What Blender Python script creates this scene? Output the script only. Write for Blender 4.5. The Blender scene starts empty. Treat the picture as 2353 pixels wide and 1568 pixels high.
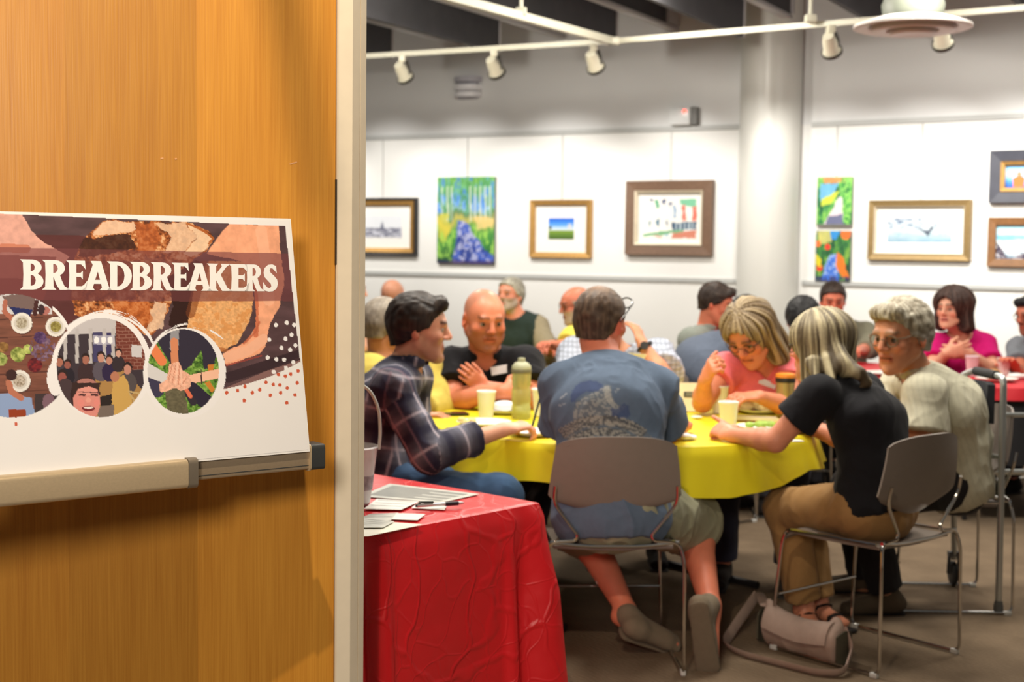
import bpy, bmesh, math, random
import numpy as np
from mathutils import Vector, Matrix
random.seed(7)
scene = bpy.context.scene
COL = scene.collection
# ------------------------------------------------------------------ camera
FPX = 3268.0
CAM = np.array([0.0, 0.0, 1.46])
_th = math.atan(214.0 / FPX)
_roll = 0.012
_F = np.array([0, math.cos(_th), -math.sin(_th)])
_U0 = np.array([0, math.sin(_th), math.cos(_th)])
_R0 = np.array([1.0, 0, 0])
_R = math.cos(_roll) * _R0 + math.sin(_roll) * _U0
_U = -math.sin(_roll) * _R0 + math.cos(_roll) * _U0
cam_data = bpy.data.cameras.new('camera')
cam = bpy.data.objects.new('camera', cam_data)
COL.objects.link(cam)
M = Matrix.Identity(4)
for i in range(3):
    M[i][0] = _R[i]; M[i][1] = _U[i]; M[i][2] = -_F[i]; M[i][3] = CAM[i]
cam.matrix_world = M
cam_data.sensor_width = 36.0
cam_data.sensor_fit = 'HORIZONTAL'
cam_data.lens = 36.0 * FPX / 2353.0
cam_data.clip_start = 0.05
cam_data.dof.use_dof = True
cam_data.dof.focus_distance = 2.72
cam_data.dof.aperture_fstop = 5.4
scene.camera = cam
# ------------------------------------------------------------------ view, world, room lamps
scene.view_settings.view_transform = 'Standard'
scene.view_settings.look = 'None'
scene.view_settings.gamma = 1.0
scene.view_settings.exposure = 0.08
scene.view_settings.use_curve_mapping = False
world = bpy.data.worlds.new('world')
scene.world = world
world.use_nodes = True
world.node_tree.nodes['Background'].inputs[0].default_value = (1.0, 0.97, 0.92, 1)
world.node_tree.nodes['Background'].inputs[1].default_value = 0.11

def lamp(kind, name, loc, target, energy, color, size=0.3, spot=None, blend=0.5):
    d = bpy.data.lights.new(name, kind)
    d.energy = energy
    d.color = color
    if kind == 'AREA':
        d.shape = 'DISK'; d.size = size
    else:
        d.shadow_soft_size = size
    if kind == 'SPOT':
        d.spot_size = math.radians(spot); d.spot_blend = blend
    o = bpy.data.objects.new(name, d)
    COL.objects.link(o)
    o.location = loc
    v = Vector(target) - Vector(loc)
    o.rotation_euler = v.to_track_quat('-Z', 'Y').to_euler()
    return o

WARMW = (1.0, 0.93, 0.82)
for (x, y, e) in [(-0.7, 5.9, 48), (0.4, 5.6, 44), (1.35, 5.9, 34), (0.3, 4.9, 7), (2.4, 5.6, 40), (3.0, 8.8, 26), (0.9, 9.2, 26), (-1.6, 9.6, 24)]:
    lamp('AREA', 'ceiling_lamp', (x, y, 3.25), (x, y, 0), e, WARMW, 0.55)
for (x, y, e) in [(-2.6, 9.9, 74), (-0.9, 9.2, 84), (0.7, 8.5, 82), (2.3, 7.7, 74), (4.0, 7.0, 70), (-1.8, 6.0, 22)]:  # added unseen point lights that brighten the upper wall
    if e: lamp('POINT', 'upper_wall_fill', (x, y, 3.12), (x, y, 0), e, WARMW, 0.16)
lamp('AREA', 'aisle_lamp', (-0.1, 3.5, 3.2), (-0.1, 3.75, 0), 8, (1.0, 0.9, 0.76), 0.4)
# warm lobby spot over the wooden panel, then an added fill
LOB = np.array([-0.30, 1.60, 2.95])
lamp('SPOT', 'lobby_key_and_fill', LOB, (-0.48, 2.95, 1.75), 118, (1.0, 0.83, 0.60), 0.016, 104, 0.9)
lamp('SPOT', 'lobby_key_and_fill', (-0.45, -0.9, 2.2), (-0.80, 2.9, 1.25), 300, (1.0, 0.89, 0.76), 0.28, 44, 0.35)  # added fill behind the camera, lifts the door and poster

# ------------------------------------------------------------------ photo geometry helpers (authoring only)
def at(px, py, d):
    x = (px - 1176.5) / FPX; y = (784.0 - py) / FPX
    return CAM + d * (_F + x * _R + y * _U)
def ray(px, py):
    return _F + (px - 1176.5) / FPX * _R + (784.0 - py) / FPX * _U
def atz(px, py, z):
    r = ray(px, py); return CAM + r * ((z - CAM[2]) / r[2])
def atplane(px, py, p0, n):
    r = ray(px, py); return CAM + r * (np.dot(np.array(p0) - CAM, n) / np.dot(r, n))
def proj(P):
    q = np.asarray(P) - CAM
    d = q @ _F
    return 1176.5 + FPX * (q @ _R) / d, 784.0 - FPX * (q @ _U) / d
def nrm(v):
    v = np.asarray(v, float); return v / max(np.linalg.norm(v), 1e-9)
def V3(*a): return np.array(a, float)

# ------------------------------------------------------------------ materials
def lin(c):
    c = np.asarray(c, float) / 255.0
    return np.where(c <= 0.04045, c / 12.92, ((c + 0.055) / 1.055) ** 2.4)
def rgb(*c):
    l = lin(c); return (float(l[0]), float(l[1]), float(l[2]), 1.0)
_mats = {}
def mat(name, col=(200, 200, 200), rough=0.5, metal=0.0, var=0.08, scale=12.0, bump=0.0, bscale=60.0,
        attr=None, trans=0.0, ior=1.45, spec=0.5, emit=None, stretch=None, sheen=0.0, alpha=1.0):
    if name in _mats: return _mats[name]
    m = bpy.data.materials.new(name); m.use_nodes = True
    nt = m.node_tree; b = nt.nodes['Principled BSDF']
    b.inputs['Roughness'].default_value = rough
    b.inputs['Metallic'].default_value = metal
    b.inputs['IOR'].default_value = ior
    b.inputs['Specular IOR Level'].default_value = spec
    b.inputs['Transmission Weight'].default_value = trans
    b.inputs['Alpha'].default_value = alpha
    if sheen: b.inputs['Sheen Weight'].default_value = sheen
    tc = nt.nodes.new('ShaderNodeTexCoord')
    mp = nt.nodes.new('ShaderNodeMapping')
    nt.links.new(tc.outputs['Object'], mp.inputs[0])
    if stretch: mp.inputs['Scale'].default_value = stretch
    no = nt.nodes.new('ShaderNodeTexNoise'); no.inputs['Scale'].default_value = scale
    no.inputs['Detail'].default_value = 4
    nt.links.new(mp.outputs[0], no.inputs['Vector'])
    mr = nt.nodes.new('ShaderNodeMapRange')
    mr.inputs[1].default_value = 0.25; mr.inputs[2].default_value = 0.75
    mr.inputs[3].default_value = 1 - var; mr.inputs[4].default_value = 1 + var
    nt.links.new(no.outputs['Fac'], mr.inputs[0])
    mx = nt.nodes.new('ShaderNodeMix'); mx.data_type = 'RGBA'; mx.blend_type = 'MULTIPLY'
    mx.inputs['Factor'].default_value = 1.0
    if attr:
        at_ = nt.nodes.new('ShaderNodeAttribute'); at_.attribute_name = attr
        nt.links.new(at_.outputs['Color'], mx.inputs[6])
    else:
        mx.inputs[6].default_value = rgb(*col)
    nt.links.new(mr.outputs[0], mx.inputs[7])
    nt.links.new(mx.outputs[2], b.inputs['Base Color'])
    if bump:
        n2 = nt.nodes.new('ShaderNodeTexNoise'); n2.inputs['Scale'].default_value = bscale
        n2.inputs['Detail'].default_value = 3
        nt.links.new(mp.outputs[0], n2.inputs['Vector'])
        bp = nt.nodes.new('ShaderNodeBump'); bp.inputs['Strength'].default_value = bump
        bp.inputs['Distance'].default_value = 0.004
        nt.links.new(n2.outputs['Fac'], bp.inputs['Height'])
        nt.links.new(bp.outputs[0], b.inputs['Normal'])
    if emit:
        b.inputs['Emission Color'].default_value = rgb(*emit[0]); b.inputs['Emission Strength'].default_value = emit[1]
    _mats[name] = m
    return m

# ------------------------------------------------------------------ numpy noise
def _hash(ix, iy, iz, seed):
    h = (ix.astype(np.int64) * 374761393 + iy.astype(np.int64) * 668265263 + iz.astype(np.int64) * 1274126177 + seed * 974634777) & 0x7fffffff
    h = ((h ^ (h >> 13)) * 1274126177) & 0x7fffffff
    return ((h ^ (h >> 16)) & 0xffff) / 65535.0
def vnoise(x, y, z=None, seed=0):
    if z is None: z = np.zeros_like(x)
    x0 = np.floor(x); y0 = np.floor(y); z0 = np.floor(z)
    fx, fy, fz = x - x0, y - y0, z - z0
    fx = fx * fx * (3 - 2 * fx); fy = fy * fy * (3 - 2 * fy); fz = fz * fz * (3 - 2 * fz)
    r = 0
    for dx in (0, 1):
        for dy in (0, 1):
            for dz in (0, 1):
                w = (fx if dx else 1 - fx) * (fy if dy else 1 - fy) * (fz if dz else 1 - fz)
                r = r + w * _hash(x0 + dx, y0 + dy, z0 + dz, seed)
    return r
def fbm(x, y, z=None, seed=0, o=4):
    a, r, t = 0.5, 0, 0
    for i in range(o):
        r = r + a * vnoise(x * 2 ** i, y * 2 ** i, None if z is None else z * 2 ** i, seed + i); t += a; a *= 0.55
    return r / t
def sst(a, b, x):
    t = np.clip((x - a) / (b - a), 0, 1); return t * t * (3 - 2 * t)

# ------------------------------------------------------------------ objects
def setp(o, label=None, cat=None, group=None, kind=None):
    if label: o['label'] = label
    if cat: o['category'] = cat
    if group: o['group'] = group
    if kind: o['kind'] = kind
    return o
def thing(name, label, cat, loc=(0, 0, 0), rz=0.0, group=None):
    o = bpy.data.objects.new(name, None); COL.objects.link(o)
    o.location = tuple(float(v) for v in loc); o.rotation_euler = (0, 0, rz)
    o.empty_display_size = 0.05
    return setp(o, label, cat, group)
def link(name, me, m=None, parent=None, smooth=True):
    o = bpy.data.objects.new(name, me); COL.objects.link(o)
    if m is not None:
        for mm in (m if isinstance(m, (list, tuple)) else [m]): me.materials.append(mm)
    if smooth and len(me.polygons):
        me.polygons.foreach_set('use_smooth', np.ones(len(me.polygons), bool))
    if parent is not None: o.parent = parent
    return o
def np_mesh(name, v, f):
    """verts (n,3), faces: (m,4) or (m,3) array or list of lists"""
    me = bpy.data.meshes.new(name)
    if isinstance(f, np.ndarray):
        k = f.shape[1]
        me.vertices.add(len(v)); me.vertices.foreach_set('co', np.ascontiguousarray(v, dtype=np.float32).ravel())
        me.loops.add(f.size); me.loops.foreach_set('vertex_index', np.ascontiguousarray(f, dtype=np.int32).ravel())
        me.polygons.add(len(f))
        me.polygons.foreach_set('loop_start', np.arange(0, f.size, k, dtype=np.int32))
        me.update(calc_edges=True); me.validate()
    else:
        me.from_pydata([tuple(map(float, p)) for p in v], [], f); me.update()
    return me
class MB:
    """collects simple shapes into one mesh"""
    def __init__(s): s.v = []; s.f = []
    def add(s, v, f):
        b = len(s.v); s.v += [tuple(map(float, p)) for p in v]; s.f += [[i + b for i in q] for q in f]
    def box(s, c, size, rot=None, bev=0.0):
        bm = bmesh.new(); bmesh.ops.create_cube(bm, size=1.0)
        for v in bm.verts: v.co = Vector((v.co.x * size[0], v.co.y * size[1], v.co.z * size[2]))
        if bev: bmesh.ops.bevel(bm, geom=bm.edges[:], offset=bev, segments=2, affect='EDGES', profile=0.6)
        R = Matrix.Identity(3) if rot is None else rot
        s.add([(R @ v.co) + Vector(tuple(map(float, c))) for v in bm.verts], [[v.index for v in f.verts] for f in bm.faces]) if not bm.verts.index_update() else None
        bm.free(); return s
    def hexa(s, p):  # 8 corner points, bottom ring then top ring
        s.add(p, [[3, 2, 1, 0], [4, 5, 6, 7], [0, 1, 5, 4], [1, 2, 6, 5], [2, 3, 7, 6], [3, 0, 4, 7]]); return s
    def tube(s, pts, r, n=8, fil=0.0, closed=False, flat=1.0):
        pts = [np.array(p, float) for p in pts]
        if fil > 0 and len(pts) > 2:
            q = [pts[0]]
            for i in range(1, len(pts) - 1):
                a, b, c = pts[i - 1], pts[i], pts[i + 1]
                la, lc = np.linalg.norm(a - b), np.linalg.norm(c - b)
                e = min(fil, la * 0.48, lc * 0.48)
                p0 = b + (a - b) / la * e; p2 = b + (c - b) / lc * e
                for t in np.linspace(0, 1, 5): q.append((1 - t) ** 2 * p0 + 2 * t * (1 - t) * b + t * t * p2)
            q.append(pts[-1]); pts = q
        m = len(pts)
        rr = [r] * m if np.isscalar(r) else list(np.interp(np.linspace(0, 1, m), np.linspace(0, 1, len(r)), r))
        tang = []
        for i in range(m):
            a = pts[(i - 1) % m] if (closed or i > 0) else pts[i]
            b = pts[(i + 1) % m] if (closed or i < m - 1) else pts[i]
            tang.append(nrm(b - a))
        up = V3(0, 0, 1) if abs(tang[0][2]) < 0.9 else V3(1, 0, 0)
        x = nrm(np.cross(tang[0], up)); vs = []
        for i in range(m):
            t = tang[i]; x = nrm(x - t * np.dot(x, t)); y = np.cross(t, x)
            for k in range(n):
                a = 2 * math.pi * k / n
                vs.append(pts[i] + rr[i] * (math.cos(a) * x + flat * math.sin(a) * y))
        fs = []
        for i in range(m if closed else m - 1):
            j = (i + 1) % m
            for k in range(n):
                k2 = (k + 1) % n
                fs.append([i * n + k, i * n + k2, j * n + k2, j * n + k])
        if not closed:
            fs.append(list(range(n))[::-1]); fs.append([(m - 1) * n + k for k in range(n)])
        s.add(vs, fs); return s
    def lathe(s, prof, c=(0, 0, 0), n=24, axis=None):
        """prof: list of (r, z)"""
        c = np.array(c, float)
        if axis is None: ax, bx, cx = V3(1, 0, 0), V3(0, 1, 0), V3(0, 0, 1)
        else:
            cx = nrm(axis); ax = nrm(np.cross(cx, V3(0, 0, 1) if abs(cx[2]) < 0.9 else V3(1, 0, 0))); bx = np.cross(cx, ax)
        vs = []; fs = []
        for (r, z) in prof:
            for k in range(n):
                a = 2 * math.pi * k / n
                vs.append(c + max(r, 1e-4) * (math.cos(a) * ax + math.sin(a) * bx) + z * cx)
        for i in range(len(prof) - 1):
            for k in range(n):
                k2 = (k + 1) % n
                fs.append([i * n + k, i * n + k2, (i + 1) * n + k2, (i + 1) * n + k])
        s.add(vs, fs); return s
    def prism(s, poly, z0, z1):
        n = len(poly)
        vs = [(p[0], p[1], z0) for p in poly] + [(p[0], p[1], z1) for p in poly]
        fs = [list(range(n))[::-1], list(range(n, 2 * n))] + [[i, (i + 1) % n, n + (i + 1) % n, n + i] for i in range(n)]
        s.add(vs, fs); return s
    def grid(s, fn, nu, nv, thick=0.0):
        """fn(u,v)->point, u,v in 0..1; solid sheet when thick>0"""
        P = np.array([[fn(i / nu, j / nv) for j in range(nv + 1)] for i in range(nu + 1)])
        gu = np.gradient(P, axis=0); gv = np.gradient(P, axis=1)
        N = np.cross(gu, gv); N /= np.maximum(np.linalg.norm(N, axis=2, keepdims=True), 1e-9)
        W = nv + 1
        idx = lambda i, j: i * W + j
        f = [[idx(i, j), idx(i + 1, j), idx(i + 1, j + 1), idx(i, j + 1)] for i in range(nu) for j in range(nv)]
        if thick <= 0:
            s.add(P.reshape(-1, 3), f); return s
        A = P + N * thick / 2; B = P - N * thick / 2; o = (nu + 1) * W
        vs = list(A.reshape(-1, 3)) + list(B.reshape(-1, 3))
        f2 = f + [[o + k for k in q[::-1]] for q in f]
        ring = [idx(i, 0) for i in range(nu + 1)] + [idx(nu, j) for j in range(1, W)] + [idx(i, nv) for i in range(nu - 1, -1, -1)] + [idx(0, j) for j in range(nv - 1, 0, -1)]
        for a in range(len(ring)):
            p, q = ring[a], ring[(a + 1) % len(ring)]
            f2.append([q, p, o + p, o + q])
        s.add(vs, f2); return s
    def build(s, name, m, parent=None, smooth=True, off=None):
        v = np.array(s.v)
        if off is not None: v = v - np.array(off)
        me = np_mesh(name, v, s.f)
        o = link(name, me, m, parent, smooth)
        if smooth:
            me.set_sharp_from_angle(angle=math.radians(38))
        return o
def set_col(me, cols, name='Col'):
    a = me.color_attributes.new(name, 'FLOAT_COLOR', 'POINT')
    c = np.ones((len(me.vertices), 4), np.float32); c[:, :3] = cols
    a.data.foreach_set('color', c.ravel())
# ================================================================== room shell
WD = nrm((3.33, -1.77, 0))            # along the back wall, to the right
WN = V3(-WD[1], WD[0], 0) * -1        # wall normal, into the room (towards camera)
if WN[1] > 0: WN = -WN
W0 = V3(1.926, 12.05, 0)
CORN = W0 + WD * 0.54                 # hidden behind the column
WD2 = nrm((1.47, -1.01, 0)); WN2 = V3(WD2[1], -WD2[0], 0)
if WN2[1] > 0: WN2 = -WN2
ZC = 4.3
wallm = mat('white_wall_paint', (236, 236, 233), 0.5, var=0.012, scale=3, bump=0.03, bscale=200, spec=0.5)
upperm = mat('upper_wall_gloss', (226, 227, 227), 0.33, var=0.012, scale=3, spec=0.6)
def wall_box(name, a, b, n, z0, z1, th, m):
    """slab whose inner face runs a-b; n points into the room"""
    a, b, n = map(np.array, (a, b, n))
    p = [a, b, b - n * th, a - n * th]
    v = [(q[0], q[1], z0) for q in p] + [(q[0], q[1], z1) for q in p]
    mb = MB().hexa(v)
    return setp(mb.build(name, m, smooth=False), kind='structure')
LW_A = CORN - WD * 10.5
RW_B = CORN + WD2 * 6.5
wall_box('wall_back_left', LW_A, CORN, WN, 0, 2.5, 0.15, wallm)
wall_box('wall_back_right', CORN, RW_B, WN2, 0, 2.5, 0.15, wallm)
up1 = wall_box('wall_upper_left', LW_A, CORN, WN, 2.5, ZC, 0.15, upperm)
up2 = wall_box('wall_upper_right', CORN, RW_B, WN2, 2.5, ZC, 0.15, upperm)
railm = mat('rail_grey', (186, 188, 186), 0.45, var=0.02)
def rail(name, a, b, n, z, h, t):
    a, b = np.array(a), np.array(b)
    p = [a + n * t, b + n * t, b, a]
    MBo = MB().hexa([(q[0], q[1], z - h / 2) for q in p] + [(q[0], q[1], z + h / 2) for q in p])
    return setp(MBo.build(name, railm, smooth=False), kind='structure')
rail('trim_1', LW_A, CORN - WD * 0.38, WN, 2.5, 0.04, 0.018)
rail('trim_2', CORN + WD2 * 0.05, RW_B, WN2, 2.5, 0.04, 0.018)
rail('trim_3', LW_A, CORN - WD * 0.42, WN, 1.203, 0.035, 0.02)
rail('trim_4', CORN + WD2 * 0.0, RW_B, WN2, 1.203, 0.035, 0.02)
basem = mat('baseboard_dark', (70, 64, 60), 0.6)
for nm, a, b, n in (('baseboard_left', LW_A, CORN, WN), ('baseboard_right', CORN, RW_B, WN2)):
    p = [a + n * 0.012, b + n * 0.012, b, a]
    setp(MB().hexa([(q[0], q[1], 0) for q in p] + [(q[0], q[1], 0.1) for q in p]).build(nm, basem, smooth=False), kind='structure')
# side and rear walls of the hall, outside the frame
wall_box('wall_left', (LW_A[0], LW_A[1], 0), (-6.5, 1.0, 0), nrm((1, 0.1, 0)), 0, ZC, 0.15, wallm)
wall_box('wall_right', (RW_B[0], RW_B[1], 0), (RW_B[0] + 0.2, -3, 0), V3(-1, 0, 0), 0, ZC, 0.15, wallm)
# column
cc = W0 + WD * 0.25 + WN * 0.12
colm = mat('column_paint', (222, 222, 216), 0.32, var=0.012, scale=2, spec=0.6)
pl = at(1697, 500, 11.75); pr = at(1836, 500, 11.75)
cr = (pr[0] - pl[0]) / 2
cpos = ((pl[0] + pr[0]) / 2, 11.83)
mb = MB().lathe([(0.001, 0), (cr + .02, 0), (cr + .02, .1), (cr, .1), (cr, ZC), (0.001, ZC)], (cpos[0], cpos[1], 0), 48)
setp(mb.build('column', colm), kind='structure')
# floor: carpet
fm = mat('carpet', (122, 105, 86), 0.95, var=0.16, scale=5.0, spec=0.15)
nt = fm.node_tree
wv = nt.nodes.new('ShaderNodeTexWave'); wv.inputs['Scale'].default_value = 26; wv.inputs['Distortion'].default_value = 3.5
wv.inputs['Detail'].default_value = 2; wv.wave_type = 'BANDS'; wv.bands_direction = 'DIAGONAL'
tcn = [n for n in nt.nodes if n.type == 'TEX_COORD'][0]
nt.links.new(tcn.outputs['Object'], wv.inputs['Vector'])
bsdf = nt.nodes['Principled BSDF']
src = bsdf.inputs['Base Color'].links[0].from_socket
mx2 = nt.nodes.new('ShaderNodeMix'); mx2.data_type = 'RGBA'; mx2.blend_type = 'MULTIPLY'; mx2.inputs['Factor'].default_value = 1
mr2 = nt.nodes.new('ShaderNodeMapRange'); mr2.inputs[3].default_value = 0.72; mr2.inputs[4].default_value = 1.15
nt.links.new(wv.outputs['Fac'], mr2.inputs[0]); nt.links.new(src, mx2.inputs[6]); nt.links.new(mr2.outputs[0], mx2.inputs[7])
nt.links.new(mx2.outputs[2], bsdf.inputs['Base Color'])
bp = nt.nodes.new('ShaderNodeBump'); bp.inputs['Strength'].default_value = 0.5; bp.inputs['Distance'].default_value = 0.004
nt.links.new(wv.outputs['Fac'], bp.inputs['Height']); nt.links.new(bp.outputs[0], bsdf.inputs['Normal'])
setp(MB().hexa([(-8, -3, -.1), (9, -3, -.1), (9, 19, -.1), (-8, 19, -.1), (-8, -3, 0), (9, -3, 0), (9, 19, 0), (-8, 19, 0)]).build('floor', fm, smooth=False), kind='structure')
# ceiling slab, dark
cm = mat('ceiling_dark', (62, 64, 66), 0.85, var=0.15, scale=4)
setp(MB().hexa([(-8, 1.5, ZC), (9, 1.5, ZC), (9, 19, ZC), (-8, 19, ZC), (-8, 1.5, ZC + .1), (9, 1.5, ZC + .1), (9, 19, ZC + .1), (-8, 19, ZC + .1)]).build('ceiling', cm, smooth=False), kind='structure')
# acoustic baffles, each runs at right angles to the back wall
bafm = mat('baffle_charcoal', (78, 78, 82), 0.8, var=0.1, scale=8)
lipm = mat('baffle_lip_grey', (196, 194, 196), 0.5, var=0.03)
EW = WD
def swall(s, t, z):   # s along the wall (camera at 0), t out from the wall
    s0 = float(np.dot(W0, EW))
    p = W0 + EW * (s - s0) + WN * t
    return (p[0], p[1], z)
def slab(s, ds, t0, t1, z0, z1):
    return [swall(s, t0, z0), swall(s + ds, t0, z0), swall(s + ds, t1, z0), swall(s, t1, z0),
            swall(s, t0, z1), swall(s + ds, t0, z1), swall(s + ds, t1, z1), swall(s, t1, z1)]
for i in range(-2, 9):
    s = -6.75 + 1.07 * i
    name_lbl = 'dark ceiling baffle with a pale lower lip, row %s from the left' % ['one', 'two', 'three', 'four', 'five', 'six', 'seven', 'eight', 'nine', 'ten', 'eleven'][i + 2]
    r = thing('ceiling_baffle', name_lbl, 'baffle', swall(s, 2, 3.35), group='ceiling baffles')
    off = swall(s, 2, 3.35)
    MB().hexa(slab(s, .05, .28, 7.2, 3.36, ZC)).build('board', bafm, r, False, off)
    MB().hexa(slab(s - .01, .07, .02, 7.2, 3.33, 3.36)).build('lip', lipm, r, False, off)
    MB().hexa(slab(s - .15, .04, .95, 7.2, 3.10, ZC)).build('drop_panel', bafm, r, False, off)
    MB().hexa(slab(s - .16, .06, .93, .95, 3.10, ZC)).build('end_strip', lipm, r, False, off)
    MB().hexa(slab(s - .02, .09, .02, .27, 3.37, ZC)).build('beam_end', lipm, r, False, off)

# ------------------------------------------------------------------ lighting track
trm = mat('track_cream', (206, 204, 186), 0.4, var=0.03)
TA = at(830, 130, 10.9); ZT = TA[2]
TJ = atz(1408, 95, ZT); TB = atz(2353, 18, ZT); TB = TJ + (TB - TJ) * 1.3; TA2 = TA + (TA - TJ) * 0.5
TK = atz(1050, -2, ZT); TK = TJ + (TK - TJ) * 1.5
def bar(a, b, w=0.035, h=0.035):
    a, b = np.array(a), np.array(b); d = nrm(b - a); sd = nrm(np.cross(d, V3(0, 0, 1))) * w / 2; up = V3(0, 0, h / 2)
    return [a - sd - up, b - sd - up, b + sd - up, a + sd - up, a - sd + up, b - sd + up, b + sd + up, a + sd + up]
tr = thing('lighting_track', 'cream lighting track with a branch, hung under the dark baffles', 'track', TJ)
MB().hexa(bar(TA2, TJ)).hexa(bar(TJ, TB)).build('rail', trm, tr, False, TJ)
MB().hexa(bar(TJ, TK, .05, .05)).build('branch_rail', trm, tr, False, TJ)
MB().box(TJ, (.1, .1, .05), bev=.008).build('connector', trm, tr, True, TJ)
for px, py in ((1181, 45), (1862, 54)):
    p = atz(px, py + (10 if px < 1500 else 0), ZT) if px > 1500 else TJ + (TK - TJ) * 0.42
    MB().tube([p, p + V3(0, 0, ZC - ZT)], .012).box(p + V3(0, 0, .03), (.07, .07, .05), bev=.01).build('drop_rod', trm, tr, True, TJ)
spotw = mat('spotlight_cream', (214, 210, 190), 0.35, var=0.04)
spotd = mat('spotlight_dark', (60, 58, 52), 0.4, var=0.05)
lens = mat('lamp_lens', (235, 228, 205), 0.2, var=0.03)
SPOTS = [(940, 128, 'leftmost'), (1137, 112, 'second from the left'), (1365, 98, 'by the track junction'), (1903, 52, 'right of the column'), (2167, 34, 'half behind the round diffuser')]
spot_objs = []
for (px, py, where) in SPOTS:
    p = atz(px, py, ZT); a_, b_ = (TA, TJ) if px < 1408 else (TJ, TB)
    p = a_ + (b_ - a_) * (np.dot(p - a_, b_ - a_) / np.dot(b_ - a_, b_ - a_))
    r = thing('track_spotlight', 'cream track spotlight %s, aimed at the pictures' % where, 'spotlight', p, group='track spotlights')
    MB().box(p + V3(0, 0, -.0385), (.05, .09, .05), bev=.008).build('adapter', spotw, r, True, p)
    MB().tube([p + V3(.03, 0, -.05), p + V3(.05, 0, -.1), p + V3(.05, 0, -.15)], .012, fil=.02).build('yoke', spotd, r, True, p)
    ax = nrm(-WN * 0.75 + V3(0, 0, -.66)); c = p + V3(0, 0, -.13)
    MB().lathe([(.001, -.07), (.035, -.07), (.045, -.03), (.05, .03), (.064, .06), (.066, .075), (.058, .075), (.056, .06), (.001, .055)], c, 20, ax).build('lamp_head', spotw, r, True, p)
    MB().lathe([(.001, .057), (.054, .062), (.001, .066)], c, 20, ax).build('lens', lens, r, True, p)
    MB().lathe([(.0665, .05), (.0685, .055), (.0685, .07), (.0665, .075)], c, 20, ax).build('trim_ring', spotd, r, True, p)
    spot_objs.append((c, ax))
# the gallery spots that light the back walls (one lamp per picture, on the same track line)
for sx in (700, 905, 1075, 1290, 1540, 1760, 1905, 2115, 2330, 2480):
    wp = atplane(sx, 500, W0, WN) if sx < 1700 else atplane(sx, 500, CORN, WN2)
    n = WN if sx < 1700 else WN2
    src_ = wp + n * 1.35; src_[2] = 2.82
    e = {1540: 46, 1760: 12, 1905: 42, 905: 42, 1075: 46}.get(sx, 55)
    lamp('SPOT', 'picture_lamp', src_, (wp[0], wp[1], 1.66), e * 1.8, (1.0, 0.96, 0.9), 0.05, 74, 0.85)
# round air diffuser
p = at(2097, 62, 8.0)
dfm = mat('diffuser_white', (214, 208, 204), 0.45, var=0.03)
dfg = mat('diffuser_gap', (96, 88, 84), 0.6)
r = thing('air_diffuser', 'round white ceiling air diffuser with concentric rings', 'air vent', p)
MB().lathe([(.20, .05), (.325, .01), (.328, -.005), (.31, -.012), (.25, .0), (.24, .02)], p, 40).build('outer_ring', dfm, r, True, p)
MB().lathe([(.225, .02), (.23, -.022), (.215, -.03), (.15, -.02), (.14, .01)], p, 40).build('middle_ring', dfm, r, True, p)
MB().lathe([(.12, .01), (.125, -.035), (.11, -.045), (.02, -.035), (.001, -.035)], p, 32).build('centre_disc', dfm, r, True, p)
MB().lathe([(.001, .03), (.245, .025)], p, 32).build('throat', dfg, r, True, p)
MB().lathe([(.16, .03), (.175, .12), (.16, .16), (.15, .2), (.15, 1.2)], p, 32).build('neck', mat('duct_green_grey', (122, 128, 116), .5), r, True, p)
# wall devices
def on_wall(px, py, n=WN, p0=W0, out=0.0): return atplane(px, py, p0, n) + n * out
p = on_wall(1575, 268)
r = thing('alarm_strobe', 'white alarm box with a red light on the wall above the rail', 'alarm', p)
Rw = Matrix(((WD[0], WN[0], 0), (WD[1], WN[1], 0), (0, 0, 1)))
MB().box(p + WN * .05 - WD * .02, (.2, .10, .16), Rw, .03).build('housing', mat('device_white', (226, 228, 228), .3), r, True, p)
MB().box(p + WN * .04 + WD * .105, (.05, .08, .15), Rw, .008).build('grille', mat('device_grey', (128, 128, 126), .5), r, True, p)
q = p + WN * .1 + V3(0, 0, .035) + WD * .03
MB().lathe([(.001, 0), (.014, .0), (.012, .008), (.001, .01)], q, 12, WN).build('indicator', mat('red_led', (255, 60, 40), .4, emit=((255, 50, 30), 6.0)), r, True, p)
p = on_wall(1078, 203)
r = thing('wall_sconce', 'pale louvred wall fitting high on the wall above the canvas of trees', 'wall fitting', p)
sc_w = mat('sconce_white', (238, 238, 242), .4); sc_g = mat('sconce_grey', (186, 186, 196), .5)
for k, zz in enumerate((.075, .0, -.062)):
    def fn(u, v, zz=zz):
        a = math.pi * u
        return p + WD * (-math.cos(a) * .135) + WN * (math.sin(a) * .12 + .002) + V3(0, 0, zz + (v - .5) * .05)
    MB().grid(fn, 16, 1, .012).build('louvre', sc_w if k else sc_g, r, True, p)
MB().box(p + WN * .02, (.2, .04, .2), Rw, .004).build('backplate', sc_g, r, True, p)
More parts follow.
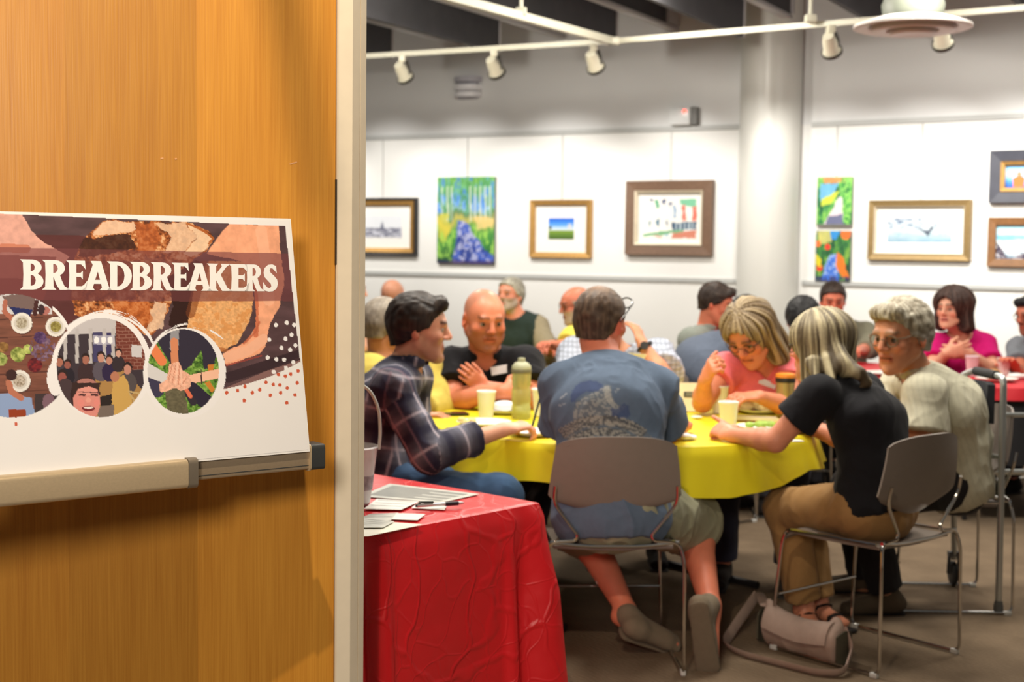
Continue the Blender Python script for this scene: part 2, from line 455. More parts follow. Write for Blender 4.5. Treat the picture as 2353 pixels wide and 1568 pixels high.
# ================================================================== wooden door leaf with pale stile
DD = nrm((0.94, 0.34, 0)); DN = V3(0.34, -0.94, 0); DN = nrm(DN)
D0 = V3(-0.378, 3.03, 0)
wood = bpy.data.materials.new('honey_veneer'); wood.use_nodes = True
nt = wood.node_tree; b = nt.nodes['Principled BSDF']
b.inputs['Roughness'].default_value = 0.38; b.inputs['Specular IOR Level'].default_value = 0.35
tc = nt.nodes.new('ShaderNodeTexCoord')
def N(t, **k):
    n = nt.nodes.new(t)
    for kk, vv in k.items(): setattr(n, kk, vv)
    return n
sep = N('ShaderNodeSeparateXYZ'); nt.links.new(tc.outputs['Object'], sep.inputs[0])
mp = N('ShaderNodeMapping'); mp.inputs['Scale'].default_value = (22, 22, 1.3); nt.links.new(tc.outputs['Object'], mp.inputs[0])
n1 = N('ShaderNodeTexNoise'); n1.inputs['Scale'].default_value = 1.6; n1.inputs['Detail'].default_value = 6; n1.inputs['Distortion'].default_value = .6
nt.links.new(mp.outputs[0], n1.inputs['Vector'])
mp2 = N('ShaderNodeMapping'); mp2.inputs['Scale'].default_value = (190, 190, 3.2); nt.links.new(tc.outputs['Object'], mp2.inputs[0])
n2 = N('ShaderNodeTexNoise'); n2.inputs['Scale'].default_value = 1.5; n2.inputs['Detail'].default_value = 3; nt.links.new(mp2.outputs[0], n2.inputs['Vector'])
mp3 = N('ShaderNodeMapping'); mp3.inputs['Scale'].default_value = (5, 5, 1.0); nt.links.new(tc.outputs['Object'], mp3.inputs[0])
n3 = N('ShaderNodeTexNoise'); n3.inputs['Scale'].default_value = 1.5; n3.inputs['Detail'].default_value = 2; nt.links.new(mp3.outputs[0], n3.inputs['Vector'])
# veneer leaves: position along the leaf -> tone
leaf = N('ShaderNodeValToRGB'); leaf.color_ramp.interpolation = 'CONSTANT'
lx = N('ShaderNodeMapRange'); lx.inputs[1].default_value = -1.4; lx.inputs[2].default_value = 0.0
nt.links.new(sep.outputs[0], lx.inputs[0]); nt.links.new(lx.outputs[0], leaf.inputs[0])
els = leaf.color_ramp.elements
tones = [(0.0, .8), (.30, .92), (.50, .86), (.608, .78), (.735, .80), (.79, 1.0), (.97, .95)]
els[0].position = 0; els[0].color = (.8,) * 3 + (1,)
els[1].position = tones[1][0]; els[1].color = (tones[1][1],) * 3 + (1,)
for pos, t in tones[2:]:
    e = els.new(pos); e.color = (t, t, t, 1)
cr_ = N('ShaderNodeValToRGB'); ce = cr_.color_ramp.elements
ce[0].position = .25; ce[0].color = rgb(184, 118, 36); ce[1].position = .75; ce[1].color = rgb(224, 160, 62)
add = N('ShaderNodeMath', operation='MULTIPLY_ADD'); add.inputs[1].default_value = .5; nt.links.new(n2.outputs['Fac'], add.inputs[0])
a2 = N('ShaderNodeMath', operation='MULTIPLY_ADD'); a2.inputs[1].default_value = .3; a2.inputs[2].default_value = 0.0
nt.links.new(n1.outputs['Fac'], a2.inputs[0]); 
a3 = N('ShaderNodeMath', operation='MULTIPLY_ADD'); a3.inputs[1].default_value = .2
nt.links.new(n3.outputs['Fac'], a3.inputs[0]); nt.links.new(a2.outputs[0], a3.inputs[2]); nt.links.new(a3.outputs[0], add.inputs[2])
nt.links.new(add.outputs[0], cr_.inputs[0])
mx = N('ShaderNodeMix', data_type='RGBA', blend_type='MULTIPLY'); mx.inputs['Factor'].default_value = 1
nt.links.new(cr_.outputs[0], mx.inputs[6]); nt.links.new(leaf.outputs[0], mx.inputs[7]); nt.links.new(mx.outputs[2], b.inputs['Base Color'])
bp = N('ShaderNodeBump'); bp.inputs['Strength'].default_value = .12; bp.inputs['Distance'].default_value = .002
nt.links.new(n2.outputs['Fac'], bp.inputs['Height']); nt.links.new(bp.outputs[0], b.inputs['Normal'])

ang = math.atan2(DD[1], DD[0])
door = bpy.data.objects.new('door_1', None); COL.objects.link(door)
door.location = (D0[0], D0[1], 0); door.rotation_euler = (0, 0, ang); setp(door, kind='structure')
# local: x along leaf (0 = stile side), y away from camera
MB().box((-0.75, .022, 1.36), (1.5, .044, 2.70), bev=.002).build('wood_leaf', wood, door, False)
stm = mat('stile_cream', (226, 213, 190), 0.4, var=0.03, scale=30)
sw = 0.0705
# stile: bevelled two-faced profile, groove on the right face
prof = [(0.001, .05), (0.001, -.006), (0.004, -.010), (0.033, -.012), (0.0535, .006), (0.0545, .0105), (0.0555, .0075), (sw, .0205), (sw + .001, .05)]
MB().prism(prof, 0.01, 2.72).build('stile', stm, door, False)
MB().prism([(-1.5, -.012), (.07, -.012), (.07, .05), (-1.5, .05)], 2.715, 2.80).build('top_rail', stm, door, False)
MB().box((0.0005, -.004, 1.51), (.004, .006, .18)).build('strike_gap', mat('gap_dark', (40, 30, 22), .6), door, False)
# small chips in the veneer
for px, py, w in ((372, 364, .006), (404, 365, .004), (674, 375, .016)):
    p = atplane(px, py, D0, DN) - D0
    lx_, ly_ = p @ DD, 0
    MB().box((lx_, -.0004, p[2]), (w, .001, .003), Matrix.Rotation(-.3, 3, 'Y')).build('chip', mat('chip_pale', (214, 160, 110), .6), door, False)

# ================================================================== easel with telescopic tray
PD = nrm((0.784, 0.62, 0)); PB = V3(-PD[1], PD[0], 0)   # poster direction, horizontal back normal
PTR = at(675, 503, 2.80)
lean = math.radians(9.6)
PU = nrm(V3(0, 0, 1) * math.cos(lean) + PB * math.sin(lean)) # up along the poster
PN = np.cross(PU, PD) * -1                              # front normal
if PN[1] > 0: PN = -PN
PBR = atplane(712, 1038, PTR, PN)
PH = float((PTR - PBR) @ PU)
print('poster height', PH)
alu = mat('champagne_aluminium', (206, 184, 150), 0.36, 0.4, var=0.05, scale=300, stretch=(.02, 1, 1))
alu2 = mat('rail_aluminium', (176, 156, 130), 0.34, 0.45, var=0.05, scale=300, stretch=(.02, 1, 1))
capm = mat('cap_charcoal', (58, 60, 60), .5)
# rail frame: origin at the rail's right end front, x along PD, y = depth PB, z up
RO = atplane(712, 1080, PBR + PB * 0.004, -PB)          # where the cap starts, lower front edge
def RP(x, y, z): return RO + PD * x + PB * y + V3(0, 0, z)
xc = float((atplane(440, 1110, RO, -PB) - RO) @ PD)     # collar right end
s_ = 1.0
zt = float((atplane(730, 1012, RO, -PB) - RO)[2]) * 0.78
es = thing('easel', 'aluminium presentation easel whose telescopic tray carries the poster', 'easel', (RP(-1.1, .2, 0)[0], RP(-1.1, .2, 0)[1], 0))
eo = np.array(es.location)
def xprof(name, prof, x0, x1, m, sm=False):
    n = len(prof); vs = [RP(x0, y, z) for y, z in prof] + [RP(x1, y, z) for y, z in prof]
    f = [list(range(n)), list(range(n, 2 * n))[::-1]] + [[i, n + i, n + (i + 1) % n, (i + 1) % n] for i in range(n)]
    mb = MB(); mb.add(vs, f); return mb.build(name, m, es, sm, eo)
def rrect(y0, y1, z0, z1, r, n=4):
    o = []
    for (cy, cz, a0) in ((y1 - r, z1 - r, 0), (y0 + r, z1 - r, 90), (y0 + r, z0 + r, 180), (y1 - r, z0 + r, 270)):
        for k in range(n + 1):
            a = math.radians(a0 + 90 * k / n); o.append((cy + r * math.cos(a), cz + r * math.sin(a)))
    return o
xprof('inner_rail', rrect(0.004, .05, 0, zt, .004), xc - .3, 0.0, alu2, True)
xprof('rail_groove', rrect(0.003, .01, .0075, .009, .0004, 1), xc, -.001, capm)
xprof('rail_lip', rrect(0.0, .012, zt - .006, zt + .002, .002, 2), -.05, 0.0, alu, True)
xprof('end_cap', rrect(-.001, .053, -.002, zt + .004, .008), 0.0005, .034, capm, True)
xprof('cap_trim', rrect(-.0018, .054, -.003, zt + .005, .008), 0.0, .003, alu, True)
q0 = atplane(430, 1118, RO, -PB); q1 = atplane(435, 1054, RO, -PB)
zb_s = float((q0 - RO)[2]) - .001; zt_s = float((q1 - RO)[2]) + .001
xprof('outer_sleeve', rrect(-.022, .058, zb_s, zt_s, .010, 5), xc - 1.7, xc - .016, alu, True)
xprof('collar', rrect(-.0225, .0585, zb_s - .001, zt_s + .0015, .010, 5), xc - .015, xc + .003, mat('collar_grey', (150, 138, 122), .45, .6), True)
sc = RP(xc + .012, .0035, zt * .45)
MB().lathe([(.001, .0006), (.0036, .0004), (.0036, -.002)], sc, 12, -PB).build('set_screw', capm, es, True, eo)
# mast and tripod, left of the frame
xm = xc - 0.75
top = RP(xm, .12, .75); mid = RP(xm, .09, 0.0)
MB().tube([RP(xm, .10, -.35), top], .014, 12).build('mast', alu, es, True, eo)
MB().box(RP(xm, .085, .02), (.08, .08, .09), bev=.01).build('tray_clamp', capm, es, True, eo)
base = np.array(RP(xm, .10, -.35))
for k, (dx, dy) in enumerate(((-.35, -.2), (.22, -.25), (-.08, .22))):
    f = base + PD * dx + PB * dy; f[2] = 0.012
    lg = MB().tube([base + V3(0, 0, .02), f], .011, 10).build('leg', alu, es, True, eo)
    MB().lathe([(.001, -.011), (.017, -.011), (.017, .01), (.011, .025)], f, 10).build('rubber_foot', capm, lg, True, eo)

# ================================================================== poster (flat print on a board)
PWID = 0.70
def PX(u, v, o=0.0):   # u metres left of right edge, v metres up from bottom edge
    return PBR - PD * u + PU * v + PN * o
pst = thing('poster', 'white printed board of hands breaking bread with round photos, on the easel tray', 'poster', PX(PWID / 2, 0))
po = np.array(pst.location)
pw = mat('poster_paper', (238, 236, 234), .55, var=.012, scale=40)
pts = [PX(PWID, 0, -.006), PX(0, 0, -.006), PX(0, 0, 0), PX(PWID, 0, 0), PX(PWID, PH, -.006), PX(0, PH, -.006), PX(0, PH, 0), PX(PWID, PH, 0)]
MB().hexa(pts).build('board', pw, pst, False, po)
# --- painter working on arrays of sample points
class Paint:
    def __init__(s, X, Y, base):
        s.X, s.Y = X, Y; s.C = np.tile(np.array(base, float), (len(X), 1))
    def put(s, m, c, a=1.0):
        w = (np.asarray(m, float) * a)[:, None]
        s.C = s.C * (1 - w) + np.asarray(c, float) * w
    def pmask(s, P, wob=0.0, f=.06, seed=3):
        X, Y = s.X, s.Y
        if wob: X = X + (fbm(s.X * f, s.Y * f, seed=seed) - .5) * wob * 2; Y = Y + (fbm(s.X * f, s.Y * f, seed=seed + 9) - .5) * wob * 2
        ins = np.zeros(len(X), bool); n = len(P)
        for i in range(n):
            (x1, y1), (x2, y2) = P[i], P[(i + 1) % n]
            if y1 == y2: continue
            c = ((y1 > Y) != (y2 > Y)) & (X < (x2 - x1) * (Y - y1) / (y2 - y1) + x1); ins ^= c
        return ins
    def poly(s, P, c, a=1.0, clip=None, **k):
        m = s.pmask(P, **k)
        if clip is not None: m &= clip
        s.put(m, c, a); return m
    def emask(s, cx, cy, rx, ry=None, rot=0):
        ry = ry or rx; c, q = math.cos(rot), math.sin(rot)
        dx, dy = s.X - cx, s.Y - cy
        return ((dx * c + dy * q) / rx) ** 2 + ((-dx * q + dy * c) / ry) ** 2 <= 1
    def ell(s, cx, cy, rx, ry=None, c=(0, 0, 0), a=1.0, clip=None, rot=0):
        m = s.emask(cx, cy, rx, ry, rot)
        if clip is not None: m &= clip
        s.put(m, c, a); return m
    def line(s, P, w, c, a=1.0, clip=None, w2=None):
        d = np.full(len(s.X), 1e9); W = np.full(len(s.X), float(w))
        n = len(P) - 1
        for i in range(n):
            x1, y1 = P[i]; x2, y2 = P[i + 1]; L = max((x2 - x1) ** 2 + (y2 - y1) ** 2, 1e-6)
            t = np.clip(((s.X - x1) * (x2 - x1) + (s.Y - y1) * (y2 - y1)) / L, 0, 1)
            dd = np.hypot(s.X - x1 - t * (x2 - x1), s.Y - y1 - t * (y2 - y1))
            if w2 is not None:
                ww = w + (w2 - w) * (i + t) / n; dd = dd * (w / ww)
            d = np.minimum(d, dd)
        m = d <= w / 2
        if clip is not None: m &= clip
        s.put(m, c, a); return m
    def tint(s, m, f): s.C[m] = np.clip(s.C[m] * f[m][:, None], 0, 255)
def ramp(t, stops):
    xs = [q[0] for q in stops]; return np.stack([np.interp(t, xs, [q[1][k] for q in stops]) for k in range(3)], 1)
NU, NV = 470, 360
uu = np.linspace(.004, PWID - .004, NU + 1); vv = np.linspace(.004, PH - .004, NV + 1)
G = PBR[None, None] - PD * uu[:, None, None] + PU * vv[None, :, None] + PN * .0006
Gf = G.reshape(-1, 3); gx, gy = proj(Gf)
pt = Paint(gx, gy, (238, 236, 236))
X, Y = gx, gy
pic = pt.pmask([(-200, 482), (0, 491), (655, 520), (690, 832), (655, 850), (620, 866), (570, 882), (515, 895), (430, 860), (340, 850), (240, 850), (130, 850), (60, 850), (-200, 850)])
n1_ = fbm(X * .02, Y * .05, seed=1); n2_ = fbm(X * .08, Y * .08, seed=2); n3_ = fbm(X * .25, Y * .25, seed=5)
pt.put(pic, (84, 62, 66)); pt.tint(pic, .8 + .45 * n1_)
pt.line([(520, 905), (600, 872), (700, 830)], 26, (150, 112, 108), .8, pic); pt.line([(525, 868), (700, 812)], 24, (52, 36, 42), .8, pic)
pt.line([(-30, 690), (160, 690)], 300, (92, 36, 34), .6, pic)
# left hand
m = pt.poly([(-200, 470), (52, 494), (72, 530), (100, 558), (160, 590), (120, 640), (-200, 640)], (216, 162, 148), 1, pic, wob=3); pt.tint(m, .9 + .2 * n2_)
pt.line([(-100, 578), (10, 570), (60, 572)], 20, (196, 116, 88), .8, pic); pt.poly([(-200, 580), (130, 590), (100, 690), (-200, 690)], (120, 60, 54), .75, pic)
# loaf halves
mL = pt.poly([(172, 590), (200, 545), (238, 505), (330, 508), (430, 511), (478, 532), (492, 548), (474, 578), (440, 600), (410, 660), (385, 720), (350, 772), (300, 760), (230, 735), (172, 725), (160, 640)], (150, 92, 52), 1, pic, wob=5)
t = np.clip(n2_ * .75 + n3_ * .5 - .12, 0, 1)
pt.C[mL] = ramp(t, [(0, (52, 26, 20)), (.33, (98, 52, 30)), (.5, (176, 98, 48)), (.66, (226, 172, 124)), (1, (240, 214, 186))])[mL]
for P, c, a in (([(236, 508), (308, 508), (312, 530), (268, 540), (214, 540)], (232, 196, 168), .9), ([(190, 550), (300, 538), (312, 570), (210, 590), (180, 590)], (58, 30, 22), .85),
                ([(355, 512), (425, 513), (452, 545), (420, 580), (378, 578), (396, 548)], (232, 196, 166), .85), ([(430, 513), (490, 548), (474, 574), (440, 590), (420, 582), (452, 548)], (240, 208, 176), .9),
                ([(310, 512), (350, 512), (372, 545), (350, 590), (318, 580)], (180, 92, 44), .7), ([(330, 590), (400, 600), (420, 640), (360, 700), (320, 690)], (150, 100, 78), .55),
                ([(355, 690), (385, 700), (372, 755), (338, 760)], (236, 204, 176), .8), ([(262, 690), (340, 695), (352, 735), (320, 770), (272, 740)], (190, 96, 38), .6), ([(160, 600), (320, 600), (310, 690), (160, 690)], (86, 40, 34), .6)):
    pt.poly(P, c, a, pic, wob=6)
pt.line([(432, 514), (470, 532), (490, 548), (480, 560)], 5, (176, 96, 44), .9, pic, )
mD = pt.poly([(384, 640), (440, 600), (470, 600), (452, 670), (440, 740), (420, 770), (386, 748), (400, 700)], (48, 24, 20), .95, pic, wob=7)
mR = pt.poly([(452, 640), (480, 600), (560, 600), (578, 650), (583, 690), (572, 740), (545, 790), (510, 806), (470, 796), (430, 760), (440, 700)], (226, 170, 114), 1, pic, wob=3)
pt.tint(mR, .82 + .3 * n3_ + .1 * n2_); pt.put(mR & (n2_ > .56), (206, 132, 66), .5)
pt.line([(438, 720), (455, 660), (470, 610)], 22, (120, 62, 30), .6, pic); pt.line([(432, 762), (470, 796), (520, 806)], 10, (176, 104, 56), .7, pic)
# right hand and arm
mH = pt.poly([(474, 584), (500, 545), (528, 514), (642, 518), (643, 560), (648, 600), (654, 650), (640, 712), (622, 742), (610, 796), (600, 812), (560, 826), (520, 842), (512, 812), (566, 786), (588, 752), (586, 690), (578, 640), (556, 600)], (240, 170, 134), 1, pic, wob=3)
pt.tint(mH, .9 + .2 * n2_); pt.line([(588, 770), (588, 690), (580, 640)], 12, (196, 96, 62), .7, pic & mH); pt.line([(520, 822), (570, 806), (606, 780)], 24, (244, 186, 156), .8, mH); pt.line([(560, 790), (585, 765), (596, 740)], 5, (190, 100, 70), .8, pic)
pt.line([(600, 530), (610, 600), (618, 690)], 26, (248, 190, 158), .6, mH); pt.line([(520, 840), (600, 818)], 4, (160, 70, 60), .8, pic)
# translucent title band
band = pt.pmask([(-200, 561), (0, 568), (668, 583), (676, 692), (300, 693), (100, 690), (-200, 688)])
pt.put(band & pic, (116, 62, 66), .62)
# ---- round photo 1
W_ = (240, 238, 240)
c1 = pt.emask(28, 818, 139, 142) & (Y < 961)
pt.put(pt.emask(34, 812, 138, 140) & ~pt.emask(22, 820, 136, 142) & (X > 120) & (Y > 690), W_)
pt.put(c1, (124, 78, 64)); pt.tint(c1, .8 + .4 * fbm(X * .02, Y * .12, seed=8))
pt.put(c1 & (np.abs((Y + .06 * X) % 42 - 21) < 1.2), (82, 48, 42), .8)
pt.poly([(-200, 640), (120, 640), (120, 722), (-200, 722)], (218, 222, 230), .9, c1)
m = pt.poly([(5, 680), (60, 672), (88, 690), (80, 715), (50, 735), (24, 712)], (118, 98, 96), 1, c1, wob=5); pt.poly([(22, 705), (75, 712), (68, 728), (34, 724)], (36, 42, 96), 1, c1)
pt.line([(12, 694), (10, 716), (30, 735)], 11, (176, 106, 86), 1, c1); pt.line([(84, 694), (80, 722)], 10, (70, 36, 36), 1, c1); pt.ell(104, 714, 11, 10, (176, 112, 104), 1, c1); pt.ell(95, 712, 8, 12, (60, 40, 46), 1, c1)
for (px, py, rr, c2) in ((50, 743, 24, (176, 168, 150)), (128, 751, 23, (150, 140, 70)), (45, 876, 25, (188, 176, 164))):
    pt.ell(px + 2, py + 3, rr, rr, (70, 46, 42), .5, c1); pt.ell(px, py, rr, rr, (232, 230, 226), 1, c1); pt.ell(px, py, rr * .74, rr * .74, (208, 204, 198), 1, c1)
    m = pt.emask(px, py, rr * .55) & c1; pt.C[m] = ramp(fbm(X * .3, Y * .3, seed=11), [(0, (90, 70, 40)), (.5, c2), (1, (240, 232, 214))])[m]
for (px, py, rr, ca, cb) in ((41, 815, 17, (90, 106, 40), (196, 206, 120)), (64, 803, 11, (130, 150, 60), (206, 214, 130)), (80, 839, 17, (70, 24, 34), (140, 40, 44)), (2, 826, 15, (100, 120, 50), (190, 196, 120)), (8, 798, 12, (110, 76, 40), (180, 140, 80)), (98, 800, 30, (60, 44, 80), (150, 120, 140)), (92, 776, 14, (64, 40, 84), (120, 90, 130))):
    m = pt.emask(px, py, rr) & c1; w = fbm(X * .16, Y * .16, seed=21)
    if rr > 20: m &= w > .46
    pt.C[m] = ramp(w, [(.25, ca), (.75, cb)])[m]
pt.poly([(-200, 905), (40, 905), (74, 915), (80, 960), (-200, 990)], (142, 164, 206), 1, c1, wob=4); pt.line([(20, 880), (26, 900), (48, 915)], 14, (186, 116, 92), 1, c1); pt.ell(26, 862, 13, 13, (60, 36, 36), 1, c1); pt.poly([(20, 942), (58, 940), (64, 970), (20, 980)], (150, 62, 30), 1, c1)
pt.poly([(80, 905), (140, 905), (140, 960), (80, 970)], (58, 50, 54), .9, c1); pt.ell(112, 925, 14, 20, (126, 96, 110), 1, c1)
# ---- round photo 2
pt.put(pt.emask(232, 840, 116, 121) & ~c1 & (X > 100), W_); pt.put(pt.emask(128, 870, 20, 40), W_); pt.put(pt.emask(234, 845, 116, 116), W_)
# dry brush strokes round the ring
def brush(cx, cy, rx, ry, a0, a1, w, seed):
    dx, dy = (X - cx) / rx, (Y - cy) / ry; r = np.hypot(dx, dy); a = np.degrees(np.arctan2(-dy, dx))
    st = vnoise(r * 60, a * .07, seed=seed)
    mid = np.sin(np.clip((a - a0) / (a1 - a0), 0, 1) * math.pi)
    return (a > a0) & (a < a1) & (np.abs(r - 1) < w * mid) & (st > .42)
pt.put(brush(245, 845, 118, 128, 12, 128, .055, 31), W_)
pt.put(brush(437, 860, 108, 112, 40, 150, .05, 33), W_)
c2 = pt.emask(233, 845, 103, 114)
pt.put(c2, (62, 52, 60)); pt.poly([(120, 725), (268, 725), (268, 765), (120, 770)], (196, 192, 196), 1, c2)
for x0 in (146, 173, 204, 236, 256): pt.poly([(x0, 755), (x0 + 8, 755), (x0 + 8, 835), (x0, 835)], (188, 184, 186), 1, c2)
pt.poly([(214, 764), (236, 764), (236, 832), (214, 832)], (70, 66, 106), 1, c2); pt.poly([(244, 764), (256, 764), (256, 832), (244, 832)], (64, 58, 100), 1, c2)
m = pt.poly([(214, 771), (264, 771), (264, 792), (214, 792)], (190, 190, 206), .8, c2)
for x0 in (222, 238, 253): pt.ell(x0, 782, 6, 8, (246, 246, 250), 1, c2)
m = pt.poly([(266, 725), (345, 725), (345, 850), (266, 850)], (116, 58, 48), 1, c2)
pt.put(m & ((Y % 8) < 1.6), (150, 104, 92)); pt.put(m & (((X + 7 * np.floor(Y / 8)) % 15) < 1.6), (150, 104, 92))
pt.poly([(302, 792), (326, 795), (326, 822), (302, 820)], (206, 204, 208), 1, c2)
pt.poly([(215, 860), (290, 850), (330, 900), (320, 960), (190, 960), (225, 890)], (172, 132, 78), 1, c2, wob=3); pt.poly([(230, 912), (262, 905), (260, 945), (232, 945)], (44, 36, 34), 1, c2)
ppl = [(137, 832, 10, (170, 110, 92), (66, 60, 70)), (155, 838, 9, (150, 90, 80), (40, 34, 44)), (197, 826, 10, (166, 108, 92), (62, 44, 48)), (232, 822, 10, (196, 144, 126), (92, 84, 96)), (251, 828, 9, (190, 134, 116), (48, 36, 70)), (272, 812, 8, (206, 160, 144), (54, 44, 50)), (293, 848, 11, (196, 140, 124), (84, 76, 78)), (143, 866, 12, (150, 84, 78), (60, 44, 56))]
for (hx, hy, hr, sk, cl) in ppl:
    pt.ell(hx, hy + hr * 3.1, hr * 1.9, hr * 2.4, cl, 1, c2); pt.ell(hx, hy - hr * .3, hr, hr * 1.15, (46, 32, 32), 1, c2); pt.ell(hx, hy + hr * .15, hr * .78, hr, sk, 1, c2)
pt.poly([(262, 875), (285, 862), (296, 880), (304, 930), (300, 960), (258, 960), (256, 905)], (204, 164, 92), 1, c2, wob=3); pt.ell(264, 866, 10, 12, (184, 122, 96), 1, c2)
pt.line([(296, 900), (326, 906), (318, 935), (298, 905)], 4, (196, 168, 116), 1, c2); pt.poly([(225, 935), (262, 930), (262, 965), (225, 965)], (120, 106, 98), 1, c2)
pt.ell(150, 920, 26, 50, (72, 56, 60), 1, c2)
pt.ell(196, 908, 34, 40, (54, 34, 34), 1, c2); pt.ell(199, 924, 31, 46, (220, 142, 132), 1, c2); pt.ell(198, 890, 27, 20, (230, 158, 146), .7, c2); pt.poly([(166, 880), (232, 880), (226, 896), (204, 888), (180, 894), (168, 915)], (58, 38, 36), 1, c2)
pt.line([(183, 908), (195, 908)], 5, (76, 44, 44), .9, c2); pt.line([(211, 908), (224, 908)], 5, (76, 44, 44), .9, c2); pt.line([(180, 901), (230, 903)], 2, (70, 46, 50), .8, c2); pt.ell(203, 920, 6, 6, (232, 160, 146), 1, c2)
pt.ell(203, 939, 15, 6, (120, 40, 46), 1, c2); pt.ell(203, 937, 11, 2.6, (236, 224, 220), 1, c2); pt.ell(186, 926, 8, 8, (234, 140, 132), .6, c2); pt.ell(222, 926, 7, 8, (234, 140, 132), .6, c2)
# ---- round photo 3
pt.put(pt.emask(426, 857, 92, 103), W_); pt.put(pt.emask(424, 858, 95, 104), W_)
c3 = pt.emask(421, 854, 82, 97)
pt.put(c3, (90, 130, 52)); mm = c3; pt.C[mm] = ramp(fbm(X * .18, Y * .18, seed=41), [(.2, (36, 62, 26)), (.5, (96, 142, 52)), (.8, (166, 200, 108))])[mm]
pt.poly([(355, 770), (420, 755), (480, 765), (502, 800), (490, 845), (470, 850), (462, 805), (440, 840), (425, 850), (400, 850), (370, 800)], (52, 46, 62), 1, c3, wob=2)
pt.poly([(478, 838), (492, 838), (488, 862), (478, 858)], (206, 128, 50), 1, c3); pt.poly([(470, 880), (482, 876), (494, 896), (486, 903)], (206, 132, 52), 1, c3)
pt.line([(402, 750), (400, 800)], 20, (150, 150, 156), 1, c3); pt.line([(338, 780), (372, 830)], 22, (232, 132, 82), 1, c3, ); pt.line([(400, 785), (402, 835)], 17, (214, 138, 100), 1, c3)
pt.line([(330, 848), (372, 872)], 34, (216, 214, 216), 1, c3); pt.line([(330, 885), (358, 895)], 40, (62, 58, 84), 1, c3); pt.line([(505, 858), (440, 872)], 21, (244, 192, 164), 1, c3); pt.line([(462, 850), (464, 882)], 3, (70, 50, 50), 1, c3)
pt.line([(480, 930), (440, 895)], 34, (46, 40, 58), 1, c3); m = pt.line([(412, 960), (402, 905)], 46, (104, 98, 76), 1, c3); pt.tint(m, .8 + .4 * n3_); pt.line([(432, 905), (444, 925)], 16, (52, 46, 56), 1, c3); pt.line([(426, 893), (438, 912)], 9, (226, 116, 86), 1, c3)
m = pt.poly([(388, 838), (410, 832), (420, 850), (436, 862), (440, 885), (420, 900), (400, 892), (372, 902), (365, 886), (384, 872)], (238, 182, 156), 1, c3, wob=4); pt.tint(m, .85 + .3 * n3_)
for P in ([(404, 840), (396, 880)], [(412, 842), (410, 884)], [(396, 838), (388, 872)], [(430, 866), (414, 890)]): pt.line(P, 1.6, (196, 122, 98), .9, c3)
for P in ([(408, 834), (404, 884)], [(416, 850), (418, 886)]): pt.line(P, 4, (248, 204, 182), .7, c3)
# dots
for (px, py) in ((634, 747), (659, 742), (676, 747), (619, 781), (656, 779), (670, 770), (647, 800), (667, 804), (679, 794), (615, 822), (635, 826), (653, 827), (674, 833), (629, 855), (657, 846)): pt.ell(px, py, 4.6, 5.0, W_)
for (px, py) in ((521, 903), (546, 898), (563, 889), (580, 903), (597, 896), (561, 921), (611, 879), (628, 884), (640, 861), (656, 865), (643, 885), (660, 892), (668, 860), (621, 909), (645, 903), (683, 880), (678, 908), (659, 926), (685, 853), (37, 975)): pt.ell(px, py, 4.0, 4.4, (206, 92, 62))
me = np_mesh('print', Gf - po, np.array([[i * (NV + 1) + j, i * (NV + 1) + j + 1, (i + 1) * (NV + 1) + j + 1, (i + 1) * (NV + 1) + j] for i in range(NU) for j in range(NV)], np.int32))
set_col(me, lin(pt.C))
link('print', me, mat('poster_print', attr='Col', rough=.5, var=.01), pst, False)
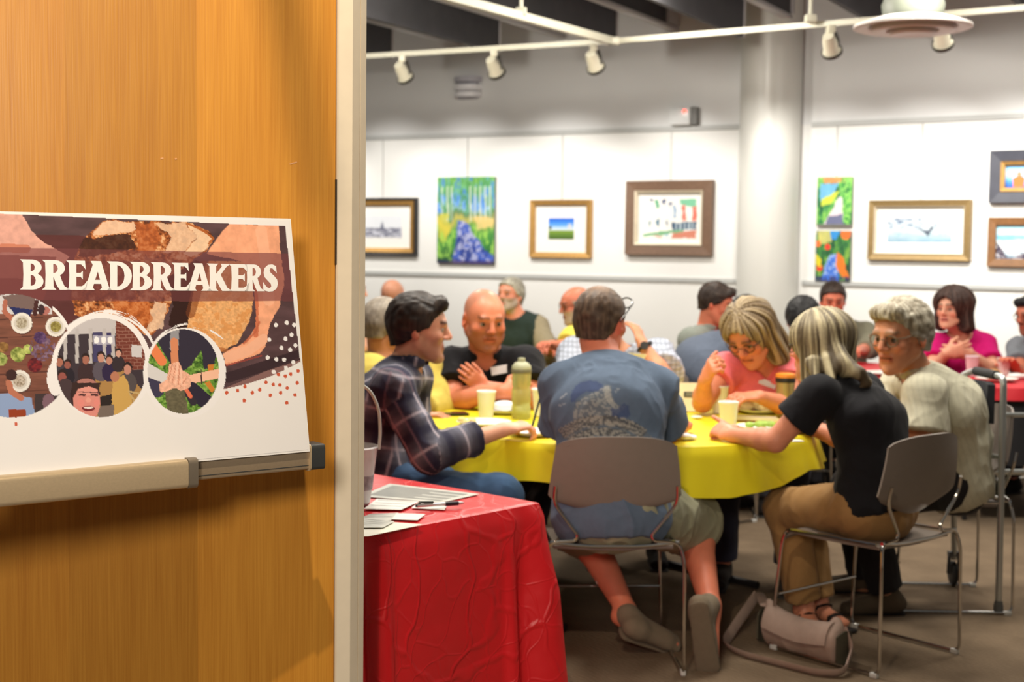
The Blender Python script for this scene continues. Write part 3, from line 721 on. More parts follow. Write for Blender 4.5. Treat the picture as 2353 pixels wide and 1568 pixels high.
# ---- title lettering, drawn glyph by glyph
def arc(cx, cy, rx, ry, a0, a1, n=8): return [(cx + rx * math.cos(math.radians(a0 + (a1 - a0) * k / n)), cy + ry * math.sin(math.radians(a0 + (a1 - a0) * k / n))) for k in range(n + 1)]
STEM_L = [(-.02, 1.0), (.05, .93), (.065, .5), (.05, .07), (-.02, 0.0)]
GL = {
 'B': (.66, [STEM_L[::-1][:0] + [(-.02, 0), (.05, .07), (.065, .5), (.05, .93), (-.02, 1.0)] + arc(.33, .755, .27, .245, 90, -58) + arc(.34, .27, .32, .27, 58, -90),
             [(.26, .60), (.26, .90)] + arc(.30, .75, .12, .15, 90, -90, 6), [(.26, .10), (.26, .50)] + arc(.31, .30, .14, .20, 90, -90, 6)]),
 'R': (.70, [[(-.02, 0), (.05, .07), (.065, .5), (.05, .93), (-.02, 1.0)] + arc(.33, .735, .28, .265, 90, -62) + [(.52, .30), (.60, .10), (.74, 0), (.48, 0), (.40, .14), (.30, .42), (.26, .44), (.27, .08), (.34, 0)],
             [(.26, .55), (.26, .90)] + arc(.30, .725, .13, .175, 90, -90, 6)]),
 'E': (.58, [[(-.02, 0), (.05, .07), (.065, .5), (.05, .93), (-.02, 1.0), (.54, 1.0), (.56, .76), (.50, .84), (.44, .90), (.26, .90), (.26, .57), (.42, .57), (.47, .62), (.47, .40), (.42, .46), (.26, .46), (.26, .10), (.46, .10), (.54, .16), (.62, .27), (.58, 0)]]),
 'A': (.78, [[(-.06, 0), (.02, .07), (.26, .88), (.20, 1.0), (.50, 1.0), (.76, .08), (.84, 0), (.50, 0), (.56, .07), (.53, .22), (.27, .22), (.23, .07), (.28, 0)], [(.30, .33), (.50, .33), (.41, .70)]]),
 'D': (.74, [[(-.02, 0), (.05, .07), (.065, .5), (.05, .93), (-.02, 1.0)] + arc(.28, .5, .46, .5, 90, -90, 12), [(.26, .10), (.26, .90)] + arc(.28, .5, .25, .40, 90, -90, 8)]),
 'K': (.76, [[(-.02, 0), (.05, .07), (.065, .5), (.05, .93), (-.02, 1.0), (.32, 1.0), (.26, .93), (.26, .58), (.50, .92), (.46, 1.0), (.74, 1.0), (.62, .90), (.42, .60), (.66, .10), (.80, 0), (.50, 0), (.44, .10), (.26, .46), (.26, .07), (.32, 0)]]),
 'S': (.54, [[(.48, .96), (.50, .74), (.44, .80)] + [(.36, .89), (.26, .90), (.22, .80), (.26, .70), (.40, .58), (.52, .44), (.55, .28), (.50, .10), (.36, .0), (.20, -.015), (.06, .02), (.0, .05), (-.01, .30), (.06, .20), (.15, .11), (.26, .09), (.32, .17), (.30, .28), (.18, .40), (.05, .54), (.01, .70), (.05, .88), (.18, 1.0), (.34, 1.02)]]),
}
XS = [50, 101, 156, 196, 250, 302, 350, 398, 433, 479, 529, 565, 606]; XE = [99, 155, 197, 251, 302, 348, 399, 434, 482, 528, 569, 604, 637]
lm = mat('title_white', (242, 240, 238), .5, var=.01)
for ch, x0, x1 in zip('BREADBREAKERS', XS, XE):
    w, loops = GL[ch]
    cu = bpy.data.curves.new('glyph', 'CURVE'); cu.dimensions = '2D'; cu.fill_mode = 'BOTH'; cu.offset = .016
    for lp in loops:
        sp = cu.splines.new('POLY'); sp.points.add(len(lp) - 1); sp.use_cyclic_u = True
        for k, q in enumerate(lp): sp.points[k].co = (q[0], q[1], 0, 1)
    tmp = bpy.data.objects.new('glyph', cu); COL.objects.link(tmp)
    dg = bpy.context.evaluated_depsgraph_get(); m2 = bpy.data.meshes.new_from_object(tmp.evaluated_get(dg))
    bpy.data.objects.remove(tmp); bpy.data.curves.remove(cu)
    for v in m2.vertices:
        px = x0 + (x1 - x0) * (v.co.x / w)
        fb = 664.5 + (px - 50) * .0075; ft = 597.5 + (px - 50) * .0215
        P = atplane(px, fb + (ft - fb) * v.co.y, PBR + PN * .0012, PN) - po
        v.co = Vector(P)
    link('title_letter', m2, lm, pst, False)

# ---- added unseen spotlight fitting: its rod is placed to throw the slanting shadow
ls = thing('shadow_rod_spotlight', 'added unseen spotlight whose rod casts the slanting shadow on the wooden door', 'spotlight', LOB)
sa = atplane(643, -60, D0, DN); sb = atplane(742, 500, D0, DN)
ra, rb2 = LOB + (sa - LOB) * .22, LOB + (sb - LOB) * .22
MB().tube([ra + (ra - rb2) * 2.2, ra, rb2], [.010, .009, .0065], 8).build('rod', trm, ls, True, LOB)  # rod added only for its shadow on the door
MB().lathe([(.001, .10), (.04, .10), (.045, .08), (.05, .03), (.052, .0), (.046, .0), (.044, .03), (.001, .05)], LOB + nrm(LOB - V3(-.5, 2.95, 1.75)) * .03, 20, nrm(LOB - V3(-.5, 2.95, 1.75))).build('lamp_head', trm, ls, True, LOB)
MB().tube([LOB + nrm(LOB - V3(-.5, 2.95, 1.75)) * .12, LOB + V3(.05, -.08, .25), LOB + V3(.05, -.08, ZC - LOB[2])], .008, 8, .05).build('stem', trm, ls, True, LOB)
# ================================================================== pictures on the back walls
def frame_pts(px0, py0, px1, py1, wall):
    p0, n, d = (W0, WN, WD) if wall == 'L' else (CORN, WN2, WD2)
    cx, cy = (px0 + px1) / 2, (py0 + py1) / 2
    a = atplane(px0, cy, p0, n); b_ = atplane(px1, cy, p0, n); t = atplane(cx, py0, p0, n); bt = atplane(cx, py1, p0, n)
    return (a + b_) / 2 * V3(1, 1, 0) + V3(0, 0, (t[2] + bt[2]) / 2), abs(float((b_ - a) @ d)), t[2] - bt[2], n, d
def art_mesh(name, c, w, h, n, d, out, fn, parent, off, nu=70, nv=70, m=None):
    u = np.linspace(0, 1, nu + 1); v = np.linspace(0, 1, nv + 1)
    U_, V_ = np.meshgrid(u, v, indexing='ij')
    P = c + d * ((U_ - .5) * w)[..., None] + V3(0, 0, 1) * ((V_ - .5) * h)[..., None] + n * out
    f = np.array([[i * (nv + 1) + j, (i + 1) * (nv + 1) + j, (i + 1) * (nv + 1) + j + 1, i * (nv + 1) + j + 1] for i in range(nu) for j in range(nv)], np.int32)
    me = np_mesh(name, P.reshape(-1, 3) - off, f)
    p = Paint(U_.ravel() * 100, 100 - V_.ravel() * 100, (240, 240, 240)); fn(p); set_col(me, lin(np.clip(p.C, 0, 255)))
    return link(name, me, m or mat('art_print', attr='Col', rough=.45, var=.02), parent, False)
def picture(label, box, wall, art, fr=None, frw=.05, frd=.03, inner=None, matw=0.0, wire=None, name='framed_picture', hang=True):
    c, w, h, n, d = frame_pts(*box, wall)
    r = thing(name, label, 'picture', c + n * .002); off = np.array(r.location)
    up = V3(0, 0, 1)
    def rect(w_, h_, o): return [c + d * (-w_ / 2) - up * h_ / 2 + n * o, c + d * (w_ / 2) - up * h_ / 2 + n * o, c + d * (w_ / 2) + up * h_ / 2 + n * o, c - d * (w_ / 2) + up * h_ / 2 + n * o]
    def ring(nm, w0, h0, w1, h1, o0, om, o1, m):
        A = rect(w0, h0, o0); B = rect(w0 - .006, h0 - .006, om); C = rect(w1, h1, o1); D = rect(w1, h1, o0)
        L = [A, B, C, D]; vs = [p for q in L for p in q]; fs = []
        for k in range(3):
            for i in range(4): fs.append([k * 4 + i, k * 4 + (i + 1) % 4, (k + 1) * 4 + (i + 1) % 4, (k + 1) * 4 + i])
        mb = MB(); mb.add(vs, fs); return mb.build(nm, m, r, False, off)
    if fr is not None:
        ring('frame', w, h, w - 2 * frw, h - 2 * frw, .003, frd, frd - .010, fr)
        wi, hi = w - 2 * frw, h - 2 * frw
        if inner is not None:
            iw = inner[1]; ring('inner_moulding', wi, hi, wi - 2 * iw, hi - 2 * iw, .003, frd + .002, frd - .012, inner[0]); wi -= 2 * iw; hi -= 2 * iw
        MB().hexa(rect(wi + .004, hi + .004, .003) + rect(wi + .004, hi + .004, .010)).build('mat_board', mat('mat_board_white', (240, 239, 235), .6, var=.01), r, False, off)
        art_mesh('art', c, wi - 2 * matw, hi - 2 * matw * .9, n, d, .012, art, r, off)
    else:
        MB().hexa(rect(w, h, .004) + rect(w, h, .034)).build('canvas', mat('canvas_edge', (120, 120, 110), .7), r, False, off)
        art_mesh('art', c, w, h, n, d, .0346, art, r, off)
    if hang:
        tp = c + up * (h / 2 - .01) + n * .008
        MB().tube([tp, V3(tp[0], tp[1], 2.485)], .0035, 6).build('hanging_wire', mat('wire_grey', (190, 190, 186), .5), r, False, off)
    return r
goldm = mat('frame_gold', (196, 152, 88), .35, .5, var=.1, scale=30); blackm = mat('frame_black', (40, 38, 40), .4, var=.1)
brnm = mat('frame_brown', (118, 92, 74), .45, var=.2, scale=60); brzm = mat('frame_bronze', (150, 126, 84), .38, .4, var=.12, scale=40)
charm = mat('frame_charcoal', (62, 64, 74), .45, var=.12); walm = mat('frame_walnut', (130, 92, 58), .42, var=.15, scale=30)
def art_tower(p):
    p.put(np.ones(len(p.X), bool), (226, 230, 236)); t = fbm(p.X * .1, p.Y * .14, seed=3)
    p.put(p.Y > 50 + 14 * t, (188, 190, 204), .8); p.poly([(44, 70), (47, 40), (50, 24), (53, 40), (56, 70)], (120, 124, 142)); p.put((p.Y > 55) & (t > .5), (110, 112, 130), .8)
    p.poly([(8, 55), (44, 68), (56, 68), (92, 55), (96, 66), (4, 66)], (120, 124, 142), .8)
def art_forest(p):
    t = fbm(p.X * .06, p.Y * .06, seed=13); t2 = fbm(p.X * .25, p.Y * .12, seed=15); q = p.Y + (t - .5) * 30
    p.C[:] = ramp(q, [(0, (120, 176, 70)), (10, (110, 180, 120)), (22, (90, 150, 214)), (38, (150, 196, 214)), (46, (96, 130, 90)), (52, (196, 180, 90)), (62, (90, 150, 70)), (78, (60, 130, 60)), (100, (30, 80, 50))])
    p.put((t2 > .56) & (q < 45), (70, 140, 70), .7); p.put((t2 < .42) & (q < 40), (60, 120, 214), .7)
    for x0, w in ((8, 2), (18, 3), (25, 2), (58, 3), (66, 2.5), (75, 3), (84, 3), (92, 2.5)): p.line([(x0, 12), (x0 + 1, 50)], w, (214, 220, 200), .8)
    p.poly([(0, 45), (22, 40), (26, 62), (10, 75), (0, 74)], (214, 200, 70), .75, wob=8); p.poly([(62, 50), (100, 46), (100, 58), (70, 60)], (226, 196, 130), .8, wob=8)
    m = p.poly([(36, 50), (46, 52), (100, 92), (100, 100), (26, 100), (34, 76)], (70, 96, 186), 1, wob=5)
    p.put(m & (fbm(p.X * .15, p.Y * .3, seed=17) > .52), (190, 190, 214), .8); p.put(m & (fbm(p.X * .2, p.Y * .2, seed=19) < .42), (30, 50, 130), .8)
    m2 = (q > 60) & ~m; p.put(m2 & (t2 > .55), (160, 210, 90), .8); p.put(p.Y > 97, (60, 40, 90), .7)
def art_field(p):
    p.C[:] = ramp(p.Y, [(0, (24, 96, 214)), (30, (90, 160, 240)), (52, (216, 232, 248)), (57, (190, 200, 190)), (60, (130, 160, 60)), (78, (96, 130, 50)), (100, (70, 96, 44))])
    p.poly([(2, 36), (14, 40), (12, 52), (0, 54)], (60, 70, 60), .8); p.poly([(76, 26), (90, 24), (94, 50), (74, 52)], (226, 214, 206), .7)
def art_street(p):
    W_ = np.ones(len(p.X), bool); p.put(W_, (244, 242, 236))
    for P, c in (([(10, 4), (18, 3), (20, 12)], (40, 70, 110)), ([(22, 6), (28, 5), (30, 24), (24, 26)], (60, 160, 110)), ([(34, 8), (42, 4), (40, 20)], (40, 60, 110)), ([(46, 14), (54, 12), (52, 24)], (50, 70, 120)),
                 ([(68, 5), (98, 4), (98, 22), (88, 24), (70, 16)], (110, 190, 150)), ([(72, 18), (78, 18), (80, 56), (74, 58)], (226, 104, 84)), ([(92, 22), (99, 22), (99, 56), (92, 58)], (226, 104, 84)), ([(56, 20), (61, 20), (62, 50), (57, 50)], (120, 160, 200)),
                 ([(54, 62), (99, 58), (99, 78), (56, 80)], (44, 74, 104)), ([(10, 60), (16, 56), (14, 76)], (40, 110, 130)), ([(24, 56), (32, 50), (30, 76)], (40, 100, 130)), ([(42, 58), (46, 54), (46, 74)], (60, 90, 120)),
                 ([(0, 90), (40, 82), (76, 78), (74, 84), (30, 92), (2, 97)], (110, 170, 120)), ([(56, 86), (99, 80), (99, 98), (54, 99)], (204, 120, 96)), ([(18, 95), (36, 93), (34, 99)], (204, 130, 110)), ([(38, 90), (50, 88), (46, 98)], (170, 200, 216))):
        p.poly(P, c, .9, wob=3, f=.15)
    for x in (62, 70, 78, 86, 92): p.line([(x, 62), (x, 78)], 3.5, (206, 220, 226), .8)
def art_path(p):
    t = fbm(p.X * .09, p.Y * .06, seed=23); t2 = fbm(p.X * .2, p.Y * .2, seed=24)
    p.C[:] = ramp(t, [(.25, (16, 70, 54)), (.5, (50, 130, 70)), (.72, (150, 206, 90))])
    p.poly([(12, 0), (86, 0), (80, 12), (20, 12)], (206, 140, 84), .9, wob=4); p.poly([(10, 12), (60, 12), (50, 36), (14, 50), (6, 38)], (110, 176, 226), .9, wob=8); p.poly([(16, 44), (50, 30), (66, 30), (40, 56), (14, 58)], (206, 216, 66), .9, wob=6)
    p.poly([(68, 0), (100, 0), (100, 100), (86, 100), (72, 50)], (60, 150, 60), .6, wob=8); p.put((p.X > 68) & (t2 > .52), (150, 214, 100), .8); p.poly([(60, 44), (72, 44), (76, 86), (70, 96), (20, 96), (40, 76)], (214, 200, 206), 1, wob=5); p.poly([(36, 82), (72, 74), (78, 96), (24, 98)], (90, 96, 130), .9, wob=6)
    p.put(p.Y > 97, (120, 118, 110))
def art_garden(p):
    t = fbm(p.X * .1, p.Y * .07, seed=33); t2 = fbm(p.X * .2, p.Y * .2, seed=34)
    p.C[:] = ramp(t, [(.25, (20, 66, 50)), (.5, (60, 126, 60)), (.75, (130, 170, 70))])
    p.poly([(0, 0), (40, 0), (46, 20), (10, 30)], (216, 200, 120), .8, wob=8); p.poly([(40, 0), (70, 0), (60, 16), (44, 16)], (50, 140, 220), .9, wob=5)
    for (x, y, r) in ((86, 6, 14), (6, 26, 8), (34, 32, 8), (12, 74, 9)): p.ell(x, y, r, r * .8, (236, 110, 50) if y != 32 and y != 74 else (226, 60, 46))
    p.poly([(0, 46), (18, 56), (16, 72), (0, 70)], (226, 206, 40), .9, wob=4); m = p.poly([(40, 48), (62, 50), (70, 100), (16, 100), (26, 76)], (60, 110, 210), 1, wob=5); p.put(m & (t2 > .52), (170, 190, 226), .8)
    p.poly([(62, 44), (80, 56), (100, 92), (96, 100), (70, 84), (58, 66)], (236, 120, 40), .95, wob=5); p.put((p.Y > 90) & (t2 > .45), (40, 40, 100), .8)
def art_bird(p):
    t = fbm(p.X * .05, p.Y * .09, seed=43); t2 = fbm(p.X * .16, p.Y * .2, seed=44)
    p.C[:] = ramp(p.Y + 30 * (t - .5), [(0, (206, 216, 222)), (60, (190, 206, 216)), (85, (160, 186, 202)), (100, (130, 166, 190))])
    p.put((p.Y < 46) & (t2 > .56) & (p.X < 75), (130, 150, 176), .8); p.put((p.Y < 46) & (t2 > .64), (80, 100, 130), .8)
    p.poly([(42, 40), (58, 52), (64, 52), (69, 34), (72, 40), (66, 62), (63, 76), (60, 66), (50, 50)], (70, 80, 96), .9, wob=3); p.put((p.Y > 60) & (t2 > .6), (150, 186, 196), .7)
def art_people(p):
    p.C[:] = ramp(p.Y, [(0, (110, 180, 240)), (40, (190, 220, 246)), (75, (60, 130, 220)), (100, (40, 70, 150))])
    for x, c in ((34, (236, 110, 50)), (66, (240, 170, 40)), (90, (226, 60, 80))): p.poly([(x - 14, 96), (x - 16, 60), (x - 5, 46), (x + 6, 46), (x + 15, 60), (x + 12, 96)], c, 1, wob=3); p.ell(x, 38, 7, 9, (226, 130, 90))
    p.poly([(70, 0), (100, 0), (100, 16), (76, 14)], (90, 190, 90), .9)
def art_sea(p):
    t = fbm(p.X * .07, p.Y * .16, seed=53)
    p.C[:] = ramp(p.Y + 16 * (t - .5), [(0, (150, 206, 226)), (28, (196, 226, 236)), (38, (110, 180, 210)), (46, (206, 224, 230)), (70, (228, 232, 236)), (88, (150, 180, 196)), (100, (90, 90, 110))])
    p.poly([(0, 50), (8, 62), (22, 96), (0, 98)], (60, 50, 70), .95, wob=5); p.poly([(40, 90), (60, 78), (84, 76), (100, 72), (100, 100), (36, 100)], (70, 60, 80), .95, wob=6); p.put((t > .6) & (p.Y > 45), (250, 250, 250), .7)
picture('black framed print with gilt rails, cut by the pale door stile', (800, 455, 962, 587), 'L', art_tower, blackm, .028, .05, (goldm, .045), .11)
picture('unframed canvas of a blue path through tall trees', (1009, 407, 1140, 606), 'L', art_forest, name='canvas_painting')
picture('small gold framed picture of a green field under blue sky', (1221, 459, 1362, 593), 'L', art_field, goldm, .05, .045, None, .13)
picture('large brown framed abstract street scene beside the column', (1442, 415, 1641, 587), 'L', art_street, brnm, .085, .06, (mat('fillet_cream', (226, 214, 190), .5), .02), .045)
picture('upper unframed canvas of a stacked pair, green garden path', (1881, 407, 1961, 520), 'R', art_path, name='canvas_painting')
picture('lower unframed canvas of a stacked pair, orange flowers by a blue path', (1878, 531, 1957, 646), 'R', art_garden, name='canvas_painting', hang=False)
picture('wide bronze framed pale picture of a flying bird', (1998, 459, 2234, 599), 'R', art_bird, brzm, .05, .045, (mat('fillet_cream'), .012), .09)
picture('black framed picture of bright figures at the right edge, upper one', (2277, 344, 2440, 467), 'R', art_people, charm, .085, .055, (goldm, .03), .0)
picture('brown framed seascape under the black framed picture', (2272, 499, 2430, 614), 'R', art_sea, walm, .06, .045, None, .0, hang=False)

# ================================================================== tables
TC = V3(0.45, 5.93, 0); TR = 0.80; TZ = 0.74
legm = mat('table_leg_black', (36, 34, 34), .45); plym = mat('table_top_grey', (150, 144, 132), .6)
def folding_round(label, c, R, rot=0.0):
    t = thing('round_table', label, 'table', c, rot)
    MB().lathe([(.001, .715), (R - .01, .715), (R, .722), (R, .734), (R - .01, .738), (.001, .738)], (0, 0, 0), 56).build('tabletop', plym, t)
    for s in (-1, 1):
        g = MB(); y = s * R * .70
        g.tube([(-.16, y * .8, .71), (-.02, y, .40), (-.02, y, .03)], .017, 8, .05).tube([(.16, y * .8, .71), (.02, y, .40), (.02, y, .03)], .017, 8, .05)
        g.build('leg', legm, t); MB().tube([(-.30, y, .018), (.30, y, .018)], .017, 8).build('foot_bar', legm, t)
    MB().tube([(0, -R * .66, .45), (0, 0, .70), (0, R * .66, .45)], .010, 8).build('brace', legm, t)
    return t
def cloth_round(name, label, c, R, m, hem, rip=.03, z=.742, nseg=180, rings=12, flare=.05, seed=0):
    """round top that falls over the rim; hem(a) gives the drop at angle a"""
    mb = MB(); vs = []; fs = []
    rr = [0.001, .25, .5, .75, .9, .98, 1.0]
    for r in rr:
        for k in range(nseg):
            a = 2 * math.pi * k / nseg; vs.append((c[0] + r * R * math.cos(a), c[1] + r * R * math.sin(a), z + (0.0015 * math.sin(9 * a + r * 7) if r < .95 else 0)))
    rg = random.Random(seed); ph = [rg.uniform(0, 6.28) for _ in range(8)]
    for i in range(1, rings + 1):
        t = i / rings
        for k in range(nseg):
            a = 2 * math.pi * k / nseg; dp = hem(a)
            w = math.sin(11 * a + ph[0] + 1.1 * math.sin(3 * a + ph[1])) + .6 * math.sin(19 * a + ph[2]) + .35 * math.sin(37 * a + ph[3])
            rad = R + .010 + flare * t * (dp / .14) ** .5 + rip * t * (.5 + .5 * w) * .8
            if i == 1: rad = R + .012
            vs.append((c[0] + rad * math.cos(a), c[1] + rad * math.sin(a), z - .004 - dp * t))
    n = len(rr) + rings
    for i in range(n - 1):
        for k in range(nseg):
            k2 = (k + 1) % nseg; fs.append([i * nseg + k, i * nseg + k2, (i + 1) * nseg + k2, (i + 1) * nseg + k])
    mb.add(vs, fs); o = mb.build(name, m, None, True)
    o.location = (0, 0, 0)
    return setp(o, label, 'tablecloth')
yelm = mat('yellow_plastic_cloth', (226, 209, 34), .42, var=.05, scale=6, bump=.12, bscale=30, spec=.4)
# translucent sheet: light passes through the hanging part a little
_nt = yelm.node_tree; _b = _nt.nodes['Principled BSDF']
_ts = _nt.nodes.new('ShaderNodeBsdfTranslucent'); _ts.inputs[0].default_value = rgb(214, 206, 20)
_ms = _nt.nodes.new('ShaderNodeMixShader'); _ms.inputs[0].default_value = .08
_out = [n for n in _nt.nodes if n.type == 'OUTPUT_MATERIAL'][0]
_nt.links.new(_b.outputs[0], _ms.inputs[1]); _nt.links.new(_ts.outputs[0], _ms.inputs[2]); _nt.links.new(_ms.outputs[0], _out.inputs[0])
folding_round('round folding table under the yellow cloth, on black folding legs', TC, TR, -.873)
def hem_y(a):
    # square sheet on a round table: four longer corners, uneven edge
    s = max(abs(math.cos(a + .35)), abs(math.sin(a + .35)))
    return .140 + .035 * (1 / s - 1) / .414 + .012 * math.sin(5 * a + 1) + .008 * math.sin(13 * a)
cloth_round('yellow_tablecloth', 'bright yellow plastic cloth over the nearest round table', TC, TR, yelm, hem_y, .022, flare=.035, seed=4)

# ---- red table in the foreground
redm = mat('red_plastic_cloth', (206, 26, 34), .38, var=.06, scale=5, spec=.5)
CX = V3(.078, 3.995, 0); CA = nrm((-.675, -.74, 0)); CB = nrm((-.81, .585, 0)); CB = nrm(V3(-CA[1], CA[0], 0)) if np.dot(V3(-CA[1], CA[0], 0), CB) > 0 else nrm(V3(CA[1], -CA[0], 0))
LA, LB = .74, 1.35
rt = thing('folding_table', 'rectangular folding table hidden under the red cloth', 'table', CX + CA * LA / 2 + CB * LB / 2); ro = np.array(rt.location)
MB().hexa([CX + CA * .012 + CB * .012 + V3(0, 0, .71), CX + CA * (LA - .012) + CB * .012 + V3(0, 0, .71), CX + CA * (LA - .012) + CB * (LB - .012) + V3(0, 0, .71), CX + CA * .012 + CB * (LB - .012) + V3(0, 0, .71),
           CX + CA * .012 + CB * .012 + V3(0, 0, .737), CX + CA * (LA - .012) + CB * .012 + V3(0, 0, .737), CX + CA * (LA - .012) + CB * (LB - .012) + V3(0, 0, .737), CX + CA * .012 + CB * (LB - .012) + V3(0, 0, .737)]).build('tabletop', plym, rt, False, ro)
for a in (.1, LA - .1):
    for b2 in (.15, LB - .15):
        p = CX + CA * a + CB * b2; MB().tube([p + V3(0, 0, .71), p + V3(0, 0, .005)], .014).build('leg', legm, rt, True, ro)
# cloth: grid over the top, then skirts on four sides meeting in soft corner folds
def red_cloth():
    nseg = 400; per = [(0, 0), (LA, 0), (LA, LB), (0, LB)]
    tot = 2 * (LA + LB); out = []
    rc = .022
    def pt_(s):
        s %= tot
        if s < LA: return (s, 0), (0, -1), s, LA
        if s < LA + LB: return (LA, s - LA), (1, 0), s - LA, LB
        if s < 2 * LA + LB: return (LA - (s - LA - LB), LB), (0, 1), s - LA - LB, LA
        return (0, LB - (s - 2 * LA - LB)), (-1, 0), s - 2 * LA - LB, LB
    ring0 = []
    for k in range(nseg):
        s = tot * k / nseg; q, n, l, L = pt_(s)
        e = min(l, L - l)
        # corner blend of the outward direction
        if e < .10:
            s2 = s - .2 if l < L / 2 else s + .2
            _, n2, _, _ = pt_(s2); w = .5 * (1 - e / .10); n = nrm(V3(n[0] * (1 - w) + n2[0] * w, n[1] * (1 - w) + n2[1] * w, 0))[:2]
        ring0.append((q, n, s, e))
    vs = []; fs = []; NR = 44
    H = .742
    for (ins, dz) in ((.5, 0), (.25, 0), (.08, 0), (.02, 0), (.006, -.0008)):
        for (q, n, s, e) in ring0:
            cx = q[0] + (LA / 2 - q[0]) * ins; cy = q[1] + (LB / 2 - q[1]) * ins * .9
            h = H + dz + .0025 * (fbm(np.array([cx * 9.]), np.array([cy * 9.]), seed=61)[0] - .5)
            vs.append(CX + CA * cx + CB * cy + V3(0, 0, h))
    for i in range(NR + 1):
        t = i / NR
        for (q, n, s, e) in ring0:
            cw = max(0, 1 - e / .16)
            drop = .735 * t
            out_ = .004 + .012 * min(1, t * 20) + .06 * t * cw ** .7 + .02 * t
            fold = .020 * t * math.sin(s * 12 + 1.3 * math.sin(s * 4)) * (1 - cw) + .062 * cw ** .7 * min(1, t * 3) * math.sin(e * 52)
            o = out_ + fold * .8
            vs.append(CX + CA * (q[0] + n[0] * o) + CB * (q[1] + n[1] * o) + V3(0, 0, max(H - .004 - drop, .004)))
    n = 5 + NR + 1
    for i in range(n - 1):
        for k in range(nseg):
            k2 = (k + 1) % nseg; fs.append([i * nseg + k, i * nseg + k2, (i + 1) * nseg + k2, (i + 1) * nseg + k])
    cidx = len(vs); vs.append(CX + CA * LA / 2 + CB * LB / 2 + V3(0, 0, H))
    for k in range(nseg): fs.append([cidx, (k + 1) % nseg, k])
    mb = MB(); mb.add(vs, fs); return mb.build('red_tablecloth', redm)
rc_o = setp(red_cloth(), 'creased red plastic cloth hanging to the floor beside the door', 'tablecloth')
# crease network: two voronoi-edge layers as bump
nt = redm.node_tree; b = nt.nodes['Principled BSDF']; tcn = [n for n in nt.nodes if n.type == 'TEX_COORD'][0]
def crease(scale, rot, st):
    m_ = nt.nodes.new('ShaderNodeMapping'); m_.inputs['Rotation'].default_value = rot; m_.inputs['Scale'].default_value = st
    dn = nt.nodes.new('ShaderNodeTexNoise'); dn.inputs['Scale'].default_value = 4; nt.links.new(tcn.outputs['Object'], dn.inputs['Vector'])
    vm = nt.nodes.new('ShaderNodeVectorMath'); vm.operation = 'MULTIPLY_ADD'; vm.inputs[1].default_value = (.22, .22, .22); nt.links.new(dn.outputs['Color'], vm.inputs[0]); nt.links.new(tcn.outputs['Object'], vm.inputs[2])
    nt.links.new(vm.outputs[0], m_.inputs[0])
    vo = nt.nodes.new('ShaderNodeTexVoronoi'); vo.feature = 'DISTANCE_TO_EDGE'; vo.inputs['Scale'].default_value = scale
    nt.links.new(m_.outputs[0], vo.inputs['Vector'])
    r_ = nt.nodes.new('ShaderNodeMapRange'); r_.inputs[1].default_value = 0; r_.inputs[2].default_value = .045; r_.inputs[3].default_value = 1; r_.inputs[4].default_value = 0; r_.interpolation_type = 'SMOOTHERSTEP'
    nt.links.new(vo.outputs['Distance'], r_.inputs[0]); return r_
c1_ = crease(5.5, (.5, .3, .2), (1, 1, .55)); c2_ = crease(10, (.1, .8, .4), (1, 1, .8))
am = nt.nodes.new('ShaderNodeMath'); am.operation = 'MULTIPLY_ADD'; am.inputs[1].default_value = .35
nt.links.new(c2_.outputs[0], am.inputs[0]); nt.links.new(c1_.outputs[0], am.inputs[2])
nz = nt.nodes.new('ShaderNodeTexNoise'); nz.inputs['Scale'].default_value = 7; nt.links.new(tcn.outputs['Object'], nz.inputs['Vector'])
am2 = nt.nodes.new('ShaderNodeMath'); am2.operation = 'MULTIPLY_ADD'; am2.inputs[1].default_value = 3.2; nt.links.new(nz.outputs['Fac'], am2.inputs[0]); nt.links.new(am.outputs[0], am2.inputs[2])
bp = nt.nodes.new('ShaderNodeBump'); bp.inputs['Strength'].default_value = .42; bp.inputs['Distance'].default_value = .006
nt.links.new(am2.outputs[0], bp.inputs['Height']); nt.links.new(bp.outputs[0], b.inputs['Normal'])

# ---- papers, pen and pail on the red table
papm = mat('paper_white', (228, 228, 222), .6, var=.02, scale=20); inkm = mat('ink_grey', (120, 120, 122), .7)
def sheet(name, label, corners, z, cat='paper', lines=0, curl=.0, m=None, group=None, thick=.0008, base=.7455):
    P = [atz(x, y, z) for x, y in corners]
    c = sum(P) / 4; r = thing(name, label, cat, (c[0], c[1], z), group=group); off = np.array(r.location)
    def fn(u, v):
        p = P[0] * (1 - u) * (1 - v) + P[1] * u * (1 - v) + P[2] * u * v + P[3] * (1 - u) * v
        return p + V3(0, 0, curl * (max(0, u - .6) ** 2 + max(0, .3 - v) ** 2) * 4)
    MB().grid(fn, 8, 8, thick).build('sheet', m or papm, r, True, off)
    if lines:
        mb = MB()
        for k in range(lines):
            v = .12 + .78 * k / lines; L = .86 if k % 4 != 3 else .5
            def fl(u, w, v=v, L=L): return fn(.07 + L * u, v + .022 * w) + V3(0, 0, .0009)
            mb.grid(fl, 6, 1)
        mb.build('printed_lines', inkm, r, True, off)
    return r
sheet('form_sheet', 'large grey printed form lying across the red table', [(895, 1112), (1102, 1136), (1012, 1156), (826, 1141)], .7455, lines=14, m=mat('paper_grey', (196, 198, 190), .6))
sheet('note_slip', 'white slip with handwriting beside the pen', [(866, 1147), (963, 1153), (922, 1172), (836, 1170)], .7485, lines=3)
sheet('note_slip', 'small white slip under the black pen', [(960, 1156), (1027, 1163), (1022, 1172), (945, 1168)], .7465)
sheet('leaflet', 'open white leaflet at the front edge of the red table', [(840, 1196), (972, 1206), (846, 1233), (800, 1233)], .7460, lines=0, m=mat('paper_warm', (226, 224, 210), .6))
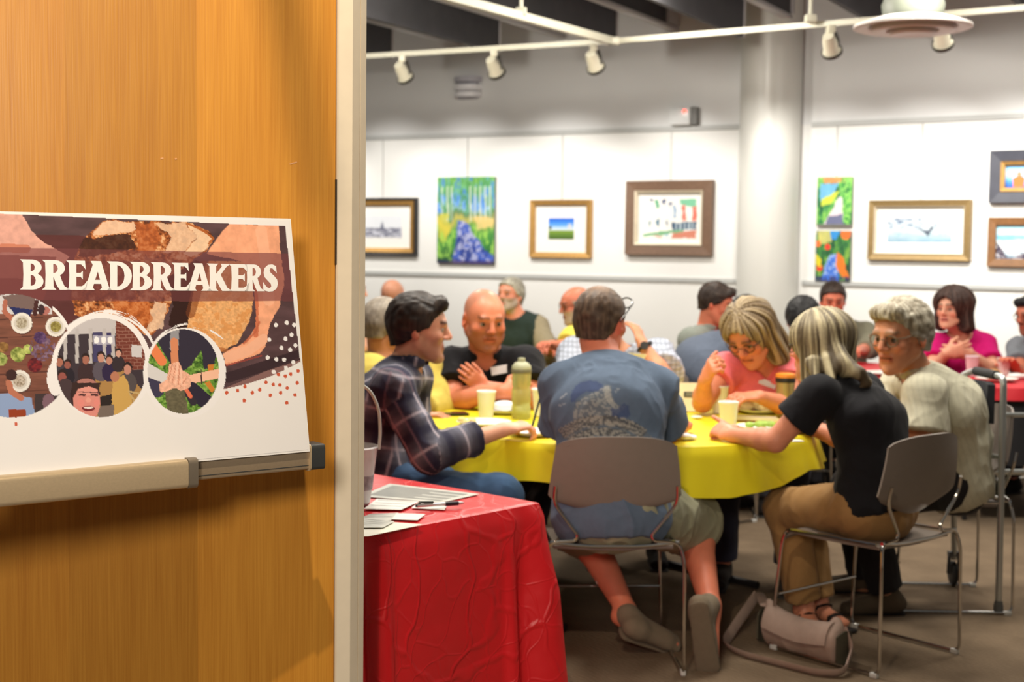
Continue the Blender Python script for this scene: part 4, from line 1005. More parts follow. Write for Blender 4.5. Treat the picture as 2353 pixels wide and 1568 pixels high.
sheet('leaflet', 'folded grey leaflet lying on the open white one', [(835, 1190), (906, 1199), (880, 1213), (800, 1213)], .7500, lines=4, m=mat('paper_grey'))
sheet('card', 'small white card fanned out behind the leaflets', [(912, 1180), (978, 1182), (960, 1196), (900, 1194)], .7480)
sheet('card', 'grey flyer behind the fanned card near the door edge', [(850, 1182), (915, 1179), (898, 1197), (815, 1196)], .7462, lines=2, m=mat('paper_grey'))
pA, pB = atz(955, 1163, .757), atz(1067, 1156, .757)
pen = thing('ballpoint_pen', 'black and silver ballpoint pen on the red table', 'pen', (pA + pB) / 2); off = np.array(pen.location); dv = pB - pA
PT = lambda t, z=0: pA + dv * t + V3(0, 0, z)
MB().tube([PT(.03), PT(.62)], .0052, 10).build('barrel', mat('pen_silver', (206, 208, 210), .25, .6), pen, True, off)
MB().tube([PT(.60), PT(.87)], .0062, 10).build('grip', mat('pen_black', (28, 24, 34), .5), pen, True, off)
MB().tube([PT(.87), PT(.94), PT(1.0)], [.0055, .004, .001], 10).build('tip', mat('pen_silver'), pen, True, off)
MB().tube([PT(.0), PT(.06)], .0045, 10).build('button', mat('pen_black'), pen, True, off)
MB().tube([PT(.04, .003), PT(.10, .009), PT(.36, .007)], .0032, 6).build('clip', mat('pen_green_black', (34, 46, 42), .4), pen, True, off)
# pail with wire handle
pc = atz(805, 1160, .745); pail = thing('party_pail', 'pale grey metal pail with a white wire handle on the red table', 'pail', pc)
MB().lathe([(.001, .002), (.052, .002), (.055, .01), (.074, .158), (.078, .162), (.074, .165), (.070, .158), (.052, .015), (.001, .012)], (0, 0, 0), 36).build('bucket', mat('pail_grey', (190, 184, 184), .35, .2, var=.12, scale=30), pail)
MB().lathe([(.0602, .045), (.0612, .045), (.0655, .085), (.0645, .086)], (0, 0, 0), 36).build('label_band', mat('pail_band', (150, 140, 146), .5, var=.4, scale=60), pail)
MB().tube([(.078, 0, .155), (.082, 0, .20), (.078, 0, .27), (.05, 0, .325), (0, 0, .345), (-.05, 0, .325), (-.078, 0, .27), (-.082, 0, .20), (-.078, 0, .155)], .0042, 8, .03).build('handle', mat('handle_white', (226, 226, 220), .4), pail)

# ================================================================== things on the yellow table
cupm = mat('cup_cream', (242, 243, 238), .5, var=.03, trans=.0)
TT = .7445
def cup(label, px, py, h=.115, r0=.028, r1=.039, group='paper cups', m=None, z=TT, straw=False):
    c = atz(px, py, z); t = thing('paper_cup', label, 'cup', c, group=group)
    MB().lathe([(.001, .004), (r0 - .002, .004), (r0, 0), (r0 + .001, .004), (r1, h - .004), (r1 + .0015, h - .002), (r1 + .001, h + .001), (r1 - .001, h - .003), (r0 + .002, .01), (.001, .008)], (0, 0, 0), 24).build('body', m or cupm, t)
    MB().lathe([(r1 - .0005, h - .006), (r1 + .0028, h - .003), (r1 + .002, h + .0015), (r1 - .001, h - .002)], (0, 0, 0), 24).build('rim', m or cupm, t)
    return t
cup('cream cup between the plaid shirt and the ribbed bottle', 1117, 962)
cup('cream cup behind the blue T-shirt, near the ribbed bottle', 1243, 956)
cup('cream cup with a white fork in it, in front of the coral top', 1653, 949, .12)
cup('cream cup by the pointing hand, nearest on the right', 1673, 990, .115)
c = atz(1653, 949, TT); fk = thing('plastic_fork', 'white plastic fork standing in the cream cup', 'fork', c + V3(-.01, 0, .02))
MB().tube([(.005, 0, 0), (-.018, 0, .10), (-.03, 0, .155)], .0055, 6, flat=.4).build('shaft', mat('plastic_white', (236, 236, 232), .35), fk)
MB().box((-.033, 0, .165), (.018, .004, .024), Matrix.Rotation(-.25, 3, 'Y'), .001).build('tines', mat('plastic_white'), fk)
# ribbed bottle
c = atz(1197, 962, TT); bt = thing('water_bottle', 'ribbed translucent green bottle with grey cap on the yellow table', 'bottle', c)
glass = mat('bottle_olive', (206, 208, 140), .25, trans=.55, ior=1.25, var=.12, scale=18)
MB().lathe([(.001, 0), (.036, 0), (.040, .006), (.040, .05), (.037, .06), (.040, .072), (.040, .12), (.036, .132), (.040, .144), (.040, .195), (.036, .21), (.001, .212)], (0, 0, 0), 28).build('body', glass, bt)
MB().lathe([(.0405, .196), (.0415, .21), (.040, .222), (.028, .236), (.016, .240), (.015, .255), (.001, .257)], (0, 0, 0), 28).build('cap', mat('cap_olive_grey', (168, 170, 140), .4), bt)
MB().lathe([(.0412, .192), (.0425, .196), (.0425, .206), (.0412, .21)], (0, 0, 0), 28).build('cap_ring', mat('cap_ring_dark', (110, 108, 90), .5), bt)
# tumbler
c = atz(1803, 958, TT); tb = thing('travel_tumbler', 'steel tumbler with orange lid on the yellow table', 'tumbler', c)
MB().lathe([(.001, 0), (.034, 0), (.036, .006), (.040, .14), (.041, .16), (.001, .161)], (0, 0, 0), 28).build('body', mat('tumbler_steel', (176, 164, 110), .3, .6, var=.08), tb)
MB().lathe([(.0412, .150), (.0425, .152), (.0425, .170), (.0412, .172), (.001, .172)], (0, 0, 0), 28).build('seal_band', mat('band_black', (34, 34, 34), .5), tb)
MB().lathe([(.0435, .171), (.044, .178), (.043, .186), (.030, .190), (.001, .190)], (0, 0, 0), 28).build('lid', mat('lid_orange', (224, 140, 50), .4), tb)
# table card
c = atz(1584, 944, TT); cd = thing('table_card', 'cream folded table card with a dark printed panel', 'sign', c, -.05)
cdm = mat('card_cream', (226, 218, 180), .6)
for s in (-1, 1):
    MB().hexa([(-.052, s * .03 - .0005, 0), (.052, s * .03 - .0005, 0), (.052, s * .03 + .0005, 0), (-.052, s * .03 + .0005, 0), (-.052, -.0005 + s * .001, .125), (.052, -.0005 + s * .001, .125), (.052, .0005 + s * .001, .125), (-.052, .0005 + s * .001, .125)]).build('leaf', cdm, cd, False)
def cdf(z): return -.03 * (1 - z / .125) - .0022
MB().hexa([(-.027, cdf(.062) - .0006, .062), (.027, cdf(.062) - .0006, .062), (.027, cdf(.062), .062), (-.027, cdf(.062), .062), (-.027, cdf(.086) - .0006, .086), (.027, cdf(.086) - .0006, .086), (.027, cdf(.086), .086), (-.027, cdf(.086), .086)]).build('printed_panel', mat('panel_dark', (50, 54, 46), .6), cd, False)
for zz, w in ((.077, .018), (.069, .020)):
    MB().hexa([(-w, cdf(zz) - .0012, zz), (w, cdf(zz) - .0012, zz), (w, cdf(zz) - .0004, zz), (-w, cdf(zz) - .0004, zz), (-w, cdf(zz + .004) - .0012, zz + .004), (w, cdf(zz + .004) - .0012, zz + .004), (w, cdf(zz + .004) - .0004, zz + .004), (-w, cdf(zz + .004) - .0004, zz + .004)]).build('print_line', mat('print_grey', (150, 150, 120), .6), cd, False)
# plates
platem = mat('plate_white', (232, 232, 226), .4, var=.02)
def plate(label, px, py, r=.11, z=TT, name='paper_plate', m=None, group='paper plates'):
    c = atz(px, py, z); t = thing(name, label, 'plate', c, group=group)
    MB().lathe([(.001, .001), (r * .68, .001), (r * .72, .003), (r, .016), (r + .001, .018), (r - .003, .0175), (r * .7, .0065), (.001, .005)], (0, 0, 0), 32).build('dish', m or platem, t); return c
def lumps(name, label, cat, c, parts, m, z0=0.0):
    """food: each lump a squashed noisy ball; several lumps = one thing with pieces as parts"""
    t = thing(name, label, cat, c)
    for (dx, dy, rx, ry, rz_) in parts:
        bm = bmesh.new(); bmesh.ops.create_icosphere(bm, subdivisions=3, radius=1)
        V = np.array([v.co[:] for v in bm.verts]); q = V * (1 + .28 * (fbm(V[:, 0] * 2.2 + dx * 99, V[:, 1] * 2.2 + 5, V[:, 2] * 2.2, seed=71) - .5)[:, None])
        mb = MB(); mb.add(q * V3(rx, ry, rz_) + V3(dx, dy, rz_ + z0), [[v.index for v in f.verts] for f in bm.faces]); bm.free()
        mb.build('piece', m, t)
    return t
breadm = mat('bread_cream', (226, 206, 140), .8, var=.18, scale=40); greenm = mat('lettuce', (150, 180, 70), .5, var=.3, scale=50); napm = mat('napkin', (236, 236, 234), .8, var=.03)
pcl = plate('white plate of bread in front of the coral top', 1745, 948, .105)
lumps('bread_chunk', 'torn pale bread on the plate beside the steel tumbler', 'bread', pcl + V3(0, 0, .006), [(-.06, .0, .035, .03, .022), (.0, .01, .04, .035, .034), (.06, .0, .032, .03, .026), (.02, -.04, .03, .025, .02)], breadm)
pcl = plate('white plate behind the cream cup, beside the ribbed bottle', 1158, 949, .10)
lumps('napkin', 'crumpled white napkin heaped on the plate near the bottle', 'napkin', pcl + V3(0, 0, .006), [(.0, 0, .05, .035, .024), (.045, .01, .03, .03, .018)], napm)
pcl = plate('white plate at the plaid cuff with a little food', 1112, 978, .11)
lumps('food_scraps', 'pale food scraps on the plate by the plaid cuff', 'food', pcl + V3(-.07, 0, .006), [(-.02, 0, .018, .016, .014), (.02, .01, .02, .016, .012), (.0, -.03, .016, .014, .01)], breadm)
plate('white plate under the writing hand', 1226, 1000, .095)
plate('white plate in front of the black T-shirt', 1818, 992, .10)
c = atz(1752, 988, TT); plate('small white plate of salad beyond the resting elbow', 1740, 988, .085)
lumps('salad_leaves', 'green salad leaves on the small plate', 'salad', c + V3(0, 0, .006), [(0, 0, .035, .03, .016), (-.05, .01, .02, .02, .012), (.03, .02, .03, .02, .014)], greenm)
for lb, px, py, pp in (('crumpled napkin at the near edge beside the blue sleeve', 1572, 1012, [(0, 0, .03, .025, .014), (.03, .01, .02, .02, .01)]), ('flat napkin scrap at the near right edge of the yellow cloth', 1828, 1016, [(0, 0, .03, .018, .004)]), ('white sachet between the table card and the pointing hand', 1601, 962, [(0, 0, .024, .016, .006)]), ('white napkin scrap beside the table card', 1625, 938, [(0, 0, .02, .016, .012), (.02, 0, .016, .014, .01)])):
    lumps('napkin', lb, 'napkin', atz(px, py, TT), pp, napm)
a_, b_ = atz(1690, 962, TT + .008), atz(1786, 967, TT + .008); c = (a_ + b_) / 2
kn = thing('cutlery_tray', 'narrow brown tray lying behind the salad plate', 'tray', c)
MB().hexa([p - c for p in bar(a_, b_, .05, .004)]).build('base', mat('tray_brown', (150, 122, 92), .5), kn, False)
for s in (-1, 1):
    MB().hexa([p - c + V3(0, s * .025, .006) for p in bar(a_, b_, .004, .014)]).build('side', mat('tray_pale', (214, 204, 190), .5), kn, False)
c = atz(1035, 951, TT + .006); ph = thing('mobile_phone', 'black phone lying on the yellow cloth beside the plaid sleeve', 'phone', c - V3(0, 0, .005), .3)
MB().box((0, 0, .005), (.15, .075, .009), bev=.004).build('case', mat('phone_black', (30, 30, 32), .35), ph); MB().box((0, 0, .0099), (.138, .066, .0006)).build('screen', mat('phone_glass', (18, 18, 22), .1), ph, False)
pA, pB = at(1222, 984, 5.33), at(1240, 918, 5.36); dv = pB - pA
pn = thing('ballpoint_pen', 'slim dark blue pen held upright in the plaid man\'s hand', 'pen', pA); MB().tube([(0, 0, 0), dv * .12, dv], [.002, .0042, .004], 8).build('barrel', mat('pen_blue', (30, 46, 70), .4), pn)
MB().tube([dv * .99, dv * 1.06], .0035, 8).build('button', mat('pen_black'), pn)

# ================================================================== stacking chairs
chairp = mat('chair_plastic_taupe', (128, 118, 110), .42, var=.03, scale=40, bump=.05, bscale=400); chrome = mat('chrome', (200, 198, 194), .16, 1.0, var=.03); glidem = mat('glide_clear', (206, 208, 206), .2)
def hwb(v): return float(np.interp(v, [0, .06, .13, .20, .5, .85, .94, .98, 1.0], [.115, .160, .208, .228, .220, .206, .204, .199, .184]))
def make_chair(label, loc, rz, group='stacking chairs'):
    t = thing('stacking_chair', label, 'chair', loc, rz, group)
    def back(u, v):
        x = (u * 2 - 1) * hwb(v); z = .545 + .285 * v - .022 * abs(u * 2 - 1) ** 3 * (v > .9) + (.03 * (u * 2 - 1) ** 2 * (1 - v) ** 2)
        y = -.215 - .055 * v - .012 * math.sin(v * 3.1) + .05 * (x / .22) ** 2 * (.4 + .6 * v) + .02 * max(0, .15 - v) / .15
        return (x, y, z)
    MB().grid(back, 28, 24, .009).build('back_shell', chairp, t)
    def seat(u, v):
        k = u * 2 - 1; x = k * (.205 + .012 * math.sin(v * 3.1)); y = -.205 + .42 * v
        z = .452 - .020 * math.sin(math.pi * v) * (1 - k * k) - .035 * max(0, v - .86) / .14 * ((v - .86) / .14 if v > .86 else 0) - .012 * k ** 4 - .018 * (1 - v) ** 4 * (1 - k * k)
        return (x, y, z)
    MB().grid(seat, 20, 20, .010).build('seat', chairp, t)
    for s in (-1, 1):
        pts = [(s * .208, -.250, .66), (s * .212, -.238, .60), (s * .125, -.222, .485), (s * .135, -.226, .467), (s * .222, -.226, .462), (s * .238, -.238, .40), (s * .243, -.245, .010), (s * .243, .235, .010), (s * .225, .205, .40), (s * .218, .19, .448), (s * .216, -.20, .455)]
        MB().tube(pts, .0065, 8, .035).build('side_frame', chrome, t)
        for yy in (-.225, .215): MB().box((s * .243, yy, .009), (.018, .03, .018), bev=.004).build('glide', glidem, t)
    MB().tube([(-.228, .212, .205), (.228, .212, .205)], .0055, 8).build('crossbar', chrome, t)
    MB().tube([(-.222, -.226, .462), (-.10, -.224, .448), (.10, -.224, .448), (.222, -.226, .462)], .0065, 8, .05).build('rear_rail', chrome, t)
    return t
def dup(root, loc, rz, label):
    r = root.copy(); COL.objects.link(r); r.location = tuple(float(v) for v in loc); r.rotation_euler = (0, 0, rz); r['label'] = label
    for ch in list(root.children):
        c = ch.copy(); COL.objects.link(c); c.parent = r
    return r
def face_rz(f): return math.atan2(f[1], f[0]) - math.pi / 2
CH_BLUE = V3(.345, 5.02, 0)
ch0 = make_chair('taupe stacking chair seen from behind under the blue T-shirt man', CH_BLUE, face_rz((-.06, 1)))
CH_BLK = V3(1.30, 5.13, 0); F_BLK = nrm((-.321, .384, 0))
dup(ch0, CH_BLK, face_rz(F_BLK), 'taupe stacking chair under the woman in black, nearest on the right')
CH_CRM = V3(1.80, 5.92, 0); F_CRM = nrm((-1, .03, 0))
dup(ch0, CH_CRM, face_rz(F_CRM), 'taupe stacking chair under the man in the cream shirt, before the walker')
CH_PLD = V3(-.60, 5.33, 0); F_PLD = nrm((1, .12, 0))
dup(ch0, CH_PLD, face_rz(F_PLD), 'taupe stacking chair under the plaid shirt man, half hidden by the door')

# ================================================================== walker
wal = mat('walker_aluminium', (188, 192, 190), .3, .75, var=.04)
WKO = V3(1.98, 5.70, 0); wk = thing('walker', 'folding aluminium walker with black grips standing right of the cream shirt man', 'walker', WKO)
dk = at(2205, 1355, 6.17) - WKO; dk[2] = 0; dk = V3(-.03, .46, 0); wx = V3(.55, .03, 0)
for s, o in ((0, V3(0, 0, 0)), (1, wx)):
    sg = 1 if s == 0 else -1
    MB().tube([o + V3(.01, 0, .02), o + V3(0, 0, .94), o + V3(0, .02, .965), o + V3(-.03 * sg, .30, .965), o + V3(-.07 * sg, .36, .93), o + dk + V3(-.03 * sg, -.04, .52), o + dk + V3(0, 0, .12)], .0135, 10, .05).build('side_frame', wal, wk)
    MB().tube([o + V3(0, .0, .64), o + dk * .93 + V3(-.02 * sg, 0, .60)], .010, 8).build('side_brace', wal, wk)
    MB().tube([o + V3(-.005 * sg, .07, .966), o + V3(-.025 * sg, .27, .966)], .019, 10).build('grip', mat('grip_black', (34, 34, 36), .7), wk)
    MB().lathe([(.001, -.012), (.045, -.012), (.055, -.006), (.055, .006), (.045, .012), (.001, .012)], o + dk + V3(0, .01, .056), 20, (1, 0, 0)).build('wheel', mat('wheel_black', (40, 40, 42), .6), wk)
    MB().tube([o + dk + V3(.022, 0, .14), o + dk + V3(.022, .01, .056)], .008, 8).tube([o + dk + V3(-.022, 0, .14), o + dk + V3(-.022, .01, .056)], .008, 8).box(o + dk + V3(0, 0, .145), (.055, .03, .02)).build('wheel_fork', mat('fork_grey', (90, 92, 94), .5), wk)
    MB().lathe([(.001, 0), (.02, 0), (.02, .03), (.015, .05)], o + V3(.01, 0, .002), 14).build('rubber_tip', mat('rubber_grey', (90, 90, 88), .8), wk)
fb = [V3(-.045, .34, .80), V3(.60, .36, .80)]
MB().tube([V3(.005, .02, .81), V3(.545, .05, .81)], .010, 8).build('cross_bar', wal, wk)
MB().tube([V3(-.02, .20, .57), V3(.02, .32, .53), V3(.53, .35, .53), V3(.57, .24, .57)], .012, 8, .04).build('cross_bar', wal, wk)
MB().lathe([(.001, -.012), (.022, -.012), (.022, .012), (.001, .012)], V3(-.05, .33, .82), 14, (1, 0, 0)).build('folding_hub', mat('fork_grey'), wk)
def pouch(u, v): return V3(-.035 + .02 * math.sin(u * 3.1), .04 + .24 * u, .93 - .16 * v * (1 - .55 * u))
MB().grid(pouch, 8, 8, .03).build('black_pouch', mat('pouch_black', (40, 42, 50), .7), wk)
# ================================================================== body builder: signed-distance fields -> surface nets
class Field:
    def __init__(s, lo, hi, vox):
        s.lo = np.array(lo, float); s.v = vox
        n = np.ceil((np.array(hi, float) - s.lo) / vox).astype(int) + 1
        s.n = n
        s.ax = [np.float32(s.lo[i]) + np.arange(n[i], dtype=np.float32) * np.float32(vox) for i in range(3)]
        s.f = np.full(n, .06, np.float32)
    def _sl(s, mn, mx):
        i0 = np.clip(np.floor((mn - s.lo) / s.v).astype(int), 0, s.n - 1); i1 = np.clip(np.ceil((mx - s.lo) / s.v).astype(int) + 1, 1, s.n)
        if np.any(i1 - i0 < 1): return None
        return tuple(slice(a, b) for a, b in zip(i0, i1))
    def _pts(s, sl):
        return s.ax[0][sl[0]][:, None, None], s.ax[1][sl[1]][None, :, None], s.ax[2][sl[2]][None, None, :]
    def cap(s, a, b, ra, rb=None, right=None, k=.02, op='add', capc=None, capa=None):
        """tapered capsule; ra / rb scalar or (width, depth) half axes; capc / capa: end roundness"""
        a = np.array(a, float); b = np.array(b, float); rb = ra if rb is None else rb
        wa, da = (ra, ra) if np.isscalar(ra) else ra
        wb, db = (rb, rb) if np.isscalar(rb) else rb
        L = np.linalg.norm(b - a); ax = (b - a) / L if L > 1e-6 else V3(0, 0, 1)
        R = V3(1, 0, 0) if right is None else np.array(right, float)
        R = R - ax * (R @ ax)
        if np.linalg.norm(R) < 1e-3: R = V3(0, 1, 0) - ax * ax[1]
        R = nrm(R); F = np.cross(ax, R)
        m = max(wa, da, wb, db) + k + 2.5 * s.v
        sl = s._sl(np.minimum(a, b) - m, np.maximum(a, b) + m)
        if sl is None: return
        X, Y, Z = s._pts(sl); X = X - np.float32(a[0]); Y = Y - np.float32(a[1]); Z = Z - np.float32(a[2])
        t = X * np.float32(ax[0]) + Y * np.float32(ax[1]) + Z * np.float32(ax[2])
        x = X * np.float32(R[0]) + Y * np.float32(R[1]) + Z * np.float32(R[2])
        y = X * np.float32(F[0]) + Y * np.float32(F[1]) + Z * np.float32(F[2])
        tc = np.clip(t / max(L, 1e-6), 0, 1); ez = t - tc * L
        w = wa + (wb - wa) * tc; d = da + (db - da) * tc; mn = np.minimum(w, d)
        cz = mn
        if capc is not None: cz = np.where(ez > 0, capc, cz)
        if capa is not None: cz = np.where(ez < 0, capa, cz)
        D = (np.sqrt((x / w) ** 2 + (y / d) ** 2 + (ez / cz) ** 2) - 1) * mn
        if capc is not None or capa is not None: D = np.maximum(D, np.abs(ez) - cz)
        s._mix(sl, D, k, op)
    def ell(s, c, r, axes=None, k=.02, op='add'):
        c = np.array(c, float); r = np.array(r, float); m = r.max() + k + 2.5 * s.v
        sl = s._sl(c - m, c + m)
        if sl is None: return
        X, Y, Z = s._pts(sl); X = X - np.float32(c[0]); Y = Y - np.float32(c[1]); Z = Z - np.float32(c[2])
        A = np.eye(3) if axes is None else np.array(axes)
        q = 0
        for i in range(3): q = q + ((X * np.float32(A[i][0]) + Y * np.float32(A[i][1]) + Z * np.float32(A[i][2])) / np.float32(r[i])) ** 2
        s._mix(sl, (np.sqrt(q) - 1) * r.min(), k, op)
    def _mix(s, sl, D, k, op):
        g = s.f[sl]; D = D.astype(np.float32)
        if op == 'add':
            h = np.maximum(k - np.abs(g - D), 0); s.f[sl] = np.minimum(g, D) - h * h / (4 * k)
        elif op == 'sub':
            D = -D; h = np.maximum(k - np.abs(g - D), 0); s.f[sl] = np.maximum(g, D) + h * h / (4 * k)
    def cut(s, p, n, k=.004):
        """keep the side where (x-p).n < 0"""
        X, Y, Z = s._pts((slice(None),) * 3)
        D = (X - np.float32(p[0])) * np.float32(n[0]) + (Y - np.float32(p[1])) * np.float32(n[1]) + (Z - np.float32(p[2])) * np.float32(n[2])
        s.f = np.maximum(s.f, D)
    def net(s):
        f = s.f.copy(); f[0] = f[-1] = .05; f[:, 0] = f[:, -1] = .05; f[:, :, 0] = f[:, :, -1] = .05
        sg = f < 0
        c = np.zeros(np.array(f.shape) - 1, np.int8)
        offs = [(i, j, k) for i in (0, 1) for j in (0, 1) for k in (0, 1)]
        N_ = f.shape
        for (i, j, k) in offs: c += sg[i:N_[0] - 1 + i, j:N_[1] - 1 + j, k:N_[2] - 1 + k]
        act = (c > 0) & (c < 8)
        I, J, K = np.nonzero(act); n = len(I)
        idx = np.full(c.shape, -1, np.int32); idx[I, J, K] = np.arange(n)
        val = [f[I + i, J + j, K + k] for (i, j, k) in offs]
        acc = np.zeros((n, 3)); cnt = np.zeros(n)
        for a in range(8):
            for b in range(a + 1, 8):
                d = np.array(offs[b]) - np.array(offs[a])
                if np.abs(d).sum() != 1: continue
                m = (val[a] < 0) != (val[b] < 0)
                t = np.where(m, val[a] / np.where(m, val[a] - val[b], 1), 0)
                acc += (np.array(offs[a])[None] + t[:, None] * d[None]) * m[:, None]; cnt += m
        P = s.lo + (np.stack([I, J, K], 1) + acc / cnt[:, None]) * s.v
        Q = []
        for ax in range(3):
            o = [1, 1, 1]; o[ax] = 0
            A = sg[tuple(slice(1 - o[i] if False else (1 if o[i] else 0), N_[i] - 1) for i in range(3))]
            sl1 = tuple(slice((1 if o[i] else 1), N_[i] - (1 if o[i] else 0)) for i in range(3))
            B = sg[sl1]
            mm = A != B
            i_, j_, k_ = np.nonzero(mm); base = np.stack([i_, j_, k_], 1) + np.array(o)
            u, v = [(1, 2), (2, 0), (0, 1)][ax]
            e1 = np.zeros(3, int); e1[u] = 1; e2 = np.zeros(3, int); e2[v] = 1
            def g(p): return idx[p[:, 0], p[:, 1], p[:, 2]]
            q = np.stack([g(base - e1 - e2), g(base - e2), g(base), g(base - e1)], 1)
            fl = ~A[i_, j_, k_]; q[fl] = q[fl][:, ::-1]
            Q.append(q)
        Q = np.concatenate(Q); Q = Q[(Q >= 0).all(1)]
        return P, Q.astype(np.int32)

def normals(P, Q):
    n = np.cross(P[Q[:, 2]] - P[Q[:, 0]], P[Q[:, 3]] - P[Q[:, 1]]); vn = np.zeros_like(P)
    for i in range(4): np.add.at(vn, Q[:, i], n)
    return vn / np.maximum(np.linalg.norm(vn, axis=1, keepdims=True), 1e-9)
def folds(P, amp, seed=0, freq=1.0):
    """cloth relief: warped ridges at two sizes"""
    a = fbm(P[:, 0] * 5 + seed, P[:, 1] * 5, P[:, 2] * 5, seed=seed, o=2); b = fbm(P[:, 0] * 5 + 40, P[:, 1] * 5 + seed, P[:, 2] * 5, seed=seed + 3, o=2)
    q = np.stack([P[:, 0] + .16 * a, P[:, 1] + .16 * b, P[:, 2] * .8 + .16 * a], 1) * freq
    r = 1 - np.abs(2 * vnoise(q[:, 0] * 13, q[:, 1] * 13, q[:, 2] * 9, seed + 7) - 1)
    r2 = 1 - np.abs(2 * vnoise(q[:, 0] * 26, q[:, 1] * 26, q[:, 2] * 18, seed + 9) - 1)
    return amp * ((r ** 2 - .4) + .4 * (r2 ** 2 - .4))
clothm = {}
def cloth_mat(kind):
    if kind not in clothm:
        clothm[kind] = mat('cloth_' + kind, attr='Col', rough=.85 if kind == 'matte' else .6, var=.05, scale=60, bump=.15, bscale=500, spec=.2, sheen=.05 if kind == 'matte' else 0)
    return clothm[kind]
skinm = mat('skin', attr='Col', rough=.42, var=.035, scale=40, spec=.35)
_b = skinm.node_tree.nodes['Principled BSDF']; _b.inputs['Subsurface Weight'].default_value = .12; _b.inputs['Subsurface Radius'].default_value = (.01, .004, .002); _b.inputs['Subsurface Scale'].default_value = .6
hairm = mat('hair', attr='Col', rough=.5, var=.12, scale=90, spec=.35)
eyem = mat('eye', attr='Col', rough=.15, var=.0)

def add_hand(F, wr, d, n, side, curl=.35, k=.008, spread=.10, thumb=.7, sc=1.0, curls=None):
    """wr wrist, d finger direction, n palm normal (palm side), side +1/-1 puts the thumb at +-(d x n)"""
    d = nrm(d); n = nrm(np.array(n) - d * (np.array(n) @ d)); s = np.cross(d, n) * side
    F.cap(wr - d * .01, wr + d * .03 * sc, (.027 * sc, .021 * sc), (.034 * sc, .017 * sc), s, k=.015)
    F.cap(wr + d * .03 * sc, wr + d * .088 * sc, (.036 * sc, .0165 * sc), (.042 * sc, .0135 * sc), s, k=.012)
    L = [.072, .082, .078, .060]; off = [.031, .0105, -.011, -.031]; rr = [.0092, .0095, .0092, .008]
    cs = curls or [curl] * 4
    for i in range(4):
        p = wr + d * (.088 - (.006 if i == 3 else 0)) * sc + s * off[i] * sc
        a = 0.0; ln = L[i] * sc
        sd = s * (off[i] / .031) * spread
        for j, fr in enumerate((.44, .32, .24)):
            a += cs[i] * (1.0 if j else .8) * 1.25
            dirv = nrm(d * math.cos(a) + n * math.sin(a) + sd * math.cos(a))
            q = p + dirv * ln * fr
            F.cap(p, q, rr[i] * sc * (1 - .06 * j), rr[i] * sc * (1 - .06 * (j + 1)), k=k * .6); p = q
    p = wr + d * .022 * sc + s * .024 * sc + n * .008
    t1 = nrm(d * .55 + s * thumb + n * .35); q = p + t1 * .045 * sc; F.cap(p, q, .0145 * sc, .0115 * sc, k=.012)
    t2 = nrm(d * .85 + s * thumb * .35 + n * .35); r = q + t2 * .032 * sc; F.cap(q, r, .011 * sc, .0102 * sc, k=.005)
    F.cap(r, r + nrm(t2 + n * .25) * .024 * sc, .0102 * sc, .0085 * sc, k=.004)

SK_FAIR = (224, 168, 140); SK_PINK = (226, 150, 122); SK_TAN = (206, 146, 112); SK_WARM = (196, 128, 92); SK_RED = (214, 128, 100)
class HeadFrame:
    def __init__(s, c, f, tilt=0.0, sc=1.0, up=None):
        s.c = np.array(c, float); s.f = nrm(f); u = V3(0, 0, 1) if up is None else np.array(up, float)
        s.u = nrm(u - s.f * (u @ s.f)); s.r = np.cross(s.f, s.u)
        if tilt:
            s.u, s.r = nrm(s.u * math.cos(tilt) + s.r * math.sin(tilt)), nrm(s.r * math.cos(tilt) - s.u * math.sin(tilt))
        s.s = sc
    def P(s, x, y, z): return s.c + s.s * (s.r * x + s.f * y + s.u * z)
    def L(s, P):
        q = (P - s.c) / s.s; return np.stack([q @ s.r, q @ s.f, q @ s.u], 1)
    @property
    def axes(s): return [s.r, s.f, s.u]

def add_head(F, H, fem=False, jaw=1.0, fat=1.0):
    P = H.P; S = H.s; A = H.axes
    F.ell(P(0, -.018, .032), V3(.077, .097, .088) * S, A, k=.02)
    F.cap(P(0, .034, .035), P(0, .045, -.060), (.060 * S, .048 * S), (.049 * S * fat, .042 * S), H.r, k=.03)
    F.cap(P(0, .040, -.055), P(0, .066, -.096), (.046 * S * jaw * fat, .036 * S), (.026 * S * jaw, .022 * S), H.r, k=.025)
    for sx in (-1, 1):
        F.cap(P(sx * .050, .0, -.045), P(sx * .028, .06, -.088), .024 * S * jaw, .016 * S, k=.02)
        F.ell(P(sx * .043, .058, -.018), V3(.022, .022, .02) * S * (1.05 if fat > 1 else 1), A, k=.02)
    F.cap(P(-.036, .083, .030), P(.036, .083, .030), .011 * S, .011 * S, k=.014)
    for sx in (-1, 1): F.ell(P(sx * .032, .104, .008), V3(.021, .020, .013) * S, A, k=.010, op='sub')
    F.cap(P(0, .087, .020), P(0, .106, -.018), .0090 * S, .0125 * S, k=.009)
    for sx in (-1, 1): F.ell(P(sx * .012, .096, -.023), V3(.009, .011, .008) * S, A, k=.006)
    F.cap(P(-.019, .083, -.050), P(.019, .083, -.050), .0085 * S, k=.006, right=H.u); F.cap(P(-.016, .083, -.062), P(.016, .083, -.062), .009 * S, k=.006)
    F.cap(P(-.024, .097, -.0560), P(.024, .097, -.0560), .0035 * S, k=.004, op='sub')
    F.ell(P(0, .079, -.098), V3(.019, .016, .015) * S * jaw, A, k=.015)
    for sx in (-1, 1):
        ax = [nrm(H.r * sx * .85 + H.f * -.5), nrm(H.f * .85 + H.r * sx * .5), H.u]
        F.ell(P(sx * .079, -.014, -.004), V3(.010, .020, .033) * S, ax, k=.008); F.ell(P(sx * .088, -.004, .0), V3(.008, .009, .015) * S, ax, k=.004, op='sub')
